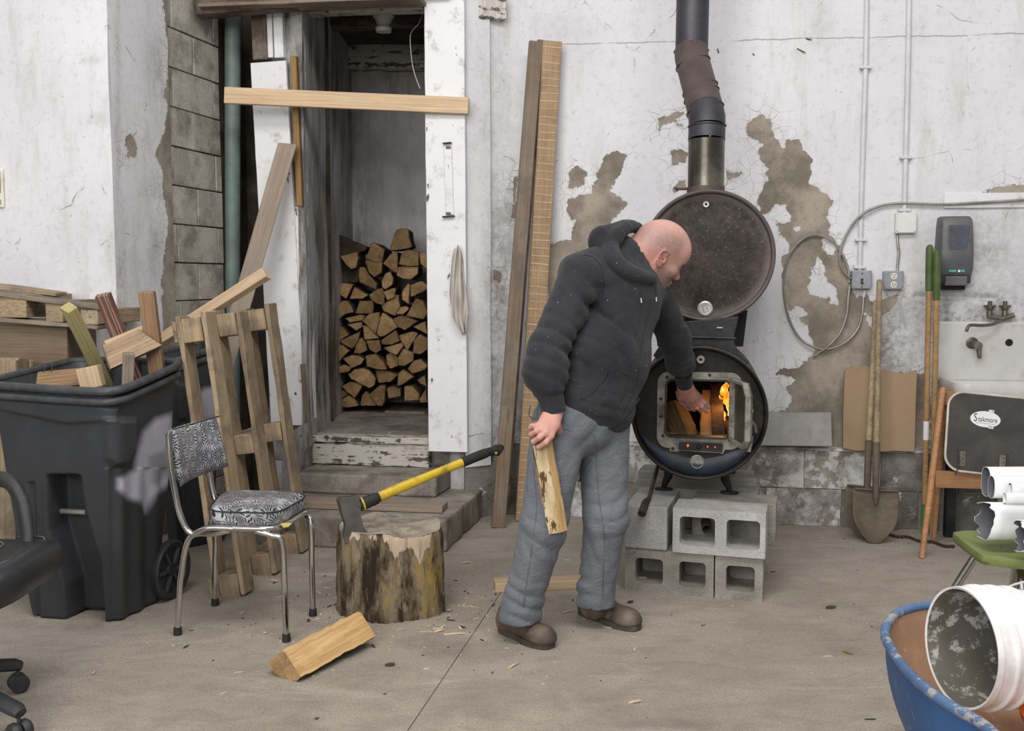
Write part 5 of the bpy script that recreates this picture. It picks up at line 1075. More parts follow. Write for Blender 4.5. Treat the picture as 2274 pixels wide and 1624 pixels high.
# door frame with bolts and damper bar
def ringplate(fr, o, i, z0, z1, m, ro=.05, ri=.03):
    def rr(b, r, z): cx, cy = (b[0] + b[2]) / 2, (b[1] + b[3]) / 2; return [V((cx + x, cy + y, z)) for x, y in rrect(abs(b[2] - b[0]), abs(b[3] - b[1]), r, 7)]
    A, B, C, D = rr(o, ro, z0), rr(o, ro, z1), rr(i, ri, z1), rr(i, ri, z0); n = len(A); b = len(m.v); m.v += A + B + C + D
    for k in range(n):
        j = (k + 1) % n
        for q in range(3): m.f.append((b + q * n + k, b + q * n + j, b + (q + 1) * n + j, b + (q + 1) * n + k)); m.m.append(0)
    return m
o0, o1 = loc(FLw, 1460, 826), loc(FLw, 1646, 1001); ob = (o0.x, o1.y, o1.x, o0.y); ib = (hx - hw + .004, hy - hh + .004, hx + hw - .004, hy + hh - .004)
m = ringplate(FLw, ob, ib, -.026, -.010, MB(), .05, .028); fo = m.build('door_frame', MT['cast_grey'], stove, FLw, smooth=True, angle=35)
m = ringplate(FLw, (ib[0] - .006, ib[1] - .006, ib[2] + .006, ib[3] + .006), (ib[0] + .001, ib[1] + .001, ib[2] - .001, ib[3] - .001), -.06, .004, MB(), .03, .026); m.build('door_lip', MT['cast'], stove, FLw, smooth=True, angle=35)
for px, py in ((1481, 838), (1576, 833), (1625, 844), (1468, 886), (1467, 925), (1472, 968), (1494, 996)):
    c = loc(FLw, px, py, -.01); MB().lathe([(.007, 0), (.006, .004), (0, .005)], FLw @ M.Translation((c.x, c.y, -.010)), 12).build('bolt', MT['cast'], fo)
c = loc(FLw, 1472, 915, 0); MB().box((c.x, c.y, -.004), (.012, .05, .02)).build('latch_catch', MT['door_iron'], stove, FLw, bevel=.002)
m = MB(); pts = [fpt(FLw, *p, -.016) for p in ((1487, 985), (1515, 985), (1512, 1003), (1487, 1003))]; m.prism(pts, sA_ * -.004).build('frame_foot', MT['cast_grey'], stove)
m = MB(); pts = [fpt(FLw, *p, -.016) for p in ((1602, 978), (1622, 962), (1627, 985), (1612, 992), (1606, 1008), (1600, 1008))]; m.prism(pts, sA_ * -.004).build('frame_foot', MT['silver'], stove)
a0, a1 = loc(FLw, 1508, 991, 0), loc(FLw, 1604, 994, 0); cx, cy = (a0.x + a1.x) / 2, (a0.y + a1.y) / 2; wd = a1.x - a0.x
FD = FLw @ M.Translation((cx, cy, .004)) @ M.Rotation(math.radians(-1.5), 4, 'Z')
db = MB().box((0, 0, 0), (wd, .044, .014)).build('damper_bar', MT['cast'], stove, FD, bevel=.002)
for y in (-.02, .02): MB().tube([V((-wd / 2, y, .008)), V((wd / 2, y, .008))], .003, 8).build('rail', MT['door_iron'], db, FD)
MB().lathe([(.010, .006), (.010, .012), (.006, .02), (0, .022)], FD @ M.Translation((-.008, 0, 0)), 16).build('knob', MT['cast'], db, smooth=True)
for x, h in ((-.055, .012), (.030, .008), (.062, .008)):
    MB().lathe([(h * .5, .0078), (0, .0079)], FD @ M.Translation((x, .004, 0)) @ M.Diagonal((.8, 1.2, 1, 1)), 10).build('draft_hole_glow', MT['ember'], db)
# open door: hinged right of the opening, swung towards the viewer
hgx = hx + hw + .012; ang = math.radians(76); dx_, dz_ = math.cos(ang), math.sin(ang); HF = FLw @ M.Translation((hgx, hy, .004)) @ M.Rotation(-ang, 4, 'Y'); dw, dh = .25, hh * 2 + .02
pts = [V((0, -dh / 2, 0)), V((dw - .05, -dh / 2, 0)), V((dw, -dh / 2 + .04, 0)), V((dw, dh / 2 - .05, 0)), V((dw - .05, dh / 2, 0)), V((0, dh / 2, 0))]
dr = MB().prism(pts, (0, 0, -.008)).build('door', MT['door_iron'], stove, HF)
pp = [p * 1 for p in pts]; fl = MB()
for i in range(len(pts)):
    a, b_ = pts[i], pts[(i + 1) % len(pts)]; c_ = (a + b_) / 2; inn = -(c_ - V((dw / 2, 0, 0))).normalized() * .012
    fl.hexa([a, b_, b_ + inn, a + inn, a + V((0, 0, .022)), b_ + V((0, 0, .022)), b_ + inn + V((0, 0, .022)), a + inn + V((0, 0, .022))])
fl.build('door_flange', MT['cast_grey'], dr, HF)
dp_ = HF @ V((dw - .02, -.03, -.02)); MB().box((dw * .7, .02, -.02), (.03, .016, .02)).build('door_handle_stub', MT['silver'], dr, HF, bevel=.002)
MB().tube([HF @ V((dw * .75, -.01, -.01)), HF @ V((dw * .78, -.04, -.035)), HF @ V((dw * .78, -.07, -.04))], .008, 8).build('handle_rod', MT['door_iron'], dr, smooth=True)
s0 = FLw.inverted() @ (HF @ V((dw * .78, -.06, -.042))); sp = []
for i in range(12 * 11 + 1):
    a = i / 12 * 2 * math.pi; z = i / 132; q = loc(FLw, 1668 - 6 * z, 970 + 34 * z, .16); sp.append(FLw @ V((q.x + .0085 * math.cos(a), q.y + .0, q.z + .0085 * math.sin(a))))
MB().tube(sp, .0022, 6).build('spring_handle', MT['silver'], dr, smooth=True)
MB().tube([fpt(FLw, 1660, 945, .16), fpt(FLw, 1668, 970, .16)], .003, 6).build('spring_hook', MT['silver'], dr)
# fire and logs in the firebox
def inside(px, py, dz): return fpt(FLw, px, py, dz)
billet('burning_log', inside(1575, 1010, -.10), inside(1580, 878, -.52), (.2, -.4, 1), [(-.045, -.03), (.045, -.035), (.05, .02), (-.03, .04)], [0] * 4, ['burn_wood', 'charred', 'burn_wood'], lab='fresh sawn log being pushed into the fire under the left hand', seed=3)
billet('burning_log', inside(1601, 1000, -.10), inside(1592, 868, -.55), UP, [(-.02, -.05), (.035, -.045), (.035, .035), (-.02, .05)], [0, 1, 1, 0], ['burn_wood2', 'charred', 'log_end'], lab='dark streaked split log beside the fresh log in the firebox', seed=4)
billet('burning_log', inside(1490, 905, -.35), inside(1530, 1000, -.16), UP, [(-.06, -.04), (.06, -.05), (.07, .02), (0, .05), (-.07, .02)], [1, 0, 0, 0, 1], ['burn_wood2', 'charred', 'log_end'], lab='split log lying diagonally at left inside the firebox', seed=6)
billet('burning_log', inside(1480, 985, -.12), inside(1560, 985, -.40), UP, [(-.07, -.05), (.07, -.05), (.05, .05), (-.05, .05)], [1, 0, 0, 1], ['burn_wood2', 'charred', 'log_end'], lab='wide split log on the left floor of the firebox', seed=8)
billet('burning_log', inside(1640, 985, -.12), inside(1618, 930, -.62), UP, [(-.05, -.05), (.05, -.05), (.05, .04), (-.05, .05)], [1] * 4, ['charred', 'charred', 'charred'], lab='charred log glowing at right inside the firebox', seed=9)
m = MB()
def flame(p, h, w_, dz, seed):
    r = random.Random(seed); pts = []; b = inside(p[0], p[1], dz); 
    pts = [b + sR_ * (w_ * .35 * math.sin(i * 1.1 + seed)) + UP * (h * i / 8) for i in range(9)]; m.tube(pts, [w_ * k for k in (.55, .9, 1, .9, .75, .6, .42, .25, .04)], 8, sx=.5)
for p in (((1612, 900), .13, .030, -.42), ((1600, 905), .06, .016, -.40), ((1621, 925), .09, .022, -.38), ((1592, 948), .055, .014, -.30), ((1586, 962), .03, .006, -.25), ((1605, 935), .05, .02, -.36)):
    flame(*p, seed=len(m.v))
tag(m.build('flames', MT['fire'], smooth=True, angle=180), 'orange and yellow flames at right inside the stove', 'fire', kind='stuff')
m = MB()
for i in range(14): c = inside(1535 + rnd.uniform(-5, 80), 978 + rnd.uniform(-3, 3), -.10 - rnd.uniform(0, .4)); c.z = cL.z - .2 + rnd.uniform(0, .02); m.tube([c, c + V((rnd.uniform(-.02, .02), .02, .01))], .012, 6)
tag(m.build('embers', MT['ember']), 'red glowing embers on the firebox floor', 'embers', kind='stuff')
l = bpy.data.lights.new('fire_glow', 'POINT'); l.energy = 1.1; l.color = (1, .45, .15); l.shadow_soft_size = .06; lo = bpy.data.objects.new('fire_glow', l); COL.objects.link(lo); lo.location = inside(1600, 880, -.30)
# cast bracket between drums, legs
P1 = [(1508, 716), (1641, 703), (1637, 722), (1631, 745), (1632, 765), (1640, 782), (1664, 806), (1655, 812), (1630, 790), (1600, 776), (1550, 768), (1508, 772)]
MB().prism([fpt(FLw, *p, -.10) for p in P1], sA_ * .05).build('saddle_bracket', MT['cast'], stove, bevel=.004)
P2 = [(1508, 716), (1455, 700), (1462, 730), (1470, 760), (1450, 790), (1462, 800), (1490, 780), (1508, 772)]
MB().prism([fpt(FLw, *p, -.10) for p in P2], sA_ * .05).build('saddle_bracket', MT['cast'], stove, bevel=.004)
MB().tube([fpt(FLw, 1470, 747, -.095), fpt(FLw, 1634, 752, -.095)], .006, 8).build('bracket_rib', MT['cast'], stove)
MB().prism([fpt(FLw, *p, -.55) for p in ((1450, 690), (1660, 690), (1650, 770), (1460, 770))], sA_ * .04).build('saddle_bracket', MT['cast'], stove)
MB().box((0, 0, 0), (.024, .02, .003)).build('bracket_hole_patch', MT['white'], stove, sframe(fpt(FLw, 1598, 728, -.095)) @ M.Rotation(math.radians(90), 4, 'X'))  # white plate added in place of a bracket hole showing the wall
for px, py, y_ in ((1474, 1088, 4.52), (1620, 1096, 4.45)):
    for back in (0, .5):
        f = PF(px, py, .381) + sA_ * back; s_ = -1 if px < 1550 else 1; top = V((f.x - s_ * .015, f.y, cL.z - .262))
        o = MB().tube([f + UP * .012, f + UP * .03 - sR_ * s_ * .004, f.lerp(top, .5) - sR_ * s_ * .012, top - sR_ * s_ * .01, top - sR_ * s_ * .03 + UP * .02], [.012, .015, .020, .027, .034], 8, sx=1.0, up=sA_).build('leg', MT['cast'], stove, smooth=True, angle=60)
        MB().prism([f + sR_ * (.042 * math.cos(q * .524)) + sA_ * (.024 * math.sin(q * .524)) for q in range(12)], (0, 0, .010)).build('leg_foot', MT['cast'], o, bevel=.002)
sa = []; 
for back in (0.02, .50):
    pts = [FLw @ V(((RD + .004) * math.cos(a), (RD + .004) * math.sin(a), -.16 - back)) for a in [math.radians(232 + 76 * i / 12) for i in range(13)]]
    MB().tube(pts, .012, 8, up=sA_, sx=1.6).build('leg_saddle', MT['cast'], stove, smooth=True)
# stove pipe
def ppx(lst): return [PY(*p) for p in lst]
t = stove
Yp = [(1567, 428, 4.68), (1568, 360, 4.68), (1569, 305, 4.68)]
sp_ = thing('stove_pipe', 'dark blued and browned stove pipe with elbows rising from the barrel stove', 'pipe', PY(1567, 420, 4.68))
def seg(nm, pts, r, mat): return MB().tube(pts, r, 32, caps=False, up=(0, 1, 0)).build(nm, MT[mat], sp_, smooth=True)
lo_ = PY(1567, 440, 4.68); seg('base_collar', [lo_, PY(1567, 415, 4.68)], .0865, 'pipe_rust'); seg('lower_pipe', [PY(1567, 436, 4.68), PY(1569, 310, 4.68)], .083, 'pipe_low')
path = ppx([(1569, 312, 4.68), (1570, 282, 4.69)]); seg('elbow_piece', path, .0845, 'pipe_dark')
seg('elbow_piece', ppx([(1570, 282, 4.69), (1570, 262, 4.70), (1566, 243, 4.73)]), .0845, 'pipe_dark')
seg('elbow_piece', ppx([(1567, 246, 4.73), (1562, 228, 4.76), (1558, 212, 4.80)]), .0835, 'pipe_rust')
seg('elbow_piece', ppx([(1558.5, 214, 4.80), (1555, 198, 4.83)]), .083, 'pipe_rust'); seg('slanted_pipe', ppx([(1555, 200, 4.83), (1540, 145, 4.95)]), .0815, 'pipe_rust')
seg('elbow_piece', ppx([(1541, 148, 4.95), (1536, 128, 4.99), (1535, 113, 5.01)]), .082, 'pipe_rust')
top = PY(1536, 108, 5.02); seg('upper_pipe', [PY(1535.5, 116, 5.02), top, V((top.x + .012, top.y, 3.9))], .0795, 'pipe_dark')
for (x, y, Y), (dx, dz), r in (((1570, 281, 4.69), (0, 1), .087), ((1566, 245, 4.73), (-.22, .97), .088), ((1558, 213, 4.80), (-.33, .94), .087), ((1555, 199, 4.83), (-.28, .95), .086), ((1539, 143, 4.95), (-.25, .96), .085), ((1535, 114, 5.02), (0, 1), .085)):
    c = PY(x, y, Y); fr = frame_from(c, (dz, .0, -dx), (dx, .25 if dx else .05, dz)); MB().tube([fr @ V((r * .995 * math.cos(a), r * .995 * math.sin(a), 0)) for a in [2 * math.pi * i / 48 for i in range(48)]], .0026, 6, closed=True, up=UP).build('crimped_seam', MT['pipe_dark'], sp_, smooth=True)
for px, py, Y in ((1534, 88, 4.93), (1577, 302, 4.595)): MB().lathe([(.004, 0), (0, .003)], frame_from(PY(px, py, Y), (1, 0, 0), (0, -1, 0)), 8).build('screw', MT['silver'], sp_)
# scraper brush behind the pipe base, poker on the plinth
t = thing('wire_brush', 'small wire flue brush hanging at left of the pipe base', 'brush', PY(1505, 425, 4.75))
MB().tube([PY(1530, 419, 4.68), PY(1510, 420, 4.7)], .006, 8).build('twisted_stem', MT['rod'], t)
m = MB()
for i in range(9): a = (i - 4) * .13; m.tube([PY(1511, 420, 4.7), PY(1497 - 4 * math.cos(a * 3), 421 + i * 2 - 8 + 1, 4.7)], .0012, 5)
m.build('bristles', MT['rod'], t)
t = thing('poker', 'rusty iron poker with thick end leaning off the front of the plinth', 'poker', PY(1440, 1090, 4.3))
MB().tube([PY(1462, 1030, 4.62), PY(1440, 1112, 4.20)], .010, 10).build('rod', MT['rod'], t, smooth=True)
MB().tube([PY(1438, 1110, 4.20), PY(1434, 1116, 4.185), PY(1425, 1142, 4.13)], [.011, .017, .018], 14).build('socket_end', MT['rod'], t, smooth=True)
# ---------------------------------------------------------------- right side: wall fittings
dw0 = -WB - .004   # wall face
def PWw(px, py, d=0.0): return PW(px, py, dw0 + d)
def wtube(nm, pts, r, mat, par=None, n=10, k=1, sm=True):
    P = [PWw(*p) for p in pts]; P = crv(P, k) if k > 1 else P; return MB().tube(P, r, n).build(nm, MT[mat], par, smooth=sm)
t = thing('electric_conduit', 'white painted conduit running up the wall to the left switch box', 'conduit', PWw(1906, 600, .02))
wtube('conduit_tube', [(1926, -60, .02), (1922, 160, .02), (1914, 400, .02), (1909, 600, .02)], .0125, 'conduit', t, 12)
for y, x in ((533, 1911), (150, 1922), (594, 1909)): board('pipe_strap', PWw(x - 13, y, .022), PWw(x + 13, y, .022), .016, .03, MT['conduit'], t, zh=-W)
t = thing('electric_conduit', 'white painted conduit running up the wall to the white junction box', 'conduit', PWw(2008, 470, .02))
wtube('conduit_tube', [(2020, -60, .02), (2016, 160, .02), (2010, 400, .02), (2008, 474, .02)], .0125, 'conduit', t, 12)
for y, x in ((467, 2008), (350, 2011)): board('pipe_strap', PWw(x - 13, y, .022), PWw(x + 13, y, .022), .016, .03, MT['conduit'], t, zh=-W)
def wallbox(nm, x0, y0, x1, y1, dep, mat, lab, cat):
    c = PWw((x0 + x1) / 2, (y0 + y1) / 2, 0); w_ = (PWw(x1, y0) - PWw(x0, y0)).length; h = (PWw(x0, y0) - PWw(x0, y1)).length
    fr = M((U, UP, -W)).transposed().to_4x4(); fr.translation = c; t = thing(nm, lab, cat, fr)
    m = MB(); p = rrect(w_, h, .008, 3); m.prism([fr @ V((x, y, 0)) for x, y in p], -W * dep); m.build('box_body', MT[mat], t, bevel=.002)
    m = MB(); cc = .016; q = [(w_ / 2 - cc, h / 2 - .003), (-w_ / 2 + cc, h / 2 - .003), (-w_ / 2 + .003, h / 2 - cc), (-w_ / 2 + .003, -h / 2 + cc), (-w_ / 2 + cc, -h / 2 + .003), (w_ / 2 - cc, -h / 2 + .003), (w_ / 2 - .003, -h / 2 + cc), (w_ / 2 - .003, h / 2 - cc)]
    m.prism([fr @ V((x, y, dep)) for x, y in q], -W * .006); m.build('cover_plate', MT[mat], t, bevel=.0015)
    for sx in (-1, 1):
        for sy in (-1, 1): MB().lathe([(.005, 0), (.004, .003), (0, .003)], fr @ M.Translation((sx * (w_ / 2 - .010), sy * (h / 2 - .010), dep)), 10).build('cover_screw', MT['silver'], t)
    return t, fr, w_, h, dep + .006
wallbox('junction_box', 1985, 473, 2031, 519, .045, 'box_white', 'square white painted junction box on the wall', 'junction box')
t, fr, w_, h, z = wallbox('switch_box', 1888, 601, 1932, 642, .05, 'box_grey', 'grey metal switch box at the end of the left conduit', 'switch box')
MB().box((0, -.008, z), (.012, .028, .003), fr).build('toggle_slot', MT['black'], t); MB().tube([fr @ V((0, -.002, z)), fr @ V((0, -.02, z + .016))], .005, 8).build('toggle', MT['brass'], t)
for y in (.032, -.04): MB().lathe([(.004, 0), (0, .002)], fr @ M.Translation((0, y, z)), 8).build('plate_screw', MT['black'], t)
t, fr, w_, h, z = wallbox('outlet_box', 1958, 602, 2002, 643, .05, 'box_grey', 'grey metal box with two ivory power sockets', 'power outlet')
for y in (.022, -.024):
    m = MB(); m.prism([fr @ V((max(-.0155, min(.0155, .0175 * math.cos(a))), y + .0175 * math.sin(a), z - .001)) for a in [2 * math.pi * i / 24 for i in range(24)]], -W * .003); so = m.build('socket_face', MT['ivory'], t)
    for x in (-.006, .006): MB().box((x, y + .004, z + .0025), (.0025, .009, .001), fr).build('socket_slot', MT['black'], so)
    MB().lathe([(.003, 0), (0, .0005)], fr @ M.Translation((0, y - .008, z + .0023)), 8).build('ground_hole', MT['black'], so)
t = thing('short_flex', 'short flexible steel conduit linking the white box to the power sockets', 'conduit', PWw(1995, 590, .02))
def flexr(n, r): return [r * (1.0 if i % 2 else .88) for i in range(n)]
def flex(nm, pts, r, par, k=20):
    P = crv([PWw(*p) for p in pts], k); return MB().tube(P, flexr(len(P), r), 8).build(nm, MT['flex'], par, smooth=True, angle=20)
flex('flex_tube', [(1992, 519, .02), (1994, 545, .022), (1996, 560, .025), (1994, 580, .025), (1992, 604, .02)], .0075, t, 14)
t = thing('flexible_cable', 'coiled flexible steel cable looping on the wall between stove and switch box', 'cable', PWw(1830, 650, .02))
flex('supply_run', [(2330, 440, .05), (2274, 444, .045), (2180, 450, .035), (2090, 454, .03), (2010, 452, .03), (1960, 456, .03), (1918, 474, .045), (1890, 503, .035), (1871, 540, .03), (1865, 575, .03), (1872, 600, .03), (1888, 619, .02)], .0078, t, 26)
flex('coil_loop', [(1886, 628, .012), (1884, 600, .02), (1872, 568, .028), (1850, 538, .03), (1815, 522, .03), (1785, 530, .03), (1757, 560, .03), (1742, 605, .028), (1742, 660, .025), (1755, 715, .025), (1780, 755, .028), (1815, 774, .03), (1850, 773, .03), (1882, 757, .03), (1905, 730, .026), (1914, 700, .024), (1918, 660, .022), (1920, 642, .02)], .0068, t, 22)
flex('coil_loop', [(1887, 634, .03), (1884, 660, .034), (1880, 700, .036), (1865, 740, .036), (1840, 768, .034), (1818, 784, .03), (1806, 792, .015)], .0065, t, 20)
MB().tube([PWw(1914, 474, .02), PWw(1916, 480, .05), PWw(1908, 486, .05), PWw(1908, 478, .02)], .003, 6).build('tie_wire', MT['flex'], t)
wtube('ledger_dummy', [(1920, 645, .02), (1918, 660, .02)], .008, 'conduit', bpy.data.objects['electric_conduit'])
bpy.data.objects['ledger_dummy'].name = 'conduit_stub'; WM['conduit_stub'] = WM['ledger_dummy']
board('ledger_board', PWw(2096, 446, .012), PWw(2400, 444, .012), .078, .02, MT['white_wood'], zh=-W, rough=.001, label='cream painted horizontal board fixed flush on the wall at right', cat='board')
for px, py, a, b in ((1770, 108, 18, 9), (1593, 108, 3, 9), (1671, 119, 4, 3), (1790, 86, 12, 2)):
    tag(MB().tube([PWw(px, py, .0), PWw(px + a, py + b, .012)], .0028, 6).build('wall_nail', MT['rod']), 'bent nail in the white wall right of the stove pipe, %s' % {1770: 'the long slanted one', 1593: 'beside the pipe seam', 1671: 'the short stub', 1790: 'near the horizontal crack'}[px], 'nail', 'bent nails in the wall')
# soap dispenser
c = PWw(2113, 560, 0); fr = M((U, UP, -W)).transposed().to_4x4(); fr.translation = c; t = thing('soap_dispenser', 'grey wall soap dispenser with smoky window above the sink', 'soap dispenser', fr)
s1 = (PWw(2152, 560) - PWw(2074, 560)).length; Hh = (PWw(2113, 482) - PWw(2113, 612)).length; y1 = fr.inverted() @ PWw(2113, 482); y0 = fr.inverted() @ PWw(2113, 612)
m = MB(); rows_ = []
for (y, w0, d) in ((y0.y, .96, .10), (y0.y + .03, 1, .115), (y0.y + .12, 1, .118), ((y0.y + y1.y) / 2 + .02, .98, .11), (y1.y - .05, .94, .10), (y1.y - .015, .91, .088), (y1.y, .84, .06)):
    hw_ = s1 * w0 / 2; rows_.append([V((-hw_, y, 0)), V((-hw_, y, d * .72)), V((-hw_ * .88, y, d * .93)), V((-hw_ * .6, y, d)), V((hw_ * .6, y, d)), V((hw_ * .88, y, d * .93)), V((hw_, y, d * .72)), V((hw_, y, 0))])
for r_ in rows_: m.v += r_
for k in range(len(rows_) - 1):
    for i in range(7): a = k * 8 + i; m.f.append((a, a + 1, a + 9, a + 8)); m.m.append(0)
m.f += [tuple(range(7, -1, -1)), tuple((len(rows_) - 1) * 8 + i for i in range(8))]; m.m += [0, 0]
m.build('cover', MT['dispenser'], t, fr, bevel=.004, smooth=True, angle=50)
wy0, wy1 = (fr.inverted() @ PWw(2113, 578, .1)).y, (fr.inverted() @ PWw(2113, 500, .1)).y
m = MB(); pts = [(-.045, wy1), (-.047, wy0 + .05), (-.03, wy0 + .008), (-.012, wy0), (.022, wy0), (.036, wy0 + .02), (.05, wy0 + .09), (.053, wy1)]
m.prism([V((x, y, .1085)) for x, y in pts], (0, 0, .008)); m.build('window', MT['dispenser_window'], t, fr, bevel=.002)
zf = .1165; ly = (fr.inverted() @ PWw(2110, 602, .11)).y
for x, w_, mt in ((-.022, .038, 'teal'), (.011, .012, 'white'), (.030, .016, 'teal')): MB().box((x, ly, zf), (w_, .012, .002), fr).build('brand_strip', MT[mt], t)
bc = (fr.inverted() @ PWw(2110, 624, .1)).y; MB().box((0, bc + .012, .05), (s1 * .86, .05, .09), fr).build('pump_housing', MT['black_plastic'], t, bevel=.005); MB().box((0, bc, .105), (s1 * .62, .052, .02), fr).build('push_bar', MT['dispenser'], t, bevel=.007, seg=3)
MB().box((.0, bc - .035, .05), (s1 * .6, .025, .07), fr).build('nozzle_tray', MT['black'], t, bevel=.004)
# --- sink with taps
t = thing('wall_sink', 'large dirty white porcelain wall sink with old taps behind the folding chair', 'sink', PWw(2190, 860, .1))
A, B = PWw(2084, 715, .02), PWw(2420, 712, .02); zt = PWw(2120, 714, .03).z; sa, sb = A.dot(U), B.dot(U); zr = PW(2150, 855, .36).z
def wr(s, d, z): return WR(s, dw0 + d, z)
m = MB(); m.prism([wr(sa, .0, zr - .02), wr(sb, .0, zr - .02), wr(sb, .0, zt), wr(sa, .0, zt)], -W * .035); m.build('splashback', MT['porcelain'], t, bevel=.012, seg=3)
m = MB(); 
def bring(f, z, off=0): 
    s0_, s1_ = sa + off * .5, sb - off * .5; cx_, cy_ = (s0_ + s1_) / 2, .22; return [wr(cx_ + (x) * f, cy_ + y * f, z) for x, y in rrect(s1_ - s0_, .40, .07, 6)]
rg = [(.92, zr - .17), (1.0, zr - .04), (1.01, zr - .01), (1.0, zr + .004), (.97, zr), (.93, zr - .03), (.86, zr - .14), (.5, zr - .155)]
for f, z in rg: m.v += bring(f, z)
n = len(bring(1, 1))
for k in range(len(rg) - 1):
    for i in range(n): j = (i + 1) % n; m.f.append((k * n + i, k * n + j, (k + 1) * n + j, (k + 1) * n + i)); m.m.append(0)
m.f += [tuple(range(n)), tuple(len(m.v) - n + i for i in range(n))]; m.m += [0, 0]
m.build('basin', MT['porcelain'], t, smooth=True, angle=60)
tp = thing('mixer_tap', 'grimy old two handle tap on the wall above the sink', 'tap', PWw(2210, 700, .05))
wtube('tap_body', [(2196, 703, .05), (2225, 708, .05), (2252, 700, .05)], .014, 'brass', tp)
for x in (2198, 2232):
    c = PWw(x, 682, .05); MB().lathe([(.012, -.06), (.016, -.04), (.013, -.02), (.02, -.01), (.02, .008), (.01, .012), (.012, .03), (0, .032)], M.Translation(c), 16).build('valve', MT['brass'], tp, smooth=True)
    MB().tube([c + V((-.03, 0, .004)), c + V((.03, 0, .004))], .006, 8).build('valve_handle', MT['brass'], tp, smooth=True)
P_ = [PWw(2222, 712, .07), PWw(2205, 720, .10), PWw(2180, 723, .13), PWw(2158, 722, .15), PWw(2150, 726, .16), PWw(2146, 737, .16)]; MB().tube(crv(P_, 5), .0085, 10).build('spout', MT['brass'], tp, smooth=True)
tp = thing('hose_bib', 'single grimy valve sticking out of the sink splashback', 'tap', PWw(2170, 768, .06))
fr = frame_from(PWw(2158, 762, .03), U, -W); MB().lathe([(.030, 0), (.032, .006), (.02, .012), (.012, .02), (.012, .05), (0, .05)], fr, 20).build('flange', MT['brass'], tp, smooth=True)
MB().tube([PWw(2160, 763, .05), PWw(2170, 766, .08), PWw(2174, 774, .085), PWw(2175, 796, .085)], [.016, .019, .015, .009], 12).build('spout', MT['brass'], tp, smooth=True)
MB().lathe([(.0, .0), (.02, 0), (.022, .008), (0, .01)], frame_from(PWw(2172, 768, .095), U, -W), 12).build('wheel', MT['brass'], tp, smooth=True)
fr = frame_from(PWw(2241, 761, .037), U, -W); MB().lathe([(.019, 0), (.018, .002), (0, .0022)], fr, 20).build('tap_hole', MT['black'], t)
for x in (2100, 2330): board('support_leg', WR(PWw(x, 800).dot(U), .12, 0), WR(PWw(x, 800).dot(U), .12, zr - .16), .05, .05, MT['cast'], t, zh=-W)
# --- cardboard, paver
b_ = [(1876, 822), (1893, 815), (1920, 812), (1938, 820), (1965, 822), (1990, 828), (2010, 830), (2037, 822), (2034, 900), (2031, 1004), (1985, 1002), (1960, 1004), (1930, 1000), (1905, 1002), (1872, 996), (1872, 940)]
m = MB(); m.prism([PW(x, y, .012 + (y - 812) / 190 * .03) for x, y in b_], W * .022); o = m.build('cardboard_sheet', MT['cardboard'], bevel=.002); tag(o, 'brown folded cardboard sheet leaning on the wall behind the shovels', 'cardboard')
m = MB(); m.prism([PW(x, y, .015 + (y - 917) / 75 * .05) for x, y in ((1690, 918), (1846, 917), (1848, 992), (1684, 990))], W * .045); tag(m.build('leaning_paver', MT['paver'], bevel=.004), 'flat grey paver slab leaning on the wall ledge right of the stove', 'paver')
# --- shovels
def shovel(bx, by, tx, ty, dt, lab, grp, hm, split=.62, wide=.17, tall=.26, dz=0):
    foot = PF(bx, by); foot.z = .0; top = PW(tx, ty, dt); ax = (top - foot).normalized(); t = thing('shovel', lab, 'shovel', foot, grp); sd = ax.cross(-W).normalized() * 1; nf = sd.cross(ax)
    if nf.dot(W) > 0: nf = -nf
    L = (top - foot).length
    P_ = lambda l, o=0: foot + ax * l + nf * o
    MB().tube([P_(.50, .01), P_(.8, .012), P_(L * .8, .01), P_(L - .01, .01), P_(L, .01)], [.016, .0155, .015, .0145, .008], 14).build('handle', MT[hm], t, smooth=True)
    MB().tube([P_(.20, .016), P_(.25, .022), P_(.32, .018), P_(.52, .01)], [.006, .016, .018, .019], 14).build('socket', MT['steel'], t, smooth=True)
    m = MB(); nv, nu = 22, 18
    for j in range(nv + 1):
        v = j / nv; l = tall * v
        hw_ = wide / 2 * (math.sin(min(1, v / .62) * math.pi / 2) ** .62 if v > 0 else .02)
        for i in range(nu + 1):
            u = i / nu * 2 - 1; cur = .022 * (u * u) * min(1, v * 3) + .010 * math.exp(-(u / .17) ** 2) * max(0, v - .15); cur += .02 * (1 - v) ** 2 * -.2; m.v.append(P_(l, cur) + sd * u * hw_)
    for j in range(nv):
        for i in range(nu): a = j * (nu + 1) + i; m.f.append((a, a + 1, a + nu + 2, a + nu + 1)); m.m.append(0)
    bl = m.build('blade', MT['steel'], t, smooth=True, angle=180, solid=.003)
    for s_ in (-1, 1): MB().tube([P_(tall + .004, .02) + sd * s_ * .018, P_(tall + .006, .026) + sd * s_ * wide * .47], .006, 8).build('foot_step', MT['steel'], bl, smooth=True)
shovel(1941, 1209, 1952, 622, .05, 'round point shovel in front, with tan handle against the cardboard', 'shovels leaning on the wall', 'handle_old', wide=.225, tall=.272)
shovel(1918, 1200, 1944, 668, .0, 'round point shovel behind, with shorter darker handle', 'shovels leaning on the wall', 'handle_old', wide=.215, tall=.272)
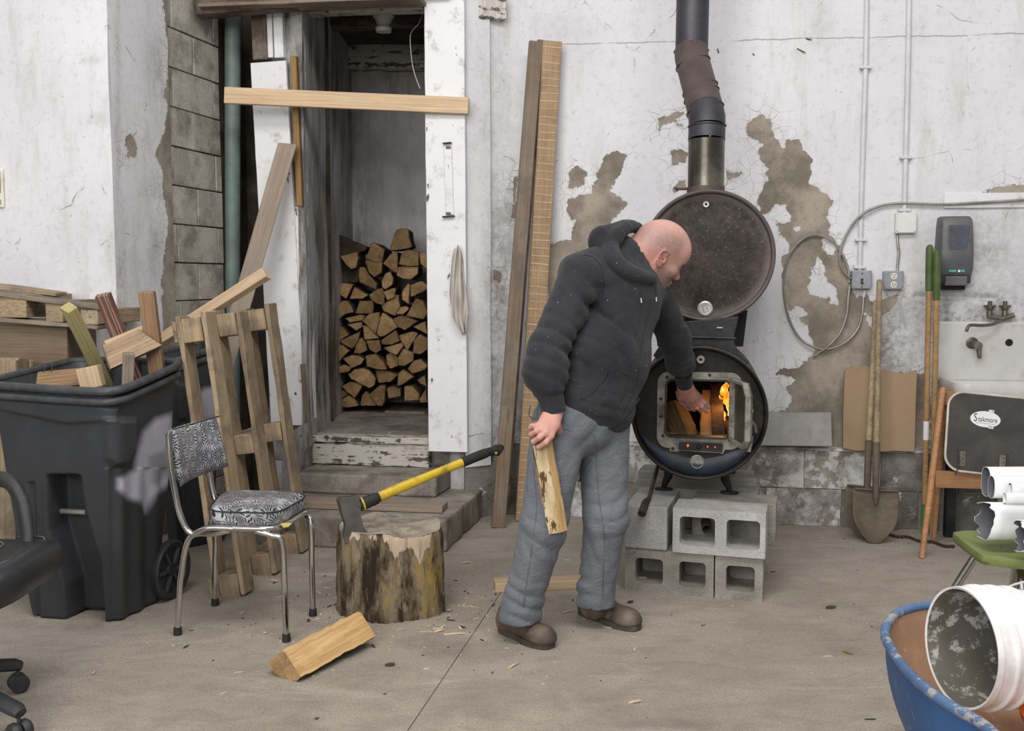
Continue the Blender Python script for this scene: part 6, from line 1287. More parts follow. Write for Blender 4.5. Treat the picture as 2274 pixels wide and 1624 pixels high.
# --- long poles with green grips
def pole(b, tx, ty, d, gy, lab, mat='handle', extra=False):
    foot = PF(*b) ; top = PW(tx, ty, d); t = thing('green_gripped_pole', lab, 'pole', foot, 'green gripped poles beside the sink'); f = lambda k: foot.lerp(top, k); g = 1 - (gy - ty) / (b[1] - ty) ; 
    MB().tube([f(0.0), f(.5), f(g)], .0145, 12).build('shaft', MT[mat], t, smooth=True)
    MB().tube([f(g), f((g + 1) / 2), f(.985), f(.995), f(1)], [.018, .0195, .0195, .014, .005], 16).build('grip', MT['green_grip'], t, smooth=True)
    if extra:
        MB().tube([f(.335), f(.40)], .0152, 12).build('white_tape', MT['white'], t, smooth=True); MB().tube([f(.03), f(.11)], .016, 12).build('ferrule', MT['green_bright'], t, smooth=True)
pole((2052, 1188), 2065, 543, .16, 643, 'taller green gripped pole with white tape band, left of the pair', extra=True)
pole((2070, 1186), 2081, 556, .19, 662, 'shorter green gripped pole nearer the sink')
# --- folded wooden chair
t = thing('folding_chair', 'wooden folding chair with seat flipped up leaning at the sink', 'chair', PF(2047, 1240))
def chair_leg(a, b, r=.017, nm='leg'): return MB().tube([a, a.lerp(b, .5), b], [r * .8, r, r], 8, up=UP + U).build(nm, MT['chair_wood'], t, smooth=True, angle=50)
fa, fb_ = PF(2047, 1240), PY(2094, 862, 4.97); ba, bb_ = PF(2073, 1205), PY(2100, 900, 4.96); dxx = U * .44
bb_ = PY(2099, 880, 5.02)
for o_ in (V(), dxx): chair_leg(fa + o_, fb_ + o_); chair_leg(ba + o_, bb_ + o_, .015)
board('cross_rail', PY(2076, 1064, 4.86), PY(2076, 1064, 4.86) + dxx * .98, .085, .02, MT['chair_wood'], t, zh=-W)
board('back_rail', PY(2096, 885, 4.99), PY(2096, 885, 4.99) + dxx * .98, .07, .018, MT['chair_wood'], t, zh=-W)
c0_, cx_, cy_ = PY(2098, 1042, 4.83), PY(2274, 1062, 4.76), PY(2098, 868, 4.93); ux = (cx_ - c0_); ux = ux.normalized(); uy = (cy_ - c0_); uy = (uy - ux * uy.dot(ux)); hgt = uy.length; uy.normalize(); un = ux.cross(uy)
if un.dot(W) > 0: un = -un
SF = M((ux, uy, -uy.cross(ux) if False else ux.cross(uy))).transposed().to_4x4(); wdt = .405; SF.translation = c0_ + ux * wdt / 2 + uy * hgt / 2
zs = 1 if (ux.cross(uy)).dot(W) < 0 else -1
rr_ = rrect(wdt, hgt, .075, 8); m = MB().prism([V((x, y, 0)) for x, y in rr_], (0, 0, -.03 * zs)); se = m.build('seat', MT['seat_under'], t, SF, bevel=.004)
MB().tube([V((x * 1.01, y * 1.01, 0)) for x, y in rr_], .006, 8, closed=True).build('seat_piping', MT['piping'], se, SF, smooth=True)
# oval maker's label and size tags
lc = SF.inverted() @ PY(2187, 932, 4.87); m = MB(); m.prism([V((lc.x + .070 * math.cos(a), lc.y + .040 * math.sin(a), .0006 * zs)) for a in [2 * math.pi * i / 40 for i in range(40)]], (0, 0, .0012 * zs)); lb = m.build('oval_label', MT['white'], se, SF)
def text(s_, fr, size, mat, par, nm='lettering', sx=1.0):
    cu = bpy.data.curves.new(nm, 'FONT'); cu.body = s_; cu.size = size; cu.align_x = 'CENTER'; cu.align_y = 'CENTER'; cu.extrude = .0003; tmp = bpy.data.objects.new('t', cu); COL.objects.link(tmp); me = bpy.data.meshes.new_from_object(tmp); bpy.data.objects.remove(tmp); me.materials.clear(); me.materials.append(MT[mat]); fr = fr @ M.Diagonal((sx, 1, 1, 1)); return link(nm, me, par, fr)
text('takmore', SF @ M.Translation((lc.x + .011, lc.y - .002, .0022 * zs)), .036, 'ink', lb, sx=.72)
text('S', SF @ M.Translation((lc.x - .046, lc.y + .003, .0024 * zs)), .058, 'ink', lb, sx=.62)
MB().box((lc.x, lc.y - .021, .0022), (.09, .0012, .0006), SF).build('label_rule', MT['ink'], lb)
for tx_, ty_, s_ in ((2201, 915, '1.3'), (2197, 950, '341')):
    q = SF.inverted() @ PY(tx_, ty_, 4.87); MB().box((q.x, q.y, .0022), (.024, .017, .0012), SF).build('size_tag', MT['white'], lb); text(s_, SF @ M.Translation((q.x, q.y, .0032)), .015, 'ink', lb)
for hx_, hy_ in ((2135, 1020), (2219, 1030)):
    q = SF.inverted() @ PY(hx_, hy_, 4.84); MB().box((q.x, q.y, .004 * zs), (.028, .075, .004), SF).build('hinge_strap', MT['brass'], t, bevel=.001)
    for k in (-.022, 0, .022): MB().lathe([(.003, 0), (0, .001)], SF @ M.Translation((q.x + .004, q.y + k, .0062)), 8).build('screw_hole', MT['black'], t)
    s_ = -1 if hx_ < 2200 else 1; MB().tube(crv([SF @ V((q.x + s_ * .020, q.y + .045, .006)), SF @ V((q.x + s_ * .017, q.y, .016)), SF @ V((q.x + s_ * .022, q.y - .05, .02)), SF @ V((q.x + s_ * .03, q.y - .085, .012))], 5), .003, 6).build('support_hook', MT['rod'], t)
# --- toothed chain on the floor, thin cable
t = thing('toothed_chain', 'rusty toothed chain lying on the floor behind the wooden chair', 'chain', PF(2040, 1200))
for k in range(34):
    a = PF(1975 + k * 4.3, 1190 + k * .85 + 2 * math.sin(k * .5)); fr = frame_from(a + UP * .008, V((1, -.12, 0)), (0, 0, 1)); MB().box((0, 0, 0), (.014, .006, .012), fr).build('chain_link', MT['rod'], t)
    if k % 2 == 0: MB().prism([fr @ V((-.005, -.004, -.006)), fr @ V((.007, -.004, -.006)), fr @ V((.004, -.022, -.006))], (0, 0, .006)).build('chain_tooth', MT['rod'], t)
tag(MB().tube(crv([PF(1985, 1180) + UP * .006, PF(2020, 1168) + UP * .006, PF(2060, 1164) + UP * .01, PF(2100, 1172) + UP * .006, PF(2160, 1182) + UP * .006], 6), .004, 6).build('floor_cable', MT['flex'], smooth=True), 'thin grey cable lying along the wall foot at right', 'cable')
# --- green chair with gutter offcuts
gz = .44; t = thing('green_chair', 'olive green plastic chair with chrome legs carrying white gutter pieces', 'chair', (1.78, 3.4, 0))
ol = [PF(*p, gz) for p in ((2118, 1186), (2122, 1181), (2150, 1178), (2200, 1180), (2262, 1186), (2330, 1196), (2360, 1215), (2350, 1246), (2274, 1246), (2200, 1236), (2180, 1233), (2158, 1218))]
ol = crv(ol, 4, closed=True); cn = sum(ol, V()) / len(ol); m = MB(); n = len(ol)
for f, z in ((.90, -.035), (.98, -.03), (1.0, -.012), (.985, 0), (.93, .002), (.7, -.008), (.3, -.014), (.02, -.015)): m.v += [cn + (p - cn) * f + UP * z for p in ol]
for k in range(7):
    for i in range(n): j = (i + 1) % n; m.f.append((k * n + i, k * n + j, (k + 1) * n + j, (k + 1) * n + i)); m.m.append(0)
m.f.append(tuple(range(n))); m.m.append(0); m.build('seat', MT['olive'], t, smooth=True, angle=60)
def cleg(a, b):
    o = MB().tube([a, b + UP * .02], .0135, 14).build('leg', MT['chrome'], t, smooth=True); MB().tube([b + UP * .001, b + UP * .03], .017, 12).build('rubber_foot', MT['rubber'], o)
ztop = gz - .03
l1 = PF(2166, 1236, ztop); l1e = PF(2020, 1472); cleg(l1, l1e)
l2 = PF(2262, 1262, ztop); l2e = V((l2.x - .02, l2.y - .30, 0)); cleg(V((l2.x + .03, l2.y + .05, ztop)), PF(2215, 1390) if False else V((1.55, 2.88, 0)))
cleg(V((1.77, 3.42, ztop)), V((1.9, 3.72, 0))); cleg(V((1.77, 3.22, ztop)), V((1.92, 2.95, 0)))
m = MB(); bq = [V((1.83, 3.12, gz - .01)), V((1.83, 3.45, gz - .01)), V((1.93, 3.45, gz + .34)), V((1.93, 3.12, gz + .34))]; m.add(bq, [(0, 1, 2, 3)]); m.build('backrest', MT['olive'], t, solid=.02)
def gutter(nm, px, py, Y, hh_, ln, lab, rag=0, ang=.03, asp=.62, tilt=0.0):
    c = PY(px, py, Y); sc_ = hh_ * Y / FPX / 2; m = MB(); n = 28; kk = 10; ax = V((1, ang, tilt)).normalized(); sd = V((-ang, 1, 0)).normalized(); r = random.Random(int(px + py))
    for j in range(kk + 1):
        for i in range(n):
            a = 2 * math.pi * i / n; c_, s_ = math.cos(a), math.sin(a); p = 2.6; q = (abs(c_) ** p + abs(s_) ** p) ** (-1 / p); d = ln * j / kk
            if j == 0 and rag: d += r.uniform(-rag, rag)
            k_ = 1 + (rag * 1.2 * math.sin(3 * a + j * .9) if rag else 0); m.v.append(c + ax * d + sd * (c_ * q * sc_ * asp * k_) + UP * (s_ * q * sc_ * k_))
    for j in range(kk):
        for i in range(n): q = (i + 1) % n; m.f.append((j * n + i, j * n + q, (j + 1) * n + q, (j + 1) * n + i)); m.m.append(0)
    go = m.build('downpipe_offcut', MT['white_metal'], smooth=True, angle=50, solid=.0012); m2 = MB(); m2.v = [cc_ + (v - cc_) * .965 for j in range(kk + 1) for cc_ in [sum(m.v[j * n:j * n + n], V()) / n] for v in m.v[j * n:j * n + n]]; m2.f = list(m.f); m2.m = list(m.m); m2.build('inner_face', MT['gutter_in'], go, smooth=True, angle=50)
    tag(go, lab, 'downpipe', 'white downpipe offcuts on the green chair')
gutter('a', 2189, 1070, 3.47, 66, .38, 'white downpipe offcut, topmost and furthest back on the green chair')
gutter('b', 2201, 1082, 3.39, 50, .36, 'white downpipe offcut just in front of the topmost one')
gutter('c', 2243, 1088, 3.30, 30, .30, 'small white downpipe offcut with arched dark mouth in upper row')
gutter('d', 2231, 1108, 3.25, 26, .30, 'small white downpipe offcut low at front of upper row')
gutter('e', 2186, 1157, 3.33, 84, .40, 'large torn white downpipe with ragged dark mouth resting on the green seat', rag=.012, asp=.8, tilt=-.01)
gutter('f', 2264, 1190, 3.16, 72, .30, 'ragged white downpipe stub nearest the camera on the green seat', rag=.014, asp=.55, tilt=-.02)
# --- wheelbarrow
rim = [V((.815, .95, .60)), V((.80, 1.35, .59))] + [PF(*p, .58) for p in ((2200, 1624), (2100, 1562), (2020, 1497), (1975, 1435), (1966, 1402), (1985, 1368), (2030, 1350), (2095, 1341))] + [V((1.22, 2.40, .58)), V((1.40, 2.36, .58)), V((1.50, 2.22, .58)), V((1.53, 1.8, .58)), V((1.52, 1.35, .59)), V((1.48, .95, .60)), V((1.15, .85, .60))]
t = thing('wheelbarrow', 'blue wheelbarrow with worn tan tray in lower right corner', 'wheelbarrow', (1.15, 1.7, 0))
rc = crv(rim, 8, closed=True); n = len(rc); cc = V((1.16, 1.62, 0)); m = MB(); mi = MB(); kk = 14
for j in range(kk + 1):
    f = j / kk; s_ = 1 - .44 * f ** 1.6; z = -.29 * math.sin(f * math.pi / 2) ** .75
    for p in rc: m.v.append(V((cc.x + (p.x - cc.x) * s_, cc.y + (p.y - cc.y) * s_, p.z + z))); mi.v.append(V((cc.x + (p.x - cc.x) * (s_ - .008), cc.y + (p.y - cc.y) * (s_ - .008), p.z + z + .005)))
for j in range(kk):
    for i in range(n): q = (i + 1) % n; f = (j * n + i, j * n + q, (j + 1) * n + q, (j + 1) * n + i); m.f.append(f); mi.f.append(f[::-1]); m.m.append(0); mi.m.append(0)
m.f.append(tuple(kk * n + i for i in range(n))); mi.f.append(tuple(kk * n + i for i in range(n - 1, -1, -1))); m.m.append(0); mi.m.append(0)
m.build('tray', MT['barrow_blue'], t, smooth=True, angle=60); mi.build('tray_inside', MT['barrow_in'], t, smooth=True, angle=60)
MB().tube(rc, .0105, 10, closed=True, up=UP).build('rolled_rim', MT['barrow_rim'], t, smooth=True)
MB().lathe([(.0, .03), (.04, .03), (.05, .02), (.14, .02), (.17, .045), (.2, .03), (.205, 0), (.2, -.03), (.17, -.045), (.14, -.02), (.05, -.02), (.04, -.03), (0, -.03)], frame_from((1.20, 2.62, .205), (0, 1, 0), (1, 0, 0)), 36).build('wheel', MT['rubber'], t, smooth=True)
for x in (.98, 1.34):
    board('handle', (x, .45, .42), (1.20 + (x - 1.16) * .5, 2.64, .21), .04, .035, MT['handle'], t, zh=UP)
    MB().tube([V((x, 1.2, .34)), V((x, 1.15, .0)), V((x, 1.35, .0)), V((x, 1.45, .32))], .013, 8).build('leg', MT['barrow_blue'], t, smooth=True)
    MB().tube([V((x, 1.9, .3)), V((x, 1.9, .36))], .02, 8).build('riser', MT['barrow_blue'], t)
# --- bucket in the barrow
bc = PY(2132, 1438, 2.05); bax = V((.975, .17, -.05)).normalized(); FB = frame_from(bc, bax.cross(UP), bax); R0, R1 = .124, .110; LB = .34
t = thing('white_bucket', 'white plastic bucket lying tilted in the wheelbarrow, crusted inside with mortar', 'bucket', FB @ M())
prof = [(R0 - .003, .001), (R0 + .002, -.001), (R0 + .003, .012), (R0, .014), (R0, .04), (R0 + .007, .042), (R0 + .007, .047), (R0, .049), (R0 - .001, .075), (R0 + .006, .077), (R0 + .006, .082), (R0 - .002, .084), (R0 - .003, .11), (R0 + .004, .112), (R0 + .004, .117), (R0 - .004, .119), (R1, LB - .006), (R1 - .008, LB), (0, LB)]
MB().lathe(prof, FB, 72).build('shell', MT['white_plastic'], t, smooth=True, angle=35)
m = MB().lathe([(R0 - .003, .001), (R0 - .005, .02), (R1 - .004, LB - .006), (0, LB - .006)], FB, 72); m.f = [f[::-1] for f in m.f]; m.build('crusted_inside', MT['bucket_in'], t, smooth=True, angle=60)
hp = [FB @ V((R0 * math.cos(a) * 1.03, R0 * math.sin(a) * 1.03, .10 + .12 * abs(math.sin(a - 1.57)) * 0)) for a in (2.9,)]
ua = FB.to_3x3().inverted() @ UP; a0 = math.atan2(ua.y, ua.x); P_ = [FB @ V(((R0 + .012) * math.cos(a0 + q), (R0 + .012) * math.sin(a0 + q), .09 + .10 * math.cos(q * .9))) for q in [(-1.5 + 3.0 * i / 20) for i in range(21)]]
MB().tube(P_, .0025, 6).build('wire_handle', MT['bone'], t, smooth=True); MB().tube(P_[9:13], .007, 8).build('red_grip', MT['orange'], t, smooth=True)
oc = PY(2470, 1725, 1.93); t = thing('orange_bucket', 'orange plastic bucket edge at lower right photo corner in the wheelbarrow', 'bucket', oc)
MB().lathe([(.0, -.02), (.105, -.02), (.11, 0), (.13, .2), (.137, .205), (.137, .22), (.125, .222), (.12, .2), (.10, 0), (0, 0)], frame_from(oc - UP * .07, (0, 1, 0), (-.2, .1, 1)), 48).build('shell', MT['orange'], t, smooth=True, angle=40)
# --- chips and crumbs on the floor
def sliver(mm, p, l, w_, th, a, r, lift=0.0):
    c_, s_ = math.cos(a), math.sin(a); d = V((c_, s_, 0)); q = V((-s_, c_, 0)); bow = r.uniform(0, .25) * l; o = len(mm.v)
    for f, ww in ((0, .25), (.35, 1), (.75, .8), (1, .1)):
        for s2 in (-1, 1): mm.v.append(p + d * (f - .5) * l + q * (s2 * w_ / 2 * ww) + q * bow * f * (1 - f) + UP * (.002 + lift * f + th))
        for s2 in (-1, 1): mm.v.append(p + d * (f - .5) * l + q * (s2 * w_ / 2 * ww * .8) + q * bow * f * (1 - f) + UP * (.0008 + lift * f))
    for k in range(3):
        a_ = o + k * 4; b_ = a_ + 4
        mm.f += [(a_, a_ + 1, b_ + 1, b_), (a_ + 2, b_ + 2, b_ + 3, a_ + 3), (a_, b_, b_ + 2, a_ + 2), (a_ + 1, a_ + 3, b_ + 3, b_ + 1)]; mm.m += [0] * 4
r = random.Random(11); mm = MB(); md = MB()
for i in range(520):
    k = r.random()
    if k < .62: a = r.uniform(0, 6.28); q = abs(r.gauss(0, .33)); p = V((-.50 + (.22 + q) * math.cos(a), 4.0 + (.22 + q) * math.sin(a) * .9, 0))
    elif k < .8: p = V((r.uniform(-1.5, .5), r.uniform(3.2, 4.4), 0))
    else: p = V((r.uniform(-1.0, 2.0), r.uniform(2.9, 5.2), 0))
    if p.y > 4.7 and p.x < -.3: continue
    l = r.choice((.004, .006, .006, .008, .012, .02, .035)); sliver(mm if r.random() < .72 else md, p, l, l * r.uniform(.10, .38), .0015, r.uniform(0, 6.28), r)
tag(mm.build('wood_chips', MT['chip']), 'scattered pale wood chips on the floor around the chopping block', 'chips', kind='stuff')
tag(md.build('bark_crumbs', MT['chip_dark']), 'scattered dark bark crumbs on the concrete floor', 'crumbs', kind='stuff')
CH_ = [((975, 1404), 24, .5, 'pale curled wood chip right of the chopping block'), ((1010, 1411), 44, .06, 'long pale wood splinter right of the chopping block'), ((1022, 1398), 18, 2, 'curved pale shaving beside the long splinter'), ((1140, 1482), 36, .9, 'pale splinter on the floor in front of the near boot'), ((1410, 1562), 24, .2, 'small pale sliver low at centre of the floor'), ((608, 1292), 26, -.5, 'pale chip on the floor between the chrome chair legs'), ((588, 1408), 14, -.8, 'small pale chip below the chrome chair seat'), ((1262, 1360), 34, .5, 'thin pale splinter between the two boots'), ((208, 1498), 10, 1.3, 'small pale chip on the floor beside the casters'), ((1034, 1252), 24, 0, 'pale splinter on the floor right of the lower step'), ((1708, 1186), 16, .1, 'small pale chip right of the stove plinth'), ((1882, 1452), 24, -.9, 'yellow brown leaf scrap on the right floor')]
for (p, ln, a, lab) in CH_:
    mm = MB(); q = PF(*p); l = ln * 3.9 / FPX * 1.05; sliver(mm, q, l, l * (.28 if ln < 30 else .12), .003, a, r, .004); tag(mm.build('wood_chip', MT['chip'] if 'leaf' not in lab else MT['amber_wood'], smooth=False), lab, 'wood chip', 'larger wood chips on the floor')
for (p, ln, lab) in (((1845, 1352), 24, 'dark leaf like scrap on the floor right of the plinth'), ((1400, 1340), 14, 'small dark clod near the plinth corner'), ((866, 1480), 20, 'dark oval stain crumb in front of the split log')):
    mm = MB(); q = PF(*p); l = ln * 3.9 / FPX; sliver(mm, q, l, l * .5, .006, .1, r, .003); tag(mm.build('bark_scrap', MT['chip_dark']), lab, 'bark', 'dark scraps on the floor')
# ---------------------------------------------------------------- the man
def nets(f, lo, hi, h):
    lo = np.array(lo, float); n = np.ceil((np.array(hi) - lo) / h).astype(int) + 1
    g = np.stack(np.meshgrid(*[lo[i] + h * np.arange(n[i]) for i in range(3)], indexing='ij'), -1).reshape(-1, 3).astype(np.float32)
    F = f(g).reshape(n); c = n - 1; ins = F < 0
    cs = [(a, b, d) for a in (0, 1) for b in (0, 1) for d in (0, 1)]
    sub = lambda A, k: A[k[0]:k[0] + c[0], k[1]:k[1] + c[1], k[2]:k[2] + c[2]]
    cnt = sum(sub(ins, k).astype(int) for k in cs); act = (cnt > 0) & (cnt < 8); acc = np.zeros((*c, 3)); wt = np.zeros(c)
    for a in range(8):
        for ax in range(3):
            if cs[a][ax] == 0:
                k2 = list(cs[a]); k2[ax] = 1; va, vb = sub(F, cs[a]), sub(F, k2); m = (va < 0) != (vb < 0); t = np.where(m, va / (va - vb + 1e-12), 0)
                p = np.zeros((*c, 3)); p[..., 0] = cs[a][0]; p[..., 1] = cs[a][1]; p[..., 2] = cs[a][2]; p[..., ax] = t; acc += p * m[..., None]; wt += m
    idx = -np.ones(c, int); idx[act] = np.arange(act.sum()); I = np.argwhere(act); vs = lo + h * (I + acc[act] / wt[act][:, None]); qs = []
    for ax in range(3):
        u, v = (ax + 1) % 3, (ax + 2) % 3; A = np.moveaxis(ins, (ax, u, v), (0, 1, 2)); J = np.moveaxis(idx, (ax, u, v), (0, 1, 2))
        a, b = A[:-1, 1:-1, 1:-1], A[1:, 1:-1, 1:-1]; m = a != b
        q = np.stack([J[:, :-1, :-1][m], J[:, 1:, :-1][m], J[:, 1:, 1:][m], J[:, :-1, 1:][m]], 1); fl = ~a[m]; q[fl] = q[fl][:, ::-1]; qs.append(q)
    return vs, np.concatenate(qs)
def A3(p): return np.array(tuple(p), np.float32)
def rc(P, a, b, ra, rb):
    a, b = A3(a), A3(b); d = b - a; t = np.clip((P - a) @ d / (d @ d + 1e-12), 0, 1); q = P - a - t[:, None] * d; return np.sqrt((q * q).sum(1)) - (ra + (rb - ra) * t)
def el(P, c, R, r):   # ellipsoid; R rows are its axes
    q = (P - A3(c)) @ np.array(R, np.float32).T; r = np.array(r, np.float32); k0 = np.sqrt(((q / r) ** 2).sum(1)); k1 = np.sqrt(((q / r ** 2) ** 2).sum(1)) + 1e-9; return k0 * (k0 - 1) / k1
def sm(a, b, k): h = np.clip(.5 + .5 * (b - a) / k, 0, 1); return b + (a - b) * h - k * h * (1 - h)
def sub_(a, b, k): h = np.clip(.5 - .5 * (a + b) / k, 0, 1); return a * (1 - h) - b * h + k * h * (1 - h)
def chain(P, pts, rs, k=.01):
    d = None
    for i in range(len(pts) - 1): e = rc(P, pts[i], pts[i + 1], rs[i], rs[i + 1]); d = e if d is None else sm(d, e, k)
    return d
def fold(P, c, sig, direc, wave, amp, warp=1.0, ph=0.0):
    c = A3(c); q = P - c; g = np.exp(-(q * q).sum(1) / sig ** 2); k = A3(V(direc).normalized()); s_ = q @ k * (6.283 / wave) + ph + warp * np.sin(q[:, 0] * 21 + q[:, 2] * 13 + ph) + .6 * warp * np.sin(q[:, 1] * 33 - q[:, 2] * 19)
    o_ = np.abs(np.array([k[1] - k[2], k[2] + k[0], k[0] - k[1]], np.float32)) * 9 + 6; gate = .55 + .45 * np.sin(q @ (o_ * np.array([1, -1, .7], np.float32)) * 1.3 + ph * 3)
    return amp * 1.25 * g * gate * (.62 - np.abs(np.sin(s_ * .5)) ** .7) * 1.6
man = thing('person', 'person in charcoal hooded sweatshirt and grey jeans bending to feed the stove', 'person', (.2, 3.68, 0))
def netobj(nm, f, lo, hi, h, mat, par=None, smooth_it=1):
    vs, fs = nets(f, lo, hi, h); m = MB(); fr = WM[(par or man).name]; o3 = np.array(fr.translation); me = bpy.data.meshes.new(nm); me.from_pydata((vs - o3).tolist(), [], fs.tolist()); me.materials.append(MT[mat]); me.polygons.foreach_set('use_smooth', [True] * len(fs)); o = link(nm, me, par or man)
    if smooth_it: k = o.modifiers.new('smooth', 'SMOOTH'); k.factor = .5; k.iterations = smooth_it
    return o, vs
def box_of(pts, pad): A = np.array([tuple(p) for p in pts]); return A.min(0) - pad, A.max(0) + pad
fD = V((.72, -.69, 0)).normalized(); sD = V((-.69, -.72, 0)).normalized()
neck0, pel = PY(1386, 575, 3.88), PY(1292, 905, 3.75); spn = (neck0 - pel).normalized(); a1 = (sD - spn * sD.dot(spn)).normalized(); a2 = spn.cross(a1); RT = [tuple(a1), tuple(a2), tuple(spn)]
shR, elR, fmR, wrR = PY(1291, 614, 3.69), PY(1217, 775, 3.61), PY(1213, 845, 3.57), PY(1226, 900, 3.555)
shL, elL, fmL, wrL = PY(1449, 645, 4.0), PY(1498, 752, 4.12), PY(1510, 805, 4.21), PY(1519, 838, 4.30)
def f_hood(P):
    d = el(P, PY(1370, 672, 3.85), RT, (.205, .150, .205)); d = sm(d, el(P, PY(1340, 795, 3.79), RT, (.200, .172, .20)), .06)
    d = sm(d, el(P, PY(1308, 895, 3.76), RT, (.196, .168, .145)), .05); d = sm(d, rc(P, shR, shL, .078, .078), .05); d = sm(d, rc(P, neck0, PY(1282, 606, 3.74), .085, .072), .04); d = sm(d, rc(P, neck0, PY(1360, 625, 3.88), .066, .095), .05)
    fr_ = P @ A3(-spn); d = np.maximum(d, (P - A3(PY(1335, 975, 3.66))) @ A3((-spn + fD * -.22).normalized()) )
    ar = chain(P, [shR, elR, PY(1211, 828, 3.575), PY(1217, 853, 3.563)], [.081, .070, .078, .062], .03); al_ = chain(P, [shL, elL, fmL, PY(1515, 812, 4.245)], [.076, .064, .058, .048], .03)
    d = sm(d, ar, .010); d = sm(d, al_, .012)
    d = d + fold(P, elR, .13, elR - shR, .052, .010, .8) + fold(P, fmR, .10, V((.1, 0, 1)), .042, .008, .9, 1.0) + fold(P, PY(1222, 875, 3.55), .05, UP, .03, .006, .5)
    d = d + fold(P, fmL, .13, elL - wrL, .036, .007, .7) + fold(P, elL, .08, elL - shL, .05, .007)
    d = d + fold(P, PY(1345, 700, 3.70), .13, V((.5, 0, 1)), .12, .015, 1.0, .5) + fold(P, PY(1320, 820, 3.62), .15, V((.9, 0, .55)), .12, .014, 1.2, 2) + fold(P, PY(1330, 930, 3.62), .10, V((.2, 0, 1)), .05, .006, 1.0) + fold(P, PY(1295, 670, 3.62), .08, V((.8, 0, .8)), .07, .008)
    d = d + .0015 * np.sin(P[:, 0] * 70 + 3 * np.sin(P[:, 2] * 24)) * np.sin(P[:, 2] * 52 + 2 * np.sin(P[:, 0] * 31))
    d = sub_(d, rc(P, PY(1400, 572, 3.87), PY(1430, 552, 3.92), .058, .078), .01)
    return d
lo_b, hi_b = box_of([shR, shL, elR, elL, wrR, wrL, PY(1310, 965, 3.75), neck0], .24)
hood, _ = netobj('hooded_sweatshirt', f_hood, lo_b, hi_b, .0085, 'hoodie')
def onsurf(f, px, py, Y0, Y1=None):   # march the sight line to the garment's surface
    r = ray(px, py); ts = np.linspace((Y0 - .35) / r.y, (Y0 + .3) / r.y, 240); P = np.array([tuple(O3 + r * t) for t in ts], np.float32); d = f(P); k = int(np.argmax(d < 0)) if (d < 0).any() else int(np.argmin(d)); return V(P[k].tolist())
# the hood: folded cloth ring round the neck with a lump at the back
def osf(x, y, o=.008): p = onsurf(f_hood, x, y, 3.8); return p + (O3 - p).normalized() * o
ringp = [osf(1446, 620), osf(1426, 614), osf(1400, 606), osf(1376, 592), osf(1362, 574, .012)] + [PY(*p) for p in ((1357, 548, 3.77), (1372, 522, 3.80), (1397, 503, 3.88), (1424, 514, 4.0), (1452, 560, 4.05), (1466, 604, 4.0))]
RR = crv(ringp, 3)
def f_hd(P):
    d = None
    for i in range(len(RR) - 1):
        t = i / (len(RR) - 1); r = .020 + .010 * math.sin(math.pi * min(1, t * 1.4)); e = rc(P, RR[i], RR[i + 1], r, r); d = e if d is None else sm(d, e, .014)
    d = sm(d, el(P, PY(1350, 548, 3.87), RT, (.105, .060, .062)), .03); d = sm(d, rc(P, PY(1336, 520, 3.83), PY(1384, 503, 3.92), .026, .026), .03); d = sm(d, rc(P, PY(1345, 580, 3.77), PY(1334, 525, 3.82), .020, .028), .02)
    d = sub_(d, rc(P, PY(1398, 572, 3.86), PY(1450, 545, 3.93), .056, .080), .010)
    return d + fold(P, PY(1350, 560, 3.8), .09, V((1, 0, .5)), .045, .004, 1.2)
lo_b, hi_b = box_of(ringp + [PY(1352, 545, 3.88)], .10); hdo, _ = netobj('hood', f_hd, lo_b, hi_b, .006, 'hoodie', hood)
def cuff(nm, pts, rs, mat='rib', par=hood, kk=4):
    P_ = crv(pts, kk); R_ = [float(np.interp(i / (len(P_) - 1), np.linspace(0, 1, len(rs)), rs)) for i in range(len(P_))]; n = 64; o = MB().tube(P_, R_, n, caps=False); 
    for i, v in enumerate(o.v): k = i % n; c_ = P_[i // n]; o.v[i] = c_ + (v - c_) * (1 + (.012 if k % 2 else -.012))
    return o.build(nm, MT[mat], par, smooth=True, angle=180)
cuff('cuff', [PY(1220, 872, 3.56), PY(1226, 895, 3.557), PY(1230, 917, 3.555)], [.050, .046, .0435]); cuff('cuff', [PY(1516, 826, 4.275), PY(1518, 840, 4.305), PY(1520, 853, 4.335)], [.041, .037, .036])
# waistband, zip, pocket edges, cords
zp = [onsurf(f_hood, *p, 3.8) for p in ((1446, 640), (1440, 680), (1430, 730), (1421, 780), (1414, 830), (1402, 870), (1385, 910), (1362, 945))]
MB().tube([p + fD * .0005 for p in crv(zp, 4)], .0035, 6).build('zip', MT['rib'], hood, smooth=True)
z2 = [onsurf(f_hood, x - 10, y, 3.8) for x, y in ((1436, 650), (1430, 700), (1420, 750), (1410, 800), (1402, 850), (1388, 890), (1368, 930))]; MB().tube(crv(z2, 4), .0022, 6).build('placket_seam', MT['rib'], hood, smooth=True)
for pts in (((1417, 840), (1385, 830), (1352, 824), (1338, 845), (1320, 868), (1298, 884), (1284, 884)), ((1350, 824), (1337, 850), (1318, 873), (1300, 888))):
    MB().tube(crv([onsurf(f_hood, *p, 3.75) for p in pts], 4), .0032, 6).build('pocket_edge', MT['rib'], hood, smooth=True)
MB().tube(crv([onsurf(f_hood, *p, 3.7) for p in ((1296, 566), (1316, 572), (1332, 590), (1338, 620), (1336, 650), (1326, 685), (1312, 715))], 4), .003, 6).build('armhole_seam', MT['rib'], hood, smooth=True)
MB().tube(crv([onsurf(f_hood, *p, 3.75) for p in ((1240, 905), (1265, 925), (1290, 948), (1318, 958), (1345, 955), (1375, 938), (1400, 912), (1420, 885))], 4), .004, 6).build('waistband_seam', MT['rib'], hood, smooth=True)
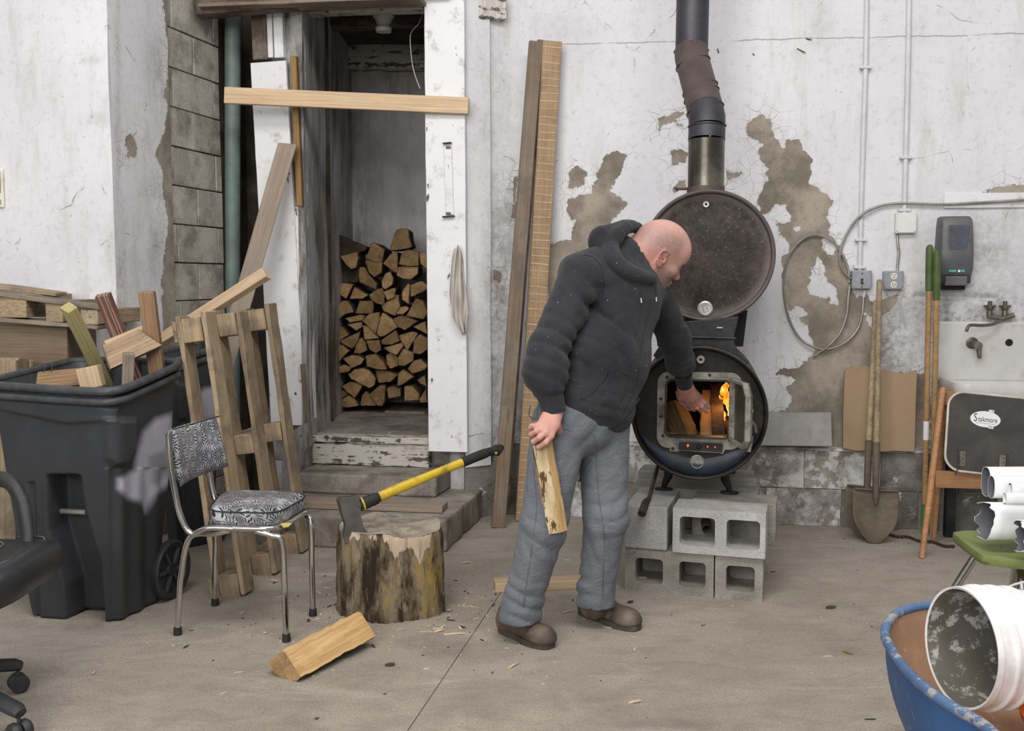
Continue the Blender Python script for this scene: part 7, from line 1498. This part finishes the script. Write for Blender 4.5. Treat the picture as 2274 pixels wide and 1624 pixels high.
for pts in (((1418, 618), (1420, 640), (1423, 662)), ((1457, 618), (1456, 640), (1457, 660))):
    P_ = [onsurf(f_hood, *p, 3.82) - V((0, .004, 0)) for p in pts]; MB().tube(crv(P_, 3), .003, 6).build('drawcord', MT['rib'], hood, smooth=True); MB().tube([P_[-1], P_[-1] + (P_[-1] - P_[-2]) * .5], .0032, 6).build('cord_tip', MT['silver'], hood)
MB().tube([PY(1432, 619, 3.79), PY(1437, 628, 3.79), PY(1443, 640, 3.79)], .0035, 6).build('zip_pull', MT['brass'], hood)
# --- jeans
hR, hL = PY(1243, 945, 3.69), PY(1338, 945, 3.80); kR, kL = PY(1207, 1165, 3.62), PY(1345, 1150, 3.75); nR, nL = PY(1158, 1352, 3.64), PY(1323, 1325, 3.79)
def f_jean(P):
    d = el(P, PY(1293, 925, 3.75), [tuple(sD), tuple(fD), (0, 0, 1)], (.185, .148, .15)); d = sm(d, rc(P, hR, kR, .108, .085), .035); d = sm(d, rc(P, kR, nR, .085, .070), .03)
    g = rc(P, hL, kL, .106, .083); g = sm(g, rc(P, kL, nL, .083, .067), .03); d = sm(d, g, .018)
    hem = rc(P, nR + UP * .03, nR - UP * .035 + V((-.006, 0, 0)), .072, .079); d = sm(d, hem, .02); d = sm(d, rc(P, nL + UP * .03, nL - UP * .035, .069, .076), .02)
    d = np.maximum(d, (A3(UP) * -1) @ P.T * 1 + np.where(P[:, 0] < .22, .078, .088))
    d = d + fold(P, nR + UP * .03, .11, V((.25, 0, 1)), .055, .011, .9) + fold(P, nL + UP * .05, .12, V((-.5, 0, 1)), .060, .011, 1.0, 1) + fold(P, kR + UP * -.03, .12, V((.55, 0, 1)), .07, .008, 1.0, 2) + fold(P, kL, .13, V((-.4, 0, 1)), .075, .008, 1.1)
    d = d + fold(P, PY(1295, 985, 3.64), .12, V((-.9, 0, .6)), .075, .007, 1.0) + fold(P, PY(1345, 1040, 3.67), .10, V((-.2, 0, 1)), .08, .006, 1.0) + fold(P, PY(1190, 1270, 3.56), .12, V((.9, 0, .3)), .085, .008, 1.2) + fold(P, PY(1320, 1240, 3.7), .12, V((.9, 0, .35)), .07, .009, 1.2) + fold(P, PY(1200, 1080, 3.6), .08, V((.3, 0, 1)), .05, .006, 1)
    return d + .0018 * np.sin(P[:, 0] * 60 + 2 * np.sin(P[:, 2] * 17)) * np.sin(P[:, 2] * 38 + 2 * np.sin(P[:, 0] * 25))
lo_b, hi_b = box_of([hR, hL, kR, kL, nR, nL, PY(1293, 880, 3.75)], .15); jeans, _ = netobj('jeans', f_jean, lo_b, hi_b, .0085, 'denim')
def seam(pts, Y, r=.0032, nm='seam', par=None, mat='denim_seam', f=None): MB().tube([onsurf(f or f_jean, p.x, p.y, Y) + (O3 - p2).normalized() * 0 for p in crv([V((a, b, 0)) for a, b in pts], 6) for p2 in (p,)], r, 6).build(nm, MT[mat], par or jeans, smooth=True)
seam(((1196, 900), (1190, 960), (1186, 1040), (1192, 1120), (1184, 1200), (1172, 1280), (1162, 1350)), 3.66); seam(((1318, 965), (1326, 1050), (1332, 1120), (1340, 1170), (1340, 1250), (1338, 1330)), 3.78)
seam(((1321, 975), (1318, 1010), (1300, 1040), (1282, 1078)), 3.72); seam(((1322, 968), (1323, 990), (1321, 1005)), 3.74, .003)
seam(((1175, 1010), (1172, 1060), (1174, 1100), (1200, 1106)), 3.62, .0022, 'tool_pocket_edge'); seam(((1178, 900), (1176, 925), (1200, 930), (1203, 905)), 3.62, .0025, 'pocket_edge')
# --- boots
def boot(heel, toe, lab, an):
    h_, t_ = V((heel.x, heel.y, 0)), V((toe.x, toe.y, 0)); d = (t_ - h_); L = d.length; d.normalize(); q = V((-d.y, d.x, 0)); Q = lambda l, s_, z: h_ + d * (l * L) + q * s_ + UP * z
    def f(P):
        e = rc(P, Q(.16, 0, .045), Q(.86, 0, .036), .038, .040); e = sm(e, el(P, Q(.80, 0, .030), [tuple(d), tuple(q), (0, 0, 1)], (.066, .050, .040)), .03); e = sm(e, el(P, Q(.12, 0, .05), [tuple(d), tuple(q), (0, 0, 1)], (.045, .040, .055)), .02)
        e = sm(e, rc(P, Q(.22, 0, .07), an, .045, .054), .03); e = sm(e, rc(P, Q(.5, 0, .06), Q(.22, 0, .10), .032, .04), .03); e = e + fold(P, Q(.52, 0, .08), .05, d, .022, .0022, .4)
        return np.maximum(e, .021 - P[:, 2])
    lo_b, hi_b = box_of([h_, t_, an], .09); o, _ = netobj('boot', f, lo_b, hi_b, .0055, 'boot'); o['label'] = lab
    pts = []
    for i in range(44):
        a = 2 * math.pi * i / 44; c_, s_ = math.cos(a), math.sin(a); l = .5 + .53 * c_; wd_ = .036 + .017 * max(0, min(1, (l - .25) * 2.2)) - .006 * (abs(l - .42) < .12); pts.append(Q(l, wd_ * np.sign(s_) * abs(s_) ** .62 * (1.0), .001))
    so = MB().prism(pts, (0, 0, .021)).build('sole', MT['sole'], o, bevel=.003); 
    return o
boot(PF(1113, 1402), PF(1222, 1441), 'dusty brown leather boot nearer the camera', PY(1152, 1372, 3.66)); boot(PF(1290, 1363), PF(1415, 1401), 'dark brown leather boot behind, pointing at the stove', PY(1318, 1345, 3.80))
# --- head
hu = V((.48, -.04, .87)).normalized(); hf = V((.84, .30, -.44)); hf = (hf - hu * hf.dot(hu)).normalized(); hs = hu.cross(hf); HS = 1.05
hc = PY(1477, 574, 3.855) + hs * .079
Rh = np.array([tuple(hf), tuple(hs), tuple(hu)], np.float32)
def HP(x, y, z): return hc + (hf * x + hs * y + hu * z) * HS
I3 = [(1, 0, 0), (0, 1, 0), (0, 0, 1)]
def f_head(P):
    q = (P - A3(hc)) @ Rh.T / HS; A = lambda c, r: el(q, c, I3, r); C = lambda a, b, ra, rb: rc(q, a, b, ra, rb)
    d = A((.002, 0, .040), (.108, .084, .096)); d = sm(d, A((.030, 0, -.040), (.062, .060, .080)), .03); d = sm(d, A((-.045, 0, .015), (.062, .068, .075)), .03)
    d = sm(d, A((.055, 0, .045), (.050, .060, .050)), .03)
    for s_ in (-1, 1):
        d = sm(d, C((-.008, s_ * .052, -.048), (.058, s_ * .018, -.100), .022, .022), .03); d = sm(d, A((.056, s_ * .040, -.030), (.030, .024, .024)), .02)
        d = sm(d, C((.082, s_ * .012, .018), (.070, s_ * .045, .014), .011, .010), .015); d = sub_(d, A((.098, s_ * .031, -.004), (.017, .018, .013)), .014)
        d = sm(d, A((.075, s_ * .031, -.006), (.0145, .0145, .012)), .004); d = sm(d, C((.094, s_ * .020, .004), (.080, s_ * .043, .001), .0035, .0035), .006)
    d = sm(d, C((.090, 0, .004), (.112, 0, -.034), .009, .0125), .014); d = sm(d, A((.113, 0, -.036), (.013, .012, .011)), .008)
    for s_ in (-1, 1): d = sm(d, A((.101, s_ * .013, -.040), (.010, .008, .008)), .006); d = sub_(d, A((.106, s_ * .007, -.050), (.004, .0035, .004)), .003)
    d = sm(d, A((.082, 0, -.066), (.018, .026, .020)), .012); d = sm(d, C((.096, -.016, -.066), (.096, .016, -.066), .006, .006), .006); d = sm(d, C((.093, -.015, -.078), (.093, .015, -.078), .007, .007), .006)
    d = sub_(d, C((.103, -.022, -.072), (.103, .022, -.072), .0025, .0025), .004); d = sm(d, A((.076, 0, -.104), (.022, .024, .020)), .02); d = sm(d, A((.02, 0, -.088), (.052, .046, .034)), .03)
    for s_ in (-1, 1):   # ears: shell, hollow and helix
        e = el(q, (-.012, s_ * .081, -.006), [(1, s_ * -.35, 0), (s_ * .35, 1, 0), (0, 0, 1)], (.020, .0075, .031)); d = sm(d, e, .006)
        arc = [(-.002, .016), (.001, .024), (-.006, .030), (-.017, .031), (-.027, .024), (-.031, .012), (-.030, -.002), (-.024, -.016), (-.016, -.026), (-.008, -.030)]
        for k in range(len(arc) - 1):
            y0, y1 = (.084 + .25 * -arc[k][0]), (.084 + .25 * -arc[k + 1][0]); d = sm(d, C((arc[k][0] - .003, s_ * y0, arc[k][1] - .006), (arc[k + 1][0] - .003, s_ * y1, arc[k + 1][1] - .006), .0042, .0042), .003)
        d = sub_(d, el(q, (-.012, s_ * .093, -.002), I3, (.012, .009, .016)), .004); d = sm(d, C((.004, s_ * .082, -.004), (.002, s_ * .082, -.016), .004, .004), .004); d = sub_(d, rc(q, (-.008, s_ * .08, -.008), (-.008, s_ * .06, -.008), .005, .003), .002)
        d = sm(d, el(q, (-.008, s_ * .081, -.034), I3, (.008, .005, .009)), .005)
    d = d * HS; nk = chain(P, [PY(1382, 590, 3.875), PY(1412, 572, 3.90), HP(-.030, 0, -.030)], [.080, .073, .066], .02); d = sm(d, nk, .03); d = sm(d, rc(P, PY(1425, 600, 3.90), HP(.0, 0, -.075), .05, .035), .03)
    q2 = (P - A3(PY(1425, 568, 3.84))); d = d + fold(P, PY(1440, 600, 3.84), .035, V((.6, 0, -.8)), .02, .0012, .3)
    return d
lo_b, hi_b = box_of([hc], .165); lo_b = np.minimum(lo_b, A3(PY(1375, 600, 3.80)) - .02)
hv, hq = nets(f_head, lo_b, hi_b, .0042)
# --- hands
def hand(palm, fingers, k=.012):
    def f(P):
        d = None
        for a, b, ra, rb in palm: e = rc(P, a, b, ra, rb); d = e if d is None else sm(d, e, .014)
        for pts, rs in fingers: e = chain(P, pts, rs, .004); d = sm(d, e, .0045)
        return d
    return f
def Pz(l): return [PY(*p) for p in l]
w0 = PY(1229, 915, 3.552); kn = Pz([(1199, 943, 3.497), (1203, 953, 3.487), (1212, 961, 3.482), (1223, 969, 3.486)])
fr_ = [(Pz([(1199, 943, 3.497), (1187, 946.5, 3.492), (1179, 950, 3.508), (1178, 952, 3.53)]), [.0100, .0092, .0085, .008]), (Pz([(1203, 953, 3.487), (1191, 958, 3.478), (1180, 965, 3.496), (1179, 968, 3.52)]), [.0108, .0100, .0092, .0085]),
       (Pz([(1212, 961, 3.482), (1198, 972, 3.472), (1185, 981, 3.488), (1184, 984, 3.51)]), [.0112, .0104, .0095, .0088]), (Pz([(1223, 969, 3.486), (1212, 983, 3.478), (1196, 993, 3.490), (1193, 995, 3.51)]), [.0112, .0104, .0094, .0086]),
       (Pz([(1236, 936, 3.54), (1242, 958, 3.585), (1236, 976, 3.61), (1222, 984, 3.615)]), [.0150, .0130, .0110, .0090])]
pl = [(PY(1226, 900, 3.556), w0, .033, .031)] + [(w0 + V((dx, 0, 0)), b, ra, rb) for (dx, ra), b, rb in zip(((-.016, .020), (-.006, .021), (.004, .021), (.014, .020)), kn, (.0125, .0130, .0135, .0135))] + [(w0, PY(1232, 945, 3.52), .026, .020)]
rv, rq = nets(hand(pl, fr_), *box_of(Pz([(1177, 990, 3.5), (1242, 890, 3.6)]) + kn, .05), .0024)
l0 = PY(1519, 845, 4.335); w1 = PY(1522, 858, 4.352); kn = Pz([(1530, 897, 4.425), (1541, 897, 4.415), (1549, 892, 4.408), (1554, 884, 4.405)])
fl_ = [(Pz([(1530, 897, 4.425), (1536, 905, 4.435), (1541, 911, 4.45)]), [.0105, .0095, .0085]), (Pz([(1541, 897, 4.415), (1549, 906, 4.420), (1556, 914, 4.44)]), [.0112, .0102, .009]), (Pz([(1549, 892, 4.408), (1559, 903, 4.408), (1569, 915, 4.425)]), [.0115, .0104, .0092]),
       (Pz([(1554, 884, 4.405), (1565, 894, 4.405), (1574, 905, 4.418)]), [.0115, .0104, .0092]), (Pz([(1508, 872, 4.40), (1512, 892, 4.44), (1526, 906, 4.47), (1540, 910, 4.48)]), [.0160, .0135, .0115, .0095])]
pl = [(PY(1518, 830, 4.31), w1, .031, .030)] + [(w1 + V((dx, 0, 0)), b, ra, rb) for (dx, ra), b, rb in zip(((-.018, .020), (-.008, .021), (.004, .021), (.012, .019)), kn, (.0150, .0140, .0140, .0135))] + [(w1, PY(1512, 882, 4.41), .026, .020), (w1, PY(1535, 882, 4.395), .024, .022)]
lv, lq = nets(hand(pl, fl_), *box_of(Pz([(1500, 915, 4.5), (1578, 840, 4.3)]) + kn, .04), .0024)
# --- hidden trunk, so the body is one figure under the clothes
def f_core(P):
    d = el(P, PY(1368, 680, 3.86), RT, (.17, .115, .18)); d = sm(d, el(P, PY(1330, 820, 3.79), RT, (.16, .12, .16)), .05); d = sm(d, rc(P, neck0, PY(1384, 592, 3.875), .09, .075), .04)
    for c_ in ([shR, elR, PY(1222, 890, 3.556)], [shL, elL, PY(1517, 835, 4.31)]): d = sm(d, chain(P, c_, [.055, .042, .03], .02), .03)
    for a, b, c_ in ((hR, kR, nR), (hL, kL, nL)): d = sm(d, chain(P, [a, b, c_], [.075, .055, .04], .02), .03)
    return sm(d, el(P, PY(1293, 920, 3.75), [tuple(sD), tuple(fD), (0, 0, 1)], (.15, .11, .12)), .04)
cv, cq = nets(f_core, *box_of([shR, shL, elR, wrL, nR, nL], .12), .016)
vs = np.concatenate([hv, rv, lv, cv]); q0, q1, q2 = len(hv), len(hv) + len(rv), len(hv) + len(rv) + len(lv); fs = np.concatenate([hq, rq + q0, lq + q1, cq + q2])
me = bpy.data.meshes.new('body'); o3 = np.array(WM[man.name].translation); me.from_pydata((vs - o3).tolist(), [], fs.tolist()); me.materials.append(MT['skin']); me.polygons.foreach_set('use_smooth', [True] * len(fs)); body = link('body', me, man)
k = body.modifiers.new('smooth', 'SMOOTH'); k.factor = .4; k.iterations = 1
q = (vs - np.array(tuple(hc))) @ Rh.T / HS; x, y, z = q[:, 0], np.abs(q[:, 1]), q[:, 2]; ish = np.arange(len(vs)) < q0
sg = lambda v, a, b: 1 / (1 + np.exp(-(v - a) / b))
hair = sg(-x, -.045, .007) * sg(z, .010, .012) * sg(-z, -.100, .010) * sg(y, .040, .010) ; hair = np.maximum(hair, sg(-x, .03, .012) * sg(z, -.025, .012) * sg(-z, -.085, .012) * .8); hair = hair * (1 - .6 * sg(-x, .07, .015) * sg(-z, .02, .01))
beard = sg(-z, .026, .008) * sg(x, -.004, .012) * sg(-x, -.098, .003) * .95; beard = np.maximum(beard, sg(-z, .0, .012) * sg(x, .0, .01) * sg(-x, -.03, .01) * sg(y, .045, .01) * .6)
eye = np.zeros(len(vs)); browm = np.exp(-((z - .012) / .006) ** 2) * sg(x, .06, .005) * sg(y, .012, .003) * sg(-y, -.055, .004)
fattr(body, 'stubble', np.where(ish, np.clip(np.maximum(np.maximum(hair * .75, beard), browm), 0, 1), 0))
red = np.clip(np.exp(-(((x - .115) / .02) ** 2 + ((z + .036) / .02) ** 2)) + .8 * sg(y, .082, .003) + .7 * sg(-z, .0, .02) * sg(-x, .005, .02) + .35 * np.exp(-(((x - .09) / .03) ** 2 + ((z - .05) / .03) ** 2)), 0, 1); fattr(body, 'red', np.where(ish, red, .42))
for s_ in (-1, 1):   # lashes and dark eye line
    MB().tube([HP(.0885, s_ * .021, -.006), HP(.0905, s_ * .031, -.0075), HP(.0865, s_ * .042, -.008)], .0016, 6).build('eyelashes', MT['eye'], body, smooth=True)
MB().tube(crv([PY(*p) for p in ((1398, 553, 3.805), (1404, 575, 3.802), (1416, 600, 3.812), (1428, 617, 3.83))], 4), .0035, 6).build('shirt_collar', MT['piping'], man, smooth=True)
# --- log in his right hand
billet('held_log', PY(1194, 936, 3.545), PY(1236, 1180, 3.545), (.25, -1, 0), [(-.036, .024), (.006, .034), (.036, .020), (.030, -.020), (-.03, -.026)], [1, 0, 0, 1, 1], ['log_split', 'bark_pale', 'log_end'], lab='split log with flaking bark hanging from the right hand of the man', nx=18, jit=.002, seed=12)
# cinder block leg shadow object: dark foot of something behind the man
